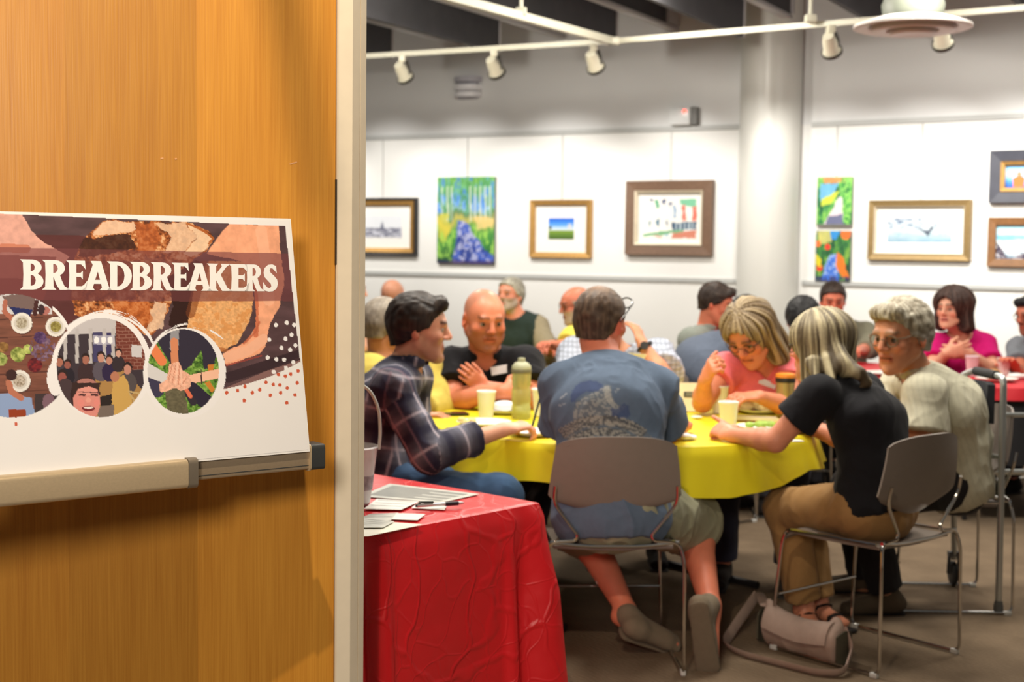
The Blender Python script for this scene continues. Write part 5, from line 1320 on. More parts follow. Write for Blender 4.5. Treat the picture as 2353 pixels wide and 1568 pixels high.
def head_colors(C, P, H, skin, style):
    q = H.L(P); x, y, z = q[:, 0], q[:, 1], q[:, 2]; ax = np.abs(x)
    near = (np.linalg.norm(q - V3(0, .01, 0), axis=1) < .17) & (z > -.13)
    def mixc(w, c):
        w = np.clip(w * near, 0, 1)[:, None]; C[:] = C * (1 - w) + np.array(c, float) * w
    red = np.array(skin) * V3(1.02, .80, .78)
    mixc(.45 * np.exp(-((ax - .045) / .022) ** 2 - ((z + .02) / .025) ** 2) * (y > .02), red)
    mixc(.5 * np.exp(-(x / .016) ** 2 - ((z + .02) / .016) ** 2) * (y > .09), red); mixc(.55 * (ax > .076) * (z > -.05) * (z < .04) * (y < .03) * (y > -.06), red)
    mixc(.45 * np.exp(-((ax - .032) / .020) ** 2 - ((z - .004) / .013) ** 2) * (y > .04), np.array(skin) * .55)
    lip = style.get('lip', np.array(skin) * V3(.86, .56, .56))
    mixc(.85 * (ax < .026) * np.exp(-((z + .0565) / .0095) ** 2) * (y > .065), lip); mixc(.9 * (ax < .024) * (np.abs(z + .056) < .0028) * (y > .06), np.array(lip) * .4)
    bc = style.get('brow', (70, 50, 40)); bz = .0315 + .004 * np.cos((ax - .03) * 60)
    mixc(.8 * (ax > .011) * (ax < .052) * np.exp(-((z - bz) / .0058) ** 2) * (y > .045), bc)
    if 'beard' in style:
        bcol, amt = style['beard']; reg = sst(-.005, -.035, z - .25 * np.maximum(.05 - y, 0)) * sst(-.01, .02, y) * (1 - np.exp(-(x / .022) ** 2 - ((z + .0565) / .011) ** 2)) * sst(-.135, -.118, z)
        mus = np.exp(-((z + .038) / .007) ** 2) * (ax < .034) * (y > .07)
        mixc(amt * np.maximum(reg, mus), bcol)
    if 'scalp' in style:
        scol, amt, zt = style['scalp']
        zm = np.interp(y, [-.12, -.05, 0, .03, .06, .09], zt); mixc(amt * sst(-.012, .012, z - zm), scol)
# hairline height z as a function of y (front is +y), knots for the tables below
HY = [-.13, -.09, -.05, -.02, .005, .03, .05, .07, .10]
HAIR = {
 'short': [-.075, -.065, -.055, -.03, .000, .012, .045, .070, .085],
 'crop':  [-.058, -.056, -.050, -.03, .000, .020, .055, .082, .092],
 'fringe':[-.07, -.06, -.05, -.02, .005, .012, .03, .05, .06],
 'bob':   [-.10, -.10, -.09, -.075, -.06, -.035, .040, .068, .075],
}
def hair_mesh(H, st, vox, off, root, seed):
    kind = st['hair']; t = st.get('thick', .010); S = H.s
    lo, hi = H.c - .30, H.c + .22
    if kind == 'long': lo = lo - V3(.12, .12, .18)
    F = Field(lo, hi, vox)
    P = H.P; A = H.axes
    F.ell(P(0, -.018, .034), V3(.078 + t, .098 + t, .089 + t) * S, A, k=.01)
    F.cap(P(0, .034, .045), P(0, .034, .0), ((.061 + t * .7) * S, (.048 + t * .7) * S), None, H.r, k=.02)
    if kind in ('short', 'crop', 'fringe'):
        F.cap(P(0, -.06, .0), P(0, -.062, -.06), ((.066 + t * .6) * S, (.040 + t) * S), ((.055 + t * .4) * S, (.030 + t * .6) * S), H.r, k=.02)
    if kind == 'short' and st.get('quiff'): F.cap(P(-.04, .065, .105), P(.04, .070, .10), .022 * S, .022 * S, k=.03)
    if kind in ('bob', 'long'):
        vol = st.get('vol', .03); zb = st.get('zb', -.11)
        for sx in (-1, 1): F.cap(P(sx * .055, -.012, .05), P(sx * (.062 + vol * .5), -.01, zb), (.046 * S, .052 * S), (.028 * S + vol * .3, .042 * S), H.f * -1, k=.03)
        F.cap(P(0, -.055, .05), P(0, -.075 - vol * .4, zb - .02), ((.085 + vol * .4) * S, .056 * S), ((.088 + vol * .5) * S, .036 * S), H.r, k=.03)
        F.ell(P(0, -.02, .05), V3(.082 + t + vol * .3, .098 + t, .078 + t) * S, A, k=.02)
    for (a, b, ra, rb) in st.get('locks', []):
        pa = P(*a) if len(a) == 3 else np.array(a[1]); pb = P(*b) if len(b) == 3 else np.array(b[1]); F.cap(pa, pb, ra, rb, H.r, k=.018)
    X, Y, Z = F._pts((slice(None),) * 3)
    X = X - np.float32(H.c[0]); Y = Y - np.float32(H.c[1]); Z = Z - np.float32(H.c[2])
    lx = (X * H.r[0] + Y * H.r[1] + Z * H.r[2]) / S; ly = (X * H.f[0] + Y * H.f[1] + Z * H.f[2]) / S; lz = (X * H.u[0] + Y * H.u[1] + Z * H.u[2]) / S
    tab = HAIR['bob' if kind == 'long' else ('short' if kind == 'horseshoe' else kind)]
    zm = np.interp(ly, HY, tab).astype(np.float32)
    if kind in ('bob', 'long'):
        face = np.sqrt((lx / (.058 + st.get('open', 0))) ** 2 + ((ly - .105) / .085) ** 2 + ((lz + .035) / (.10 + st.get('fr', 0))) ** 2) - 1
        F.f = np.maximum(F.f, (-face * .05).astype(np.float32))
        if kind == 'bob': F.f = np.maximum(F.f, ((-.16 - lz) * S * np.ones_like(F.f)).astype(np.float32))
    else:
        F.f = np.maximum(F.f, ((zm - lz) * .75 * S).astype(np.float32) * np.ones_like(F.f))
        # recede at the temples
        F.f = np.maximum(F.f, (((ly - .035) * .6 + (np.abs(lx) - .062) * .9 + (.03 - np.abs(lz - .05)) * .0 - .012) * .9).astype(np.float32) + np.where(lz < st.get('tz', .072), 0, -1).astype(np.float32))
    if kind == 'horseshoe':
        top = np.sqrt((lx / .062) ** 2 + ((ly - .03) / .115) ** 2) - 1
        F.f = np.maximum(F.f, np.where(lz > .035, -top * .05, -1).astype(np.float32) * np.ones_like(F.f)); F.f = np.maximum(F.f, ((lz - st.get('ztop', .06)) * S).astype(np.float32) * np.ones_like(F.f))
    V, Q = F.net()
    if not len(Q): return
    n = normals(V, Q); q = H.L(V); an = np.arctan2(q[:, 0], -q[:, 1] + .02)
    if kind in ('bob', 'long'): str_ = vnoise(an * 16, q[:, 2] * 7 + an * 2, seed=seed)
    else: str_ = vnoise(q[:, 0] * 110, q[:, 1] * 40, q[:, 2] * 60, seed)
    V = V + n * ((str_ - .5) * st.get('rough', .006))[:, None]
    c1, c2 = np.array(st['col'], float), np.array(st.get('col2', np.array(st['col']) * 1.35), float)
    w = sst(.3, .75, .55 * str_ + .45 * vnoise(an * 30, q[:, 2] * 9, seed=seed + 5))
    C = c1 * (1 - w[:, None]) + c2 * w[:, None]
    if 'side' in st:  # grey temples
        g = sst(.02, -.02, q[:, 2] - .02)[:, None] * .8; C = C * (1 - g) + np.array(st['side'], float) * g
    if 'crown' in st:
        g = np.exp(-(q[:, 0] / .05) ** 2 - ((q[:, 1] + .05) / .035) ** 2)[:, None] * (q[:, 2] > .07)[:, None] * .7; C = C * (1 - g) + np.array(st['crown'], float) * g
    me = np_mesh('hair', V - off, Q); set_col(me, lin(np.clip(C, 0, 255))); link('hair', me, hairm, root)

def glasses(H, root, off, col=(40, 36, 34), z=.006, y0=.098, up=0.0):
    g = MB(); S = H.s
    for sx in (-1, 1):
        g.tube([H.P(sx * .033 + .024 * math.cos(a), y0 - .010 * abs(math.cos(a)) , z + .018 * math.sin(a)) for a in np.linspace(0, 2 * math.pi, 15)[:-1]], .0022 * S, 6, closed=True)
        g.tube([H.P(sx * .057, y0 - .008, z + .008), H.P(sx * .074, .075, z + .010), H.P(sx * .082, -.005, z + .012), H.P(sx * .080, -.03, z - .010)], .0022 * S, 6)
    g.tube([H.P(-.009, y0, z + .004), H.P(0, y0 + .004, z + .006), H.P(.009, y0, z + .004)], .002 * S, 6)
    g.build('eyeglasses', mat('glasses_%d' % col[0], col, .3, .3), root, True, off)

def person(label, J, body=None, shirt=None, pants=None, shoes=None, head=None, vox=.0065, group=None, hands=None, seed=1, vis_legs=True):
    """J: joints in world space. The body is one skin surface; clothes, hair, eyes are parts."""
    body = dict(body or {}); bl = body.get('bulk', 1.0); sk = body.get('skin', SK_FAIR)
    f = nrm(np.array(J['face']) * V3(1, 1, 0)); r = np.cross(f, V3(0, 0, 1))
    pel = np.array(J['pelvis'], float); nk = np.array(J['neck'], float)
    sw_ = body.get('sw', .175)
    for s_, sg in (('L', -1), ('R', 1)):
        J.setdefault('hip' + s_, pel + r * sg * .085 - V3(0, 0, .01))
        J.setdefault('sh' + s_, nk + J.get('shr', r) * sg * sw_ - V3(0, 0, .055))
        if 'kn' + s_ not in J: J['kn' + s_] = J['hip' + s_] + f * .42 + r * sg * .06 + V3(0, 0, -.03)
        if 'an' + s_ not in J: J['an' + s_] = V3(J['kn' + s_][0], J['kn' + s_][1], .09) - f * .03
        if 'to' + s_ not in J: J['to' + s_] = J['an' + s_] * V3(1, 1, 0) + f * .17 + V3(0, 0, .028)
        if 'el' + s_ not in J: J['el' + s_] = J['sh' + s_] + f * .10 + r * sg * .06 - V3(0, 0, .27)
        if 'wr' + s_ not in J: J['wr' + s_] = J['el' + s_] + f * .22 - r * sg * .06 + V3(0, 0, .02)
    J = {k: np.array(v, float) for k, v in J.items()}
    shr = nrm(J['shR'] - J['shL']); up = nrm(nk - pel); fw = nrm(np.cross(up, shr))
    if fw @ f < 0: fw = -fw
    bend = body.get('bend', .03)
    ch = J.get('chest', pel + (nk - pel) * .66 - f * bend); wa = J.get('waist', pel + (nk - pel) * .30 - f * bend * .7)
    pts = np.array([v for k, v in J.items() if k not in ('face', 'shr', 'hdf')] + ([J['head'] + .14, J['head'] - .14]))
    lo = pts.min(0) - .24; hi = pts.max(0) + .24
    root = thing('person', label, 'person', (pel[0], pel[1], 0), 0, group); off = np.array(root.location)
    H = HeadFrame(J['head'], head['f'], head.get('tilt', 0), head.get('sc', 1.0), head.get('up'))
    B = bl; bd = body.get('belly', 1.0)
    def torso(F, e, k=.035, low=True):
        F.cap(pel - up * .02, wa, ((.155 + e) * B, (.105 + e) * B), ((.140 + e) * B, (.105 * bd + e) * B), shr, k=k)
        F.cap(wa, ch, ((.140 + e) * B, (.105 * bd + e) * B), ((.158 + e) * B, (.108 + e) * B), shr, k=k)
        F.cap(ch, ch + (nk - ch) * .55, ((.155 + e) * B, (.105 + e) * B), ((.125 + e) * B, (.080 + e) * B), shr, k=k)
        for s_ in 'LR':
            F.cap(nk - up * .035, J['sh' + s_], (body.get('trap', .052) + e) * B, (.050 + e) * B, k=k)
            F.ell(J['sh' + s_], V3(1, 1, 1) * (.056 + e) * B, k=k * .7)
        if body.get('bust'):
            for sg in (-1, 1): F.ell(ch + shr * sg * .075 + fw * .075 - up * .01, V3(.07 + e, .06 + e, .065 + e) * body['bust'], [shr, fw, up], k=.03)
    # ---- skin
    F = Field(lo, hi, vox)
    torso(F, 0)
    F.cap(nk - up * .03, H.P(0, -.022, -.055), .060 * B ** .5 * body.get('neckw', 1), .056 * B ** .5 * body.get('neckw', 1), k=.03)
    add_head(F, H, jaw=head.get('jaw', 1), fat=head.get('fat', 1))
    hands = hands or {}
    for s_ in 'LR':
        sg = -1 if s_ == 'L' else 1
        F.cap(J['sh' + s_], J['el' + s_], .050 * B, .041 * B, k=.02); m_ = J['el' + s_] + (J['wr' + s_] - J['el' + s_]) * .3
        F.cap(J['el' + s_], m_, .040 * B, .043 * B, k=.015); F.cap(m_, J['wr' + s_], .042 * B, .026 * B ** .5, k=.012)
        h = hands.get(s_, {}); d = h.get('d', nrm(J['wr' + s_] - J['el' + s_])); n = h.get('n', V3(0, 0, -1))
        add_hand(F, J['wr' + s_], d, n, sg, h.get('curl', .35), thumb=h.get('thumb', .7), curls=h.get('curls'), sc=h.get('sc', 1.0))
        if vis_legs:
            F.cap(J['hip' + s_], J['kn' + s_], .082 * B, .058 * B, k=.03); m_ = J['kn' + s_] + (J['an' + s_] - J['kn' + s_]) * .3
            F.cap(J['kn' + s_], m_, .054 * B, .056 * B, k=.02); F.cap(m_, J['an' + s_], .056 * B, .036, k=.02); F.cap(J['an' + s_], J['an' + s_] - V3(0, 0, .03), .036, .034, k=.015)
            d = nrm(J['to' + s_] - J['an' + s_]); F.cap(J['an' + s_] - V3(0, 0, .035) - d * .03, J['to' + s_], .034, (.040, .020), np.cross(d, V3(0, 0, 1)), k=.02)
    V, Q = F.net(); C = np.tile(np.array(sk, float), (len(V), 1)); head_colors(C, V, H, sk, head)
    t = fbm(V[:, 0] * 14, V[:, 1] * 14, V[:, 2] * 14, seed=seed); C *= (.92 + .16 * t)[:, None]
    for s_ in 'LR':
        g = np.exp(-(np.linalg.norm(V - (J['wr' + s_] + nrm(J['wr' + s_] - J['el' + s_]) * .12), axis=1) / .07) ** 2)[:, None] * .25; C = C * (1 - g) + np.array(sk) * V3(1, .82, .8) * g
    me = np_mesh('body', V - off, Q); set_col(me, lin(np.clip(C, 0, 255))); link('body', me, skinm, root)
    # ---- eyes
    if head.get('eyes', True):
        for sx in (-1, 1):
            bm = bmesh.new(); bmesh.ops.create_uvsphere(bm, u_segments=14, v_segments=10, radius=.0118 * H.s)
            v = np.array([q.co[:] for q in bm.verts]); c = H.P(sx * .0315, .0728, .006); ctr = nrm(H.f + np.array(head.get('gaze', (0, 0, 0))))
            P_ = v + c - off; dt = (v / (.0118 * H.s)) @ ctr
            me = np_mesh('eye', P_, [[w.index for w in fc.verts] for fc in bm.faces]); bm.free()
            set_col(me, lin(np.where(dt[:, None] > .76, np.array([[50, 38, 30]]), np.array([[168, 154, 146]])))); link('eye', me, eyem, root)
    if head.get('hair'): hair_mesh(H, head, max(vox * .8, .0045), off, root, seed)
    if head.get('glasses'): glasses(H, root, off, head['glasses'] if isinstance(head['glasses'], tuple) else (40, 36, 34))
    # ---- shirt
    if shirt:
        e = shirt.get('e', .014); F = Field(lo, hi, vox); torso(F, e)
        hem = shirt.get('hem', .06)
        F.cap(pel - up * hem * .3, pel + up * .05, ((.165 + e) * B, (.115 + e) * B * max(1, bd * .95)), ((.155 + e) * B, (.110 * bd + e) * B), shr, k=.03)
        sl = shirt.get('sleeve', .55)
        for s_ in 'LR':
            a, b, w = J['sh' + s_], J['el' + s_], J['wr' + s_]; lo_ = shirt.get('loose', .012)
            if sl <= 1:
                F.cap(a, a + (b - a) * sl, (.052 + e) * B, (.050 + e + lo_) * B, k=.03, capc=.006)
            else:
                F.cap(a, b, (.052 + e) * B, (.047 + e + lo_ * .5) * B, k=.03); F.cap(b, b + (w - b) * (sl - 1), (.047 + e + lo_ * .5) * B, (.040 + e + lo_ * .3), k=.02, capc=.006)
                F.cap(b + (w - b) * (sl - 1.14), b + (w - b) * (sl - 1), (.043 + e + lo_ * .5), (.044 + e + lo_ * .5), k=.004, capc=.005, capa=.005)
        # neckline opening
        nu = nrm(H.P(0, -.022, -.055) - nk); no = shirt.get('neck_open', .068)
        F.cap(nk + nu * .018 + fw * .012, nk + nu * .18 + fw * .02, no * B ** .5, no * B ** .5, k=.006, op='sub')
        if shirt.get('vneck'):
            dpt = shirt['vneck']; F.cap(nk + fw * .10 + nu * .02, nk + fw * .135 - up * dpt, (.058, .09), (.006, .05), shr, k=.006, op='sub')
        if shirt.get('collar'):
            cr = .066 * B ** .5; pr = None
            for a in np.linspace(-2.55, 2.55, 19):
                p = nk + nu * (.030 - .02 * math.cos(a)) - (nu * .018 if abs(a) > 2.2 else 0) + shr * (math.sin(a) * (cr + .006)) - fw * (math.cos(a) * (cr + .004)) + fw * .012
                if pr is not None: F.cap(pr, p, (.017, .008), None, nu * -1, k=.006)
                pr = p
        F.cut(pel - up * hem, -up)
        V, Q = F.net(); n = normals(V, Q)
        dn = np.minimum(np.linalg.norm(V - J['head'], axis=1) - .15, .1); V = V + n * (folds(V, shirt.get('fold', .007), seed, shirt.get('ff', 1.0)) * sst(.0, .08, dn))[:, None]
        C = np.tile(np.array(shirt['col'], float), (len(V), 1))
        if 'paint' in shirt: C = shirt['paint'](V, C, dict(pel=pel, nk=nk, up=up, shr=shr, fw=fw, J=J, ch=ch, n=n))
        me = np_mesh('shirt', V - off, Q); set_col(me, lin(np.clip(C, 0, 255))); link('shirt', me, cloth_mat(shirt.get('mat', 'matte')), root)
    if pants and vis_legs:
        e = .012; F = Field(lo, hi, vox); pl_ = pants.get('len', .95)
        F.cap(pel - up * .03, pel + up * .07, ((.150 + e) * B, (.108 + e) * B), ((.140 + e) * B, (.100 + e) * B), shr, k=.03)
        for s_ in 'LR':
            hp, kn, an = J['hip' + s_], J['kn' + s_], J['an' + s_]; lo_ = pants.get('loose', .012)
            if pl_ < .5: F.cap(hp, kn + (an - kn) * .06, (.088 + e) * B, (.066 + e + lo_) * B, k=.04, capc=.008)
            else:
                F.cap(hp, kn, (.086 + e) * B, (.060 + e + lo_ * .5) * B, k=.04); F.cap(kn, kn + (an - kn) * pl_, (.058 + e + lo_ * .5) * B, .040 + e + lo_, k=.025, capc=.006)
        F.cut(pel + up * .17, up)
        V, Q = F.net(); n = normals(V, Q); V = V + n * folds(V, pants.get('fold', .006), seed + 20)[:, None]
        C = np.tile(np.array(pants['col'], float), (len(V), 1)); me = np_mesh('trousers', V - off, Q); set_col(me, lin(C)); link('shorts' if pl_ < .5 else 'trousers', me, cloth_mat('matte'), root)
    if shoes and vis_legs:
        for s_ in 'LR':
            an, to = J['an' + s_], J['to' + s_]
            if 'hl' + s_ in J: hl = J['hl' + s_]
            else: hl = V3(an[0], an[1], 0) - nrm((to - an) * V3(1, 1, 0)) * .045 + V3(0, 0, .032)
            d = nrm(to - hl); upv = J.get('fu' + s_, V3(0, 0, 1)); upv = nrm(upv - d * (upv @ d)); rt_ = np.cross(d, upv)
            lo2 = np.minimum(np.minimum(hl, to), an) - .10; hi2 = np.maximum(np.maximum(hl, to), an) + .10
            F = Field(lo2, hi2, .005)
            F.cap(hl + upv * .012, to, (.036, .034), (.042, .026), rt_, k=.02); F.cap(hl + upv * .012 + d * .03, an - (an - hl) * .15, .036, .039, k=.025); F.cap(an - (an - hl) * .3, to + upv * .004 - d * .05, .034, .028, k=.03)
            F.cut(hl - upv * .022, -upv)
            V, Q = F.net()
            if len(Q): me = np_mesh('shoe', V - off, Q); set_col(me, lin(np.tile(np.array(shoes['col'], float), (len(V), 1)))); so = link('shoe', me, cloth_mat('matte'), root)
            F = Field(lo2, hi2, .005); F.cap(hl - upv * .028 - d * .005, to - upv * .026 + d * .01, (.036, .009), (.044, .009), rt_, k=.01, capc=.030, capa=.022)
            V, Q = F.net()
            if len(Q): me = np_mesh('sole', V - off, Q); set_col(me, lin(np.tile(np.array(shoes.get('sole', (60, 58, 56)), float), (len(V), 1)))); link('sole', me, cloth_mat('matte'), so)
    return root, H, dict(pel=pel, nk=nk, up=up, shr=shr, fw=fw, ch=ch, J=J, off=off)
# ================================================================== the people
def seg_t(V, a, b):
    ab = b - a; t = np.clip(((V - a) @ ab) / (ab @ ab), 0, 1); return t, np.linalg.norm(V - a - t[:, None] * ab, axis=1)
def stick(info, root, px, py, w, h, rot, m, name='name_badge', th=.003):
    """flat badge laid on the shirt where the photo shows it"""
    so = [c for c in root.children if c.name.startswith('shirt')][0]; n = len(so.data.vertices)
    v = np.empty(n * 3); so.data.vertices.foreach_get('co', v); v = v.reshape(-1, 3) + info['off']
    x, y = proj(v); d = np.hypot(x - px, y - py); k = np.where(d < 9)[0]
    if not len(k): k = np.argsort(d)[:5]
    dep = (v[k] - CAM) @ _F; near = k[dep < dep.min() + .03]; c = v[near].mean(0)
    nn = np.empty(n * 3); so.data.vertices.foreach_get('normal', nn); nv = nrm(nrm(nn.reshape(-1, 3)[near].mean(0)) + V3(0, -.3, .25)); 
    rx = nrm(np.cross(V3(0, 0, 1), nv)); uy = np.cross(nv, rx); rx, uy = rx * math.cos(rot) + uy * math.sin(rot), uy * math.cos(rot) - rx * math.sin(rot)
    R = Matrix(((rx[0], uy[0], nv[0]), (rx[1], uy[1], nv[1]), (rx[2], uy[2], nv[2])))
    MB().box(c + nv * .008 - info['off'], (w, h, th), R, .001).build(name, m, root, False)
badgem = mat('badge_white', (236, 238, 240), .45, var=.02)

# ---- plaid shirt man
def plaid(V, C, I):
    J = I['J']; x = (V - I['pel']) @ I['fw']; xs = (V - I['pel']) @ I['shr']; z = (V - I['pel']) @ I['up']
    side = np.abs(I['n'] @ I['shr']) > .62; u = np.where(side, x, xs + .07); w = z.copy()
    for s_ in 'LR':
        a, b, c = J['sh' + s_], J['el' + s_], J['wr' + s_]
        t1, d1 = seg_t(V, a, b); t2, d2 = seg_t(V, b, c)
        L1 = np.linalg.norm(b - a); L2 = np.linalg.norm(c - b)
        arm = ((d1 < .085) & (t1 > .22)) | (d2 < .085); first = d1 <= d2
        al = np.where(first, (V - a) @ nrm(b - a), L1 + (V - b) @ nrm(c - b))
        ax = np.where(first[:, None], nrm(b - a), nrm(c - b)); q = V - np.where(first[:, None], a, b); q = q - ax * (q * ax).sum(1)[:, None]
        e1 = nrm(np.cross(nrm(b - a), I['shr'])); e2 = I['shr']
        an = np.arctan2(q @ e1, q @ e2) * .062
        u = np.where(arm, an, u); w = np.where(arm, al + .03, w)
    def band(t, per, c0, hw): return np.exp(-(((t - c0 + per / 2) % per - per / 2) / hw) ** 4)
    base = np.array([70, 70, 82.])
    C[:] = base
    def put(m, col, a): C[:] = C * (1 - (m * a)[:, None]) + np.array(col, float) * (m * a)[:, None]
    put(band(w, .135, .03, .026), (112, 110, 120), .6); put(band(u, .125, .05, .024), (104, 104, 118), .55)
    put(band(u, .125, .05, .024) * band(w, .135, .03, .026), (126, 130, 150), .5); put(band(w, .135, .095, .018), (40, 40, 60), .7); put(band(u, .125, .11, .016), (38, 38, 62), .6)
    put(band(w, .135, .03, .0055), (186, 176, 184), .8); put(band(u, .125, .05, .0055), (190, 180, 188), .85); put(band(u, .25, .0, .004), (150, 120, 130), .6)
    return C
J = dict(face=F_PLD, pelvis=at(868, 1120, 5.33), neck=at(930, 840, 5.33), head=at(965, 757, 5.33), shR=at(902, 892, 5.15), shL=at(948, 870, 5.52), elR=at(985, 1042, 5.10), wrR=at(1158, 988, 5.28),
         elL=at(945, 1050, 5.55), wrL=at(985, 1092, 5.42), knR=at(1150, 1142, 5.20), knL=at(1110, 1130, 5.55))
person('man in a dark plaid shirt in profile, writing at the yellow table', J, dict(skin=SK_FAIR, bulk=1.04, bend=.06), dict(col=(60, 60, 72), sleeve=1.62, paint=plaid, collar=True, fold=.007, hem=.04),
       dict(col=(58, 86, 120)), dict(col=(60, 50, 44)), dict(f=(1, .06, -.09), hair='short', col=(34, 28, 26), col2=(62, 52, 46), thick=.014, quiff=True, brow=(44, 34, 30), beard=((120, 84, 70), .35), sc=1.05), vox=.006,
       hands=dict(R=dict(sc=1.05, d=at(1240, 970, 5.36) - J['wrR'], n=(.1, .25, -1), curls=[.42, .5, .6, .7], thumb=.5), L=dict(d=at(1045, 1102, 5.3) - J['wrL'], n=(0, 0, -1), curl=.15)), seed=2)
# ---- blue T-shirt man
def bluetee(V, C, I):
    back = (I['n'] @ I['fw']) < -.05; x, y = proj(V); p = Paint(x, y, (0, 0, 0)); p.C = C
    t = fbm(x * .08, y * .08, seed=81); t2 = fbm(x * .25, y * .18, seed=82)
    p.ell(1355, 915, 44, 40, (66, 80, 120), .75, back & (y < 925) & (x < 1385)); p.ell(1362, 934, 42, 34, C[0] * .95, 1, back)
    m = p.poly([(1316, 958), (1322, 932), (1345, 910), (1372, 900), (1392, 884), (1404, 890), (1410, 925), (1440, 938), (1425, 948), (1400, 962), (1350, 975), (1316, 972)], (116, 122, 126), .6, back, wob=6); p.put(m & (t2 > .52), (166, 168, 164), .65)
    p.put(p.pmask([(1385, 892), (1400, 886), (1408, 922), (1396, 926)], wob=3) & back, (176, 176, 170), .6)
    m = p.poly([(1400, 940), (1445, 930), (1450, 955), (1410, 968)], (62, 76, 116), .7, back, wob=5)
    m = p.poly([(1300, 985), (1330, 960), (1400, 955), (1475, 980), (1500, 1010), (1470, 1012), (1290, 1008)], (104, 108, 114), .5, back, wob=6); p.put(m & (t > .5), (136, 134, 130), .5)
    for (cx, cy, R_, a0, a1, h) in ((1385, 1122, 168, 52, 128, 24), (1385, 1122, 139, 54, 126, 18)):
        r_ = np.hypot(x - cx, y - cy); an = np.degrees(np.arctan2(cy - y, x - cx)); m = back & (r_ < R_) & (r_ > R_ - h) & (an > a0) & (an < a1)
        p.put(m, (74, 72, 72), .55); p.put(m & (np.sin(an * 1.9 * 2.2) + .6 * np.sin(an * 5.1 + 2) > .1), (172, 168, 160), .75)
    for P in ([(1288, 916), (1302, 904)], [(1285, 932), (1297, 929)], [(1415, 902), (1422, 893)]): p.line(P, 4, (160, 168, 176), .7, back)
    return p.C
J = dict(face=(-.02, 1, 0), pelvis=at(1405, 1160, 4.98), neck=at(1388, 824, 5.13), head=at(1381, 743, 5.19), shL=at(1296, 886, 5.08), shR=at(1504, 894, 5.10), elL=at(1298, 990, 5.16), wrL=at(1335, 985, 5.42),
         elR=at(1524, 985, 5.24), wrR=at(1566, 980, 5.47), knR=at(1588, 1192, 5.38), knL=at(1330, 1195, 5.40), anR=at(1632, 1392, 5.05), toR=at(1626, 1522, 4.965), hlR=at(1606, 1392, 4.93), fuR=(.15, 1, .12),
         anL=at(1440, 1405, 5.17), hlL=at(1446, 1446, 5.10), toL=at(1548, 1478, 5.20), fuL=(-.1, -.55, .8))
rB, HB, iB = person('man in a blue printed T-shirt seen from behind, glasses pushed back', J, dict(skin=SK_RED, bulk=1.16, bend=.05, neckw=1.08, trap=.040), dict(col=(92, 108, 130), sleeve=.92, paint=bluetee, fold=.011, loose=.018, hem=.13, ff=.8),
       dict(col=(150, 150, 126), len=.3, loose=.03, fold=.009), dict(col=(128, 116, 98), sole=(112, 100, 84)), dict(f=(.52, .85, -.04), hair='crop', col=(66, 52, 42), col2=(100, 82, 66), thick=.006, crown=(150, 116, 90), rough=.004, eyes=False, sc=1.06, tilt=.04), vox=.006,
       hands=dict(R=dict(d=(.12, .75, .05), n=(-.2, .2, -1), curl=.25), L=dict(d=(.6, .7, 0), n=(0, 0, -1))), seed=5)
g = MB()
for sx in (-1, 1): g.tube([HB.P(sx * .034 + .025 * math.cos(a), (.114 + .004 * math.sin(a)), .074 + .018 * math.sin(a)) for a in np.linspace(0, 6.28, 15)[:-1]], .003, 6, closed=True); g.tube([HB.P(sx * .060, .108, .080), HB.P(sx * .086, .05, .066), HB.P(sx * .091, -.01, .030), HB.P(sx * .088, -.03, .012)], .0028, 6)
g.build('eyeglasses', mat('glasses_black', (22, 22, 24), .3), rB, True, iB['off'])
# ---- bald man in black polo
J = dict(face=(.15, -1, 0), pelvis=at(1125, 1006, 6.66), neck=at(1120, 818, 6.52), head=at(1113, 736, 6.40), shL=at(1206, 838, 6.48), shR=at(1036, 840, 6.50), elR=at(1040, 920, 6.36), wrR=at(1158, 900, 6.22), elL=at(1222, 918, 6.36), wrL=at(1112, 890, 6.32))
rb_, Hb_, ib_ = person('bald bearded man in a black polo with crossed arms and a name badge', J, dict(skin=(208, 130, 100), bulk=1.18, bend=.04, neckw=1.12), dict(col=(24, 24, 28), sleeve=.62, collar=True, vneck=.015, neck_open=.058, fold=.006, loose=.02),
       dict(col=(40, 40, 46)), dict(col=(30, 30, 32)), dict(f=(.34, -.93, -.24), beard=((120, 74, 52), .65), brow=(104, 66, 48), scalp=((150, 120, 104), .35, [-.05, -.04, .02, .09, .2, .2]), sc=1.13, jaw=1.22, fat=1.28), vox=.006,
       hands=dict(R=dict(d=at(1200, 892, 6.25) - at(1158, 900, 6.22), n=(0, 1, -.2), curl=.3), L=dict(sc=.9, d=at(1072, 858, 6.26) - at(1112, 890, 6.32), n=(0, 1, -.1), curl=.3, thumb=.4)), seed=9)
stick(ib_, rb_, 1150, 850, .086, .038, .2, badgem)
# ---- pale yellow shirt man at the far left
J = dict(face=(.9, .3, 0), pelvis=at(885, 1028, 6.36), neck=at(880, 822, 6.32), head=at(886, 752, 6.30), shR=at(852, 856, 6.20), shL=at(975, 832, 6.42), elR=at(884, 965, 6.08), wrR=at(965, 958, 6.04), elL=at(1008, 930, 6.34), wrL=at(966, 940, 6.16))
person('grey cropped man in a pale yellow shirt behind the plaid shirt man', J, dict(skin=SK_TAN, bulk=1.05), dict(col=(206, 186, 92), sleeve=1.8, fold=.006), dict(col=(60, 60, 66)), dict(col=(40, 38, 36)),
       dict(f=(.72, .68, -.15), hair='crop', col=(130, 120, 108), col2=(160, 150, 136), thick=.004, rough=.003, scalp=((150, 130, 112), .5, [-.06, -.05, .0, .05, .08, .09]), sc=1.06), vox=.008, seed=12)
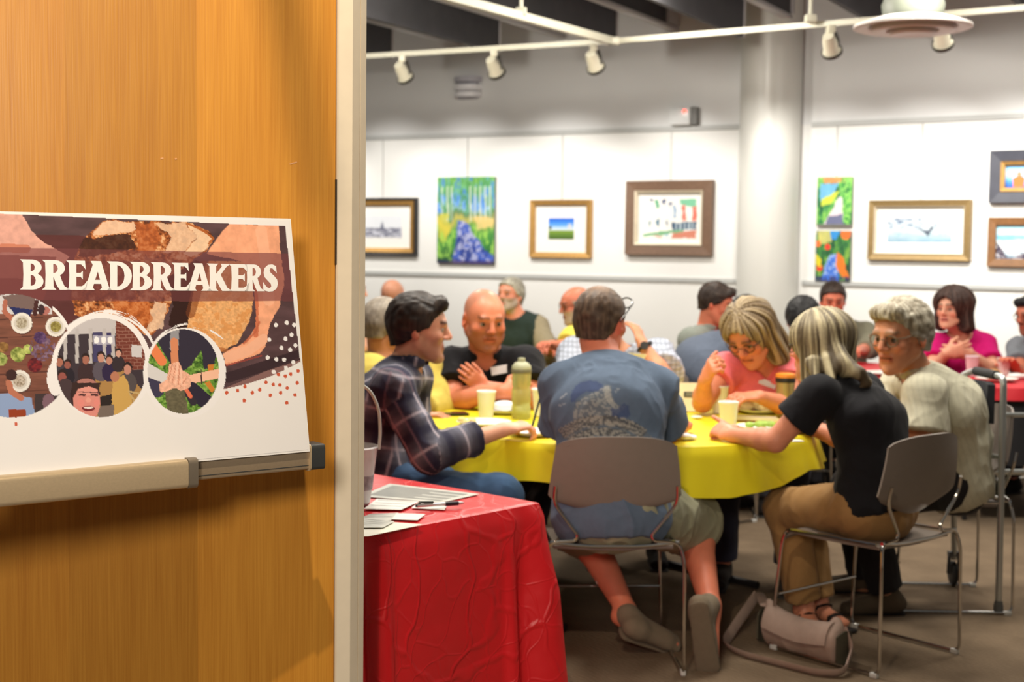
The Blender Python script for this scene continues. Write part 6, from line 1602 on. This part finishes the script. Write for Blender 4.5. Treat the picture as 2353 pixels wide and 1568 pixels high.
# ---- man shading his face behind the blue T-shirt
def checks(V, C, I):
    x = (V - I['pel']) @ I['shr']; z = V[:, 2]; k = ((x % .022) < .007) | ((z % .022) < .007); C[k] = C[k] * .80; return C
J = dict(face=(0, -1, 0), pelvis=at(1425, 1005, 7.0), neck=at(1425, 812, 6.88), head=at(1392, 748, 6.82), shR=at(1320, 812, 6.86), shL=at(1512, 818, 6.84), elL=at(1524, 868, 6.58), wrL=at(1478, 795, 6.62), elR=at(1312, 918, 6.60), wrR=at(1400, 862, 6.42))
r8, H8, i8 = person('man in a checked pale blue shirt, watch wrist raised to his forehead', J, dict(skin=SK_TAN, bulk=1.12), dict(col=(182, 190, 206), sleeve=.85, paint=checks, loose=.03, fold=.009, collar=True), dict(col=(66, 66, 60)), dict(col=(40, 36, 34)),
       dict(f=(.02, -.96, -.35), hair='short', col=(90, 74, 60), thick=.008), vox=.0075, hands=dict(L=dict(d=at(1452, 728, 6.70) - at(1478, 795, 6.62), n=(-.6, .5, -.2), curl=.28), R=dict(d=(.8, -.3, .2), n=(0, -.3, 1), curl=.5)), seed=15)
wq = at(1475, 787, 6.62) ; wd = nrm(at(1478, 795, 6.62) - at(1524, 868, 6.58))
mb = MB(); e1 = nrm(np.cross(wd, V3(0, 1, 0))); e2 = np.cross(wd, e1)
mb.tube([wq + (e1 * math.cos(a) + e2 * math.sin(a)) * .034 - wd * .025 for a in np.linspace(0, 6.28, 19)[:-1]], .009, 8, closed=True).lathe([(.001, 0), (.019, 0), (.019, .008), (.001, .009)], wq - wd * .025 - e2 * .036 * np.sign(e2[1]), 16, -e2 * np.sign(e2[1]))
mb.build('wristwatch', mat('watch_black', (34, 34, 36), .4), r8, True, i8['off'])
P_ = [at(1437, 811, 6.32), at(1486, 815, 6.34), at(1468, 847, 6.36), at(1424, 838, 6.34)]; c = sum(P_) / 4
hp = thing('paper', 'white sheet held up behind the blue T-shirt shoulder', 'paper', c)
MB().grid(lambda u, v: (P_[0] * (1 - u) * (1 - v) + P_[1] * u * (1 - v) + P_[2] * u * v + P_[3] * (1 - u) * v) - c + V3(0, .006 * math.sin(3 * u), 0), 8, 4, .0012).build('sheet', papm, hp)
# ---- woman in coral top
def streaks(base): return base
J = dict(face=(-.3, -1, 0), pelvis=at(1765, 1026, 6.55), neck=at(1752, 826, 6.40), head=at(1724, 770, 6.22), shR=at(1668, 850, 6.36), shL=at(1816, 846, 6.38), elR=at(1614, 926, 6.20), wrR=at(1620, 874, 6.06), elL=at(1815, 936, 6.20), wrL=at(1742, 912, 6.02))
r9, H9, i9 = person('woman in a coral pink top with glasses, looking down at her plate', J, dict(skin=(214, 138, 106), bulk=1.04, bust=1.0), dict(col=(246, 124, 130), sleeve=.38, vneck=.07, fold=.006, neck_open=.075), dict(col=(60, 60, 76)), dict(col=(50, 44, 40)),
       dict(f=(-.46, -.66, -.62), tilt=.12, hair='long', col=(88, 70, 50), col2=(170, 152, 120), thick=.014, vol=.028, zb=-.125, open=.014, fr=.022, rough=.016, glasses=(50, 36, 30), sc=1.1, lip=(176, 90, 80),
            locks=[((.066, -.02, .03), (.105, -.02, -.13), .042, .026), ((-.066, -.01, .03), (-.080, .0, -.09), .032, .016), ((.03, -.06, .04), (.08, -.08, -.14), .06, .04), ((.02, .02, .115), (.072, .04, .04), .026, .028)]), vox=.006,
       hands=dict(R=dict(d=at(1636, 842, 6.0) - at(1620, 874, 6.06), n=(.7, .5, -.2), curl=.85), L=dict(d=at(1698, 912, 5.98) - at(1742, 912, 6.02), n=(0, .3, -1), curl=.45)), seed=21)
stick(i9, r9, 1762, 884, .078, .028, -.35, badgem)
# ---- woman in black T-shirt
J = dict(face=F_BLK, pelvis=at(2012, 1160, 5.13), neck=at(1925, 866, 5.24), head=at(1883, 800, 5.28), shL=at(1882, 908, 5.08), shR=at(1984, 902, 5.38), elL=at(1782, 1014, 5.13), wrL=at(1684, 1000, 5.32), elR=at(1955, 1015, 5.58), wrR=at(1858, 982, 5.66),
         knL=at(1806, 1168, 5.42), knR=at(1840, 1166, 5.64), anL=at(1848, 1392, 5.46), anR=at(1882, 1386, 5.60))
J['toL'] = J['anL'] * V3(1, 1, 0) + V3(.02, -.10, .03); J['toR'] = J['anR'] * V3(1, 1, 0) + V3(.06, -.12, .03)
r14, H14, i14 = person('woman in a black T-shirt with long grey-blonde hair, pointing on the table', J, dict(skin=(214, 142, 112), bulk=1.0, bend=.075), dict(col=(26, 26, 30), sleeve=.56, fold=.006, loose=.016, hem=.045), dict(col=(156, 120, 76), loose=.016, len=.93, fold=.007), None,
       dict(f=(-.78, .60, -.08), hair='long', col=(84, 72, 54), col2=(190, 178, 142), thick=.016, vol=.035, zb=-.14, rough=.010, glasses=(40, 34, 30), sc=1.04,
            locks=[(('w', at(1905, 790, 5.19)), ('w', at(1938, 842, 5.12)), .045, .036), (('w', at(1938, 840, 5.12)), ('w', at(1976, 858, 5.08)), .036, .022), (('w', at(1976, 858, 5.08)), ('w', at(1992, 880, 5.08)), .022, .015), (('w', at(1992, 880, 5.08)), ('w', at(1976, 893, 5.08)), .014, .007), (('w', at(1868, 835, 5.14)), ('w', at(1876, 874, 5.09)), .030, .014), (('w', at(1902, 835, 5.14)), ('w', at(1912, 872, 5.08)), .032, .016), ((-.07, .01, .03), (-.078, .01, -.17), .034, .018), ((-.07, -.05, .03), (-.06, -.075, -.17), .04, .03)]), vox=.006,
       hands=dict(L=dict(d=at(1626, 972, 5.44) - at(1684, 1000, 5.32), n=(.35, .5, -.8), curls=[.02, .62, .75, .8], thumb=.6), R=dict(d=(-1, .1, 0), n=(0, 0, -1))), seed=25)
sanm = mat('sandal_black', (32, 28, 28), .5)
for s_ in 'LR':
    an, to = J['an' + s_], J['to' + s_]; hl = V3(an[0], an[1], 0); d = nrm((to - hl) * V3(1, 1, 0)); sd = V3(-d[1], d[0], 0); a0 = hl - d * .06; a1 = to * V3(1, 1, 0) + d * .05
    F = Field(np.minimum(a0, a1) - .08, np.maximum(a0, a1) + V3(.08, .08, .2), .006); F.cap(a0 + V3(0, 0, .010), a1 + V3(0, 0, .010), (.036, .009), (.046, .009), sd, k=.01)
    V, Q = F.net(); so = link('sandal', np_mesh('sandal', V - i14['off'], Q), sanm, r14)
    MB().tube([to - d * .02 + sd * .045 - V3(0, 0, .015), to - d * .03 + sd * .03 + V3(0, 0, .022), to - d * .03 + V3(0, 0, .028), to - d * .03 - sd * .03 + V3(0, 0, .022), to - d * .02 - sd * .045 - V3(0, 0, .015)], .012, 6, flat=.4).tube([hl + sd * .038 + V3(0, 0, .02), hl + d * .03 + sd * .03 + V3(0, 0, .075), hl + d * .05 + V3(0, 0, .085), hl + d * .03 - sd * .03 + V3(0, 0, .075), hl - sd * .038 + V3(0, 0, .02)], .010, 6, flat=.5).build('strap', sanm, so, True, i14['off'])
# ---- older man in the cream shirt
def stripes(V, C, I):
    x = (V - I['pel']) @ I['fw'] + .5 * ((V - I['pel']) @ I['shr']); k = (x % .026) < .006; C[k] = C[k] * .95; return C
J = dict(face=F_CRM, pelvis=at(2192, 1092, 5.90), neck=at(2112, 858, 5.84), head=at(2070, 775, 5.74), shL=at(2124, 905, 5.66), shR=at(2076, 880, 6.02), elL=at(2112, 1012, 5.64), wrL=at(1992, 992, 5.74), elR=at(2020, 990, 6.06), wrR=at(1930, 985, 5.98),
         knL=at(1972, 1140, 5.72), knR=at(1960, 1120, 6.06), anL=at(2040, 1364, 5.75), toL=at(1945, 1398, 5.76), anR=at(1985, 1330, 6.12))
r15, H15, i15 = person('older grey-haired man with glasses in a cream short-sleeved shirt', J, dict(skin=(200, 138, 104), bulk=1.14, bend=.07), dict(col=(194, 190, 168), sleeve=.78, loose=.034, fold=.012, ff=.75, collar=True, hem=.10, paint=stripes), dict(col=(40, 38, 40), loose=.016), dict(col=(96, 84, 68), sole=(40, 36, 34)),
       dict(f=(-.80, -.60, -.17), hair='short', col=(130, 120, 102), col2=(192, 186, 168), thick=.016, side=(150, 140, 130), rough=.010, glasses=(120, 104, 84), brow=(150, 120, 96), sc=1.2, quiff=True), vox=.006,
       hands=dict(L=dict(d=(-1, .1, -.05), n=(0, 0, -1))), seed=31)
# ---- background groups
def simple(label, face, pel, nk, hd, hf, col, hair, skin=SK_FAIR, vox=.0095, bulk=1.05, arms=None, hands=None, sleeve=.6, body=None, shirt=None, head=None, group=None, seed=40, pcol=(60, 60, 66)):
    J = dict(face=face, pelvis=pel, neck=nk, head=hd); J.update(arms or {})
    b = dict(skin=skin, bulk=bulk); b.update(body or {}); s = dict(col=col, sleeve=sleeve, fold=.006); s.update(shirt or {}); h = dict(f=hf); h.update(hair or {}); h.update(head or {})
    out = person(label, J, b, s, dict(col=pcol), dict(col=(44, 40, 38)), h, vox=vox, hands=hands, seed=seed)
    return out
def seat_at(pel, face, label): dup(ch0, V3(pel[0], pel[1], 0), face_rz(nrm(np.array(face) * V3(1, 1, 0))), label)
DARK = dict(hair='short', col=(40, 30, 26), col2=(70, 56, 48), thick=.012); BLK = dict(hair='short', col=(22, 22, 24), col2=(44, 44, 46), thick=.016)
p = at(1612, 912, 8.7); simple('dark-haired man in a grey-green shirt, in profile left of the column', (.95, .1, 0), p, at(1622, 760, 8.66), at(1646, 699, 8.6), (.90, -.28, -.33), (140, 146, 138), dict(DARK, quiff=True), SK_RED, arms=dict(shR=at(1588, 782, 8.50), shL=at(1640, 772, 8.84)), shirt=dict(collar=True, neck_open=.07), seed=41, sleeve=1.6)
seat_at(p, (.95, .1, 0), 'taupe stacking chair under the grey-green shirt man, left of the column')
p = at(1600, 950, 7.72); simple('person in slate blue bending forward, dark hair just showing over the coral top woman', (.8, .5, 0), p, at(1684, 782, 7.6), at(1716, 738, 7.55), (.6, .72, -.35), (94, 104, 122), BLK, SK_FAIR, bulk=1.2, body=dict(bend=.12), arms=dict(shL=at(1640, 800, 7.75), shR=at(1690, 815, 7.45)), seed=42, sleeve=1.7)
seat_at(p, (.8, .5, 0), 'taupe stacking chair under the person in slate blue')
p = at(1832, 944, 7.95); simple('black-haired person in a white shirt seen from behind, left of the blonde woman', (.05, 1, 0), p, at(1836, 792, 7.97), at(1844, 737, 8.0), (.1, 1, -.15), (226, 226, 222), dict(BLK, thick=.022), SK_TAN, seed=43)
seat_at(p, (.05, 1, 0), 'taupe stacking chair under the black-haired person in white')
p = at(1936, 881, 9.72); J13 = dict(elL=at(2000, 800, 9.45), wrL=at(1972, 806, 9.15), elR=at(1880, 800, 9.5), wrR=at(1930, 806, 9.2))
simple('young man in an olive grey shirt looking down, below the stacked canvases', (-.05, -1, 0), p, at(1930, 746, 9.66), at(1914, 692, 9.55), (-.12, -.95, -.22), (128, 126, 108), DARK, SK_RED, arms=J13, seed=44, sleeve=1.5, shirt=dict(collar=True))
seat_at(p, (0, -1, 0), 'taupe stacking chair under the olive shirt man by the wall')
P2_ = [at(1938, 752, 9.0), at(1966, 757, 9.0), at(1960, 812, 9.0), at(1938, 806, 9.0)]; c = sum(P2_) / 4
hp = thing('paper', 'white folded paper held up before the olive grey shirt', 'paper', c)
MB().grid(lambda u, v: (P2_[0] * (1 - u) * (1 - v) + P2_[1] * u * (1 - v) + P2_[2] * u * v + P2_[3] * (1 - u) * v) - c + V3(0, .01 * math.sin(3 * u), 0), 6, 6, .003).build('sheet', papm, hp)
p = at(2215, 912, 8.86); J16 = dict(shR=at(2152, 792, 8.78), shL=at(2262, 792, 8.82), elL=at(2286, 856, 8.62), wrL=at(2226, 812, 8.5), elR=at(2142, 850, 8.62), wrR=at(2176, 812, 8.48))
simple('woman in a magenta top with a dark bob, hands held to her chest', (-.35, -1, 0), p, at(2206, 766, 8.80), at(2188, 712, 8.70), (-.72, -.66, -.02), (206, 24, 116), dict(hair='bob', col=(48, 34, 30), col2=(84, 62, 54), thick=.020, vol=.045, zb=-.095, rough=.022, open=.012, fr=.02, lip=(190, 70, 76)), SK_FAIR, bulk=.98, vox=.008, arms=J16,
       hands=dict(L=dict(d=(-1, -.05, .05), n=(0, 1, 0), curl=.2), R=dict(d=(.9, -.05, .25), n=(0, 1, 0), curl=.25)), sleeve=.6, shirt=dict(vneck=.09, neck_open=.08), body=dict(bust=1.0), seed=45)
seat_at(p, (-.35, -1, 0), 'taupe stacking chair under the woman in magenta')
p = at(2402, 925, 8.95); simple('dark-haired man in glasses at the right edge, grey shirt', (-.9, -.4, 0), p, at(2388, 786, 8.92), at(2370, 726, 8.88), (-.88, -.42, -.18), (128, 134, 142), dict(BLK, quiff=True), SK_RED, arms=dict(elR=at(2345, 860, 8.75), wrR=at(2325, 838, 8.6), elL=at(2352, 870, 8.5), wrL=at(2332, 842, 8.4)), head=dict(glasses=(30, 30, 30), beard=((90, 66, 58), .5)), seed=46)
seat_at(p, (-.9, -.4, 0), 'taupe stacking chair at the right edge under the grey shirt man')
p = at(905, 852, 10.3); simple('bald man seen from behind over the plaid shirt man, far back', (.25, 1, 0), p, at(905, 720, 10.25), at(903, 681, 10.2), (.3, .95, 0), (176, 172, 160), None, SK_PINK, head=dict(scalp=((170, 140, 118), .4, [-.05, -.04, .0, .05, .2, .2])), seed=47)
seat_at(p, (.25, 1, 0), 'taupe stacking chair under the bald man at the far back')
def vest(V, C, I):
    x = np.abs((V - I['pel']) @ I['shr']); C[x > .155] = (150, 140, 116); return C
p = at(1196, 860, 9.98); simple('grey-bearded man in a dark green vest over a tan shirt, far back', (-.5, -.75, 0), p, at(1188, 728, 9.95), at(1172, 680, 9.9), (-.55, -.8, .08), (44, 58, 54), dict(hair='short', col=(140, 136, 124), col2=(190, 186, 172), thick=.012, beard=((170, 166, 154), .85), brow=(150, 140, 126)), SK_PINK, bulk=1.15, arms=dict(shL=at(1234, 752, 9.9), shR=at(1150, 752, 10.0), elL=at(1262, 812, 9.75), wrL=at(1262, 800, 9.45)), shirt=dict(paint=vest), sleeve=1.6, seed=48)
seat_at(p, (-.5, -.75, 0), 'taupe stacking chair under the green vest man')
p = at(1346, 888, 9.22); simple('balding grey-bearded man in a yellow shirt reaching left, glasses on', (-.95, -.2, 0), p, at(1338, 756, 9.2), at(1322, 703, 9.15), (-.92, -.3, -.2), (226, 214, 92), dict(hair='horseshoe', col=(140, 130, 116), col2=(180, 172, 158), thick=.008, ztop=.04, beard=((190, 186, 176), .8), glasses=(30, 28, 28)), SK_RED, arms=dict(elL=at(1302, 800, 8.95), wrL=at(1268, 792, 8.75), elR=at(1290, 800, 9.3), wrR=at(1262, 800, 9.1), shL=at(1316, 778, 9.02), shR=at(1330, 770, 9.38)), seed=49)
seat_at(p, (-.95, -.2, 0), 'taupe stacking chair under the yellow shirt man')
p = at(806, 850, 9.6); simple('person in a red shirt mostly hidden by the door at far left', (.9, .2, 0), p, at(812, 716, 9.55), at(806, 668, 9.5), (.9, .3, -.1), (166, 52, 56), DARK, arms=dict(shR=at(826, 735, 9.38), shL=at(810, 732, 9.72), elR=at(838, 800, 9.3), elL=at(840, 800, 9.8)), seed=50)
seat_at(p, (.9, .2, 0), 'taupe stacking chair at far left under the person in red')

# ---- tables of the background groups
redc = mat('red_cloth_far', (206, 40, 52), .5, var=.05, scale=6); blkc = mat('dark_space_black', (30, 30, 34), .8)
c = V3(1.86, 8.78, 0); folding_round('far round table under a red cloth, in front of the olive shirt man', c, .66)
cloth_round('red_round_cloth', 'red cloth on the round table below the stacked canvases', c, .66, redc, lambda a: .16 + .02 * math.sin(5 * a), .02, nseg=96, rings=6)
c2 = V3(-.42, 9.30, 0); folding_round('far round table of the left group, hidden behind the bald man', c2, .62)
cloth_round('yellow_round_cloth', 'yellow cloth on the far left round table', c2, .62, yelm, lambda a: .16 + .02 * math.sin(5 * a + 1), .02, nseg=96, rings=6)
def rect_table(label, x0, x1, y0, y1):
    cx, cy = (x0 + x1) / 2, (y0 + y1) / 2; t = thing('folding_table', label, 'table', (cx, cy, 0)); w, h = (x1 - x0) / 2, (y1 - y0) / 2
    MB().box((0, 0, .725), (w * 2 - .02, h * 2 - .02, .028), bev=.004).build('tabletop', plym, t)
    for sx in (-1, 1):
        for sy in (-1, 1): MB().tube([(sx * (w - .15), sy * (h - .1), .71), (sx * (w - .15), sy * (h - .1), .004)], .014).build('leg', legm, t)
rect_table('long folding table under red cloth at the right, before the magenta top', 2.34, 4.1, 7.62, 8.36)
def drape(name, label, x0, x1, y0, y1, z, drop, m, e):
    mb = MB(); n = 60; loop = []
    for (ax, ay, bx_, by) in ((x0, y0, x1, y0), (x1, y0, x1, y1), (x1, y1, x0, y1), (x0, y1, x0, y0)):
        for k in range(n): loop.append((ax + (bx_ - ax) * k / n, ay + (by - ay) * k / n))
    cx, cy = (x0 + x1) / 2, (y0 + y1) / 2; vs = [(cx, cy, z)]; fs = []; N_ = len(loop)
    for i, (o, dz) in enumerate(((0, 0), (e, .004), (e + .01, drop * .5), (e + .02, drop))):
        for k, (x, y) in enumerate(loop):
            ox = o * (1 if x > cx else -1) if abs(x - cx) > (x1 - x0) / 2 - 1e-4 else 0; oy = o * (1 if y > cy else -1) if abs(y - cy) > (y1 - y0) / 2 - 1e-4 else 0
            wv = .008 * math.sin(k * .9) * (i > 1); vs.append((x + ox + (wv if ox else 0), y + oy + (wv if oy else 0), z - dz))
    for k in range(N_): fs.append([0, 1 + k, 1 + (k + 1) % N_])
    for i in range(3):
        for k in range(N_): a = 1 + i * N_ + k; b_ = 1 + i * N_ + (k + 1) % N_; fs.append([a, a + N_, b_ + N_, b_])
    mb.add(vs, fs); return setp(mb.build(name, m), label, 'tablecloth')
drape('dark_space_sheet', 'added black sheet filling the dark space below the red cloth at the right', 2.34, 4.1, 7.62, 8.36, .741, .42, blkc, .004)  # added sheet, stands in for the dark area under the table
drape('red_long_cloth', 'short red cloth on the long table at the right edge', 2.34, 4.1, 7.62, 8.36, .744, .07, redc, .012)
zz = .7475
cup('pinkish white cup on the red table in front of the magenta top', 2233, 864, .115, group='cups on the long red table', m=mat('cup_pinkish', (232, 214, 222), .5), z=zz)
cup('white cup behind the bun at the right edge', 2306, 862, .10, group='cups on the long red table', m=mat('cup_white', (230, 228, 222), .5), z=zz)
pc2 = plate('white plate under the bun on the long red table', 2290, 876, .115, zz, group='plates on the red tables')
lumps('bread_bun', 'golden bun on a plate at the right edge', 'bread', pc2 + V3(0, 0, .006), [(-.02, 0, .045, .04, .032)], mat('bun_gold', (206, 150, 84), .7, var=.15, scale=20))
lumps('napkin', 'white napkin heap right of the golden bun', 'napkin', atz(2335, 872, zz), [(0, 0, .05, .04, .018), (.06, .01, .04, .03, .016)], napm)
plate('white plate on the round red table beside the cream shirt', 2030, 862, .12, TT, group='plates on the red tables')
# ---- shoulder bag on the carpet
bgm = mat('bag_canvas', (172, 150, 138), .85, var=.08, scale=30, bump=.3, bscale=300); bgd = mat('bag_lining', (74, 70, 56), .9, var=.1)
bc = atz(1842, 1500, 0); bag = thing('shoulder_bag', 'pinkish grey canvas shoulder bag slumped on the carpet under the chair', 'bag', bc); off = np.array(bag.location)
F = Field(bc - V3(.3, .25, .05), bc + V3(.3, .25, .3), .006)
A_, B_ = atz(1768, 1486, 0) + V3(0, 0, .075), atz(1925, 1528, 0) + V3(0, 0, .065)
F.cap(A_, B_, (.045, .075), (.050, .070), (0, 1, .2), k=.03, capc=.02, capa=.02); F.cap(A_ + V3(.02, 0, .05), A_ + V3(.0, .02, .085), (.03, .02), (.02, .012), (0, 1, 0), k=.03); F.cap(B_ + V3(-.02, 0, .03), B_ + V3(.0, .02, .085), .03, .014, k=.03)
F.cap((A_ + B_) / 2 + V3(0, 0, .115), (A_ + B_) / 2 + V3(.02, 0, .10), (.04, .07), None, (0, 1, 0), k=.03, op='sub')
F.cut(bc + V3(0, 0, .006), (0, 0, -1))
V, Q = F.net(); n = normals(V, Q); V = V + n * folds(V, .007, 61)[:, None]; V[:, 2] = np.maximum(V[:, 2], .003)
link('body', np_mesh('bag', V - off, Q), bgm, bag)
e0 = nrm((B_ - A_) * V3(1, 1, 0))
for q, w in ((A_ - e0 * .022, 1), (B_ + e0 * .022, -1)):
    def gp(u, v, q=q, w=w): a = (u - .5) * 2; return q + V3(-e0[1], e0[0], 0) * (a * .045) + V3(0, 0, (v - .5) * .125 * (1 - .3 * a * a)) - e0 * w * .010 * (1 - a * a) - off
    MB().grid(gp, 8, 8, .006).build('gusset', bgd, bag)
def flap(u, v): p = A_ + (B_ - A_) * (.04 + .92 * u); a = -.25 + 1.75 * v; return p + V3(e0[1], -e0[0], 0) * (.052 * math.sin(a) + .012) + V3(0, 0, .078 * math.cos(a) - .012 * math.sin(u * 3.1) + .012 * abs(u - .5)) - off
MB().grid(flap, 14, 12, .006).build('flap', bgm, bag)
sp = [A_ + V3(-.02, 0, .08), atz(1742, 1418, 0) * V3(1, 1, 0) + V3(-.0, 0, .10), atz(1690, 1462, 0) + V3(0, 0, .04), atz(1662, 1488, 0) + V3(0, 0, .012), atz(1700, 1510, 0) + V3(0, 0, .012), atz(1770, 1528, 0) + V3(0, 0, .012), atz(1880, 1556, 0) + V3(0, 0, .012), atz(1940, 1560, 0) + V3(0, 0, .018), B_ + V3(.045, -.02, .0), B_ + V3(.02, 0, .07)]
MB().tube([p - off for p in sp], .020, 8, .06, flat=.28).build('strap', bgm, bag)
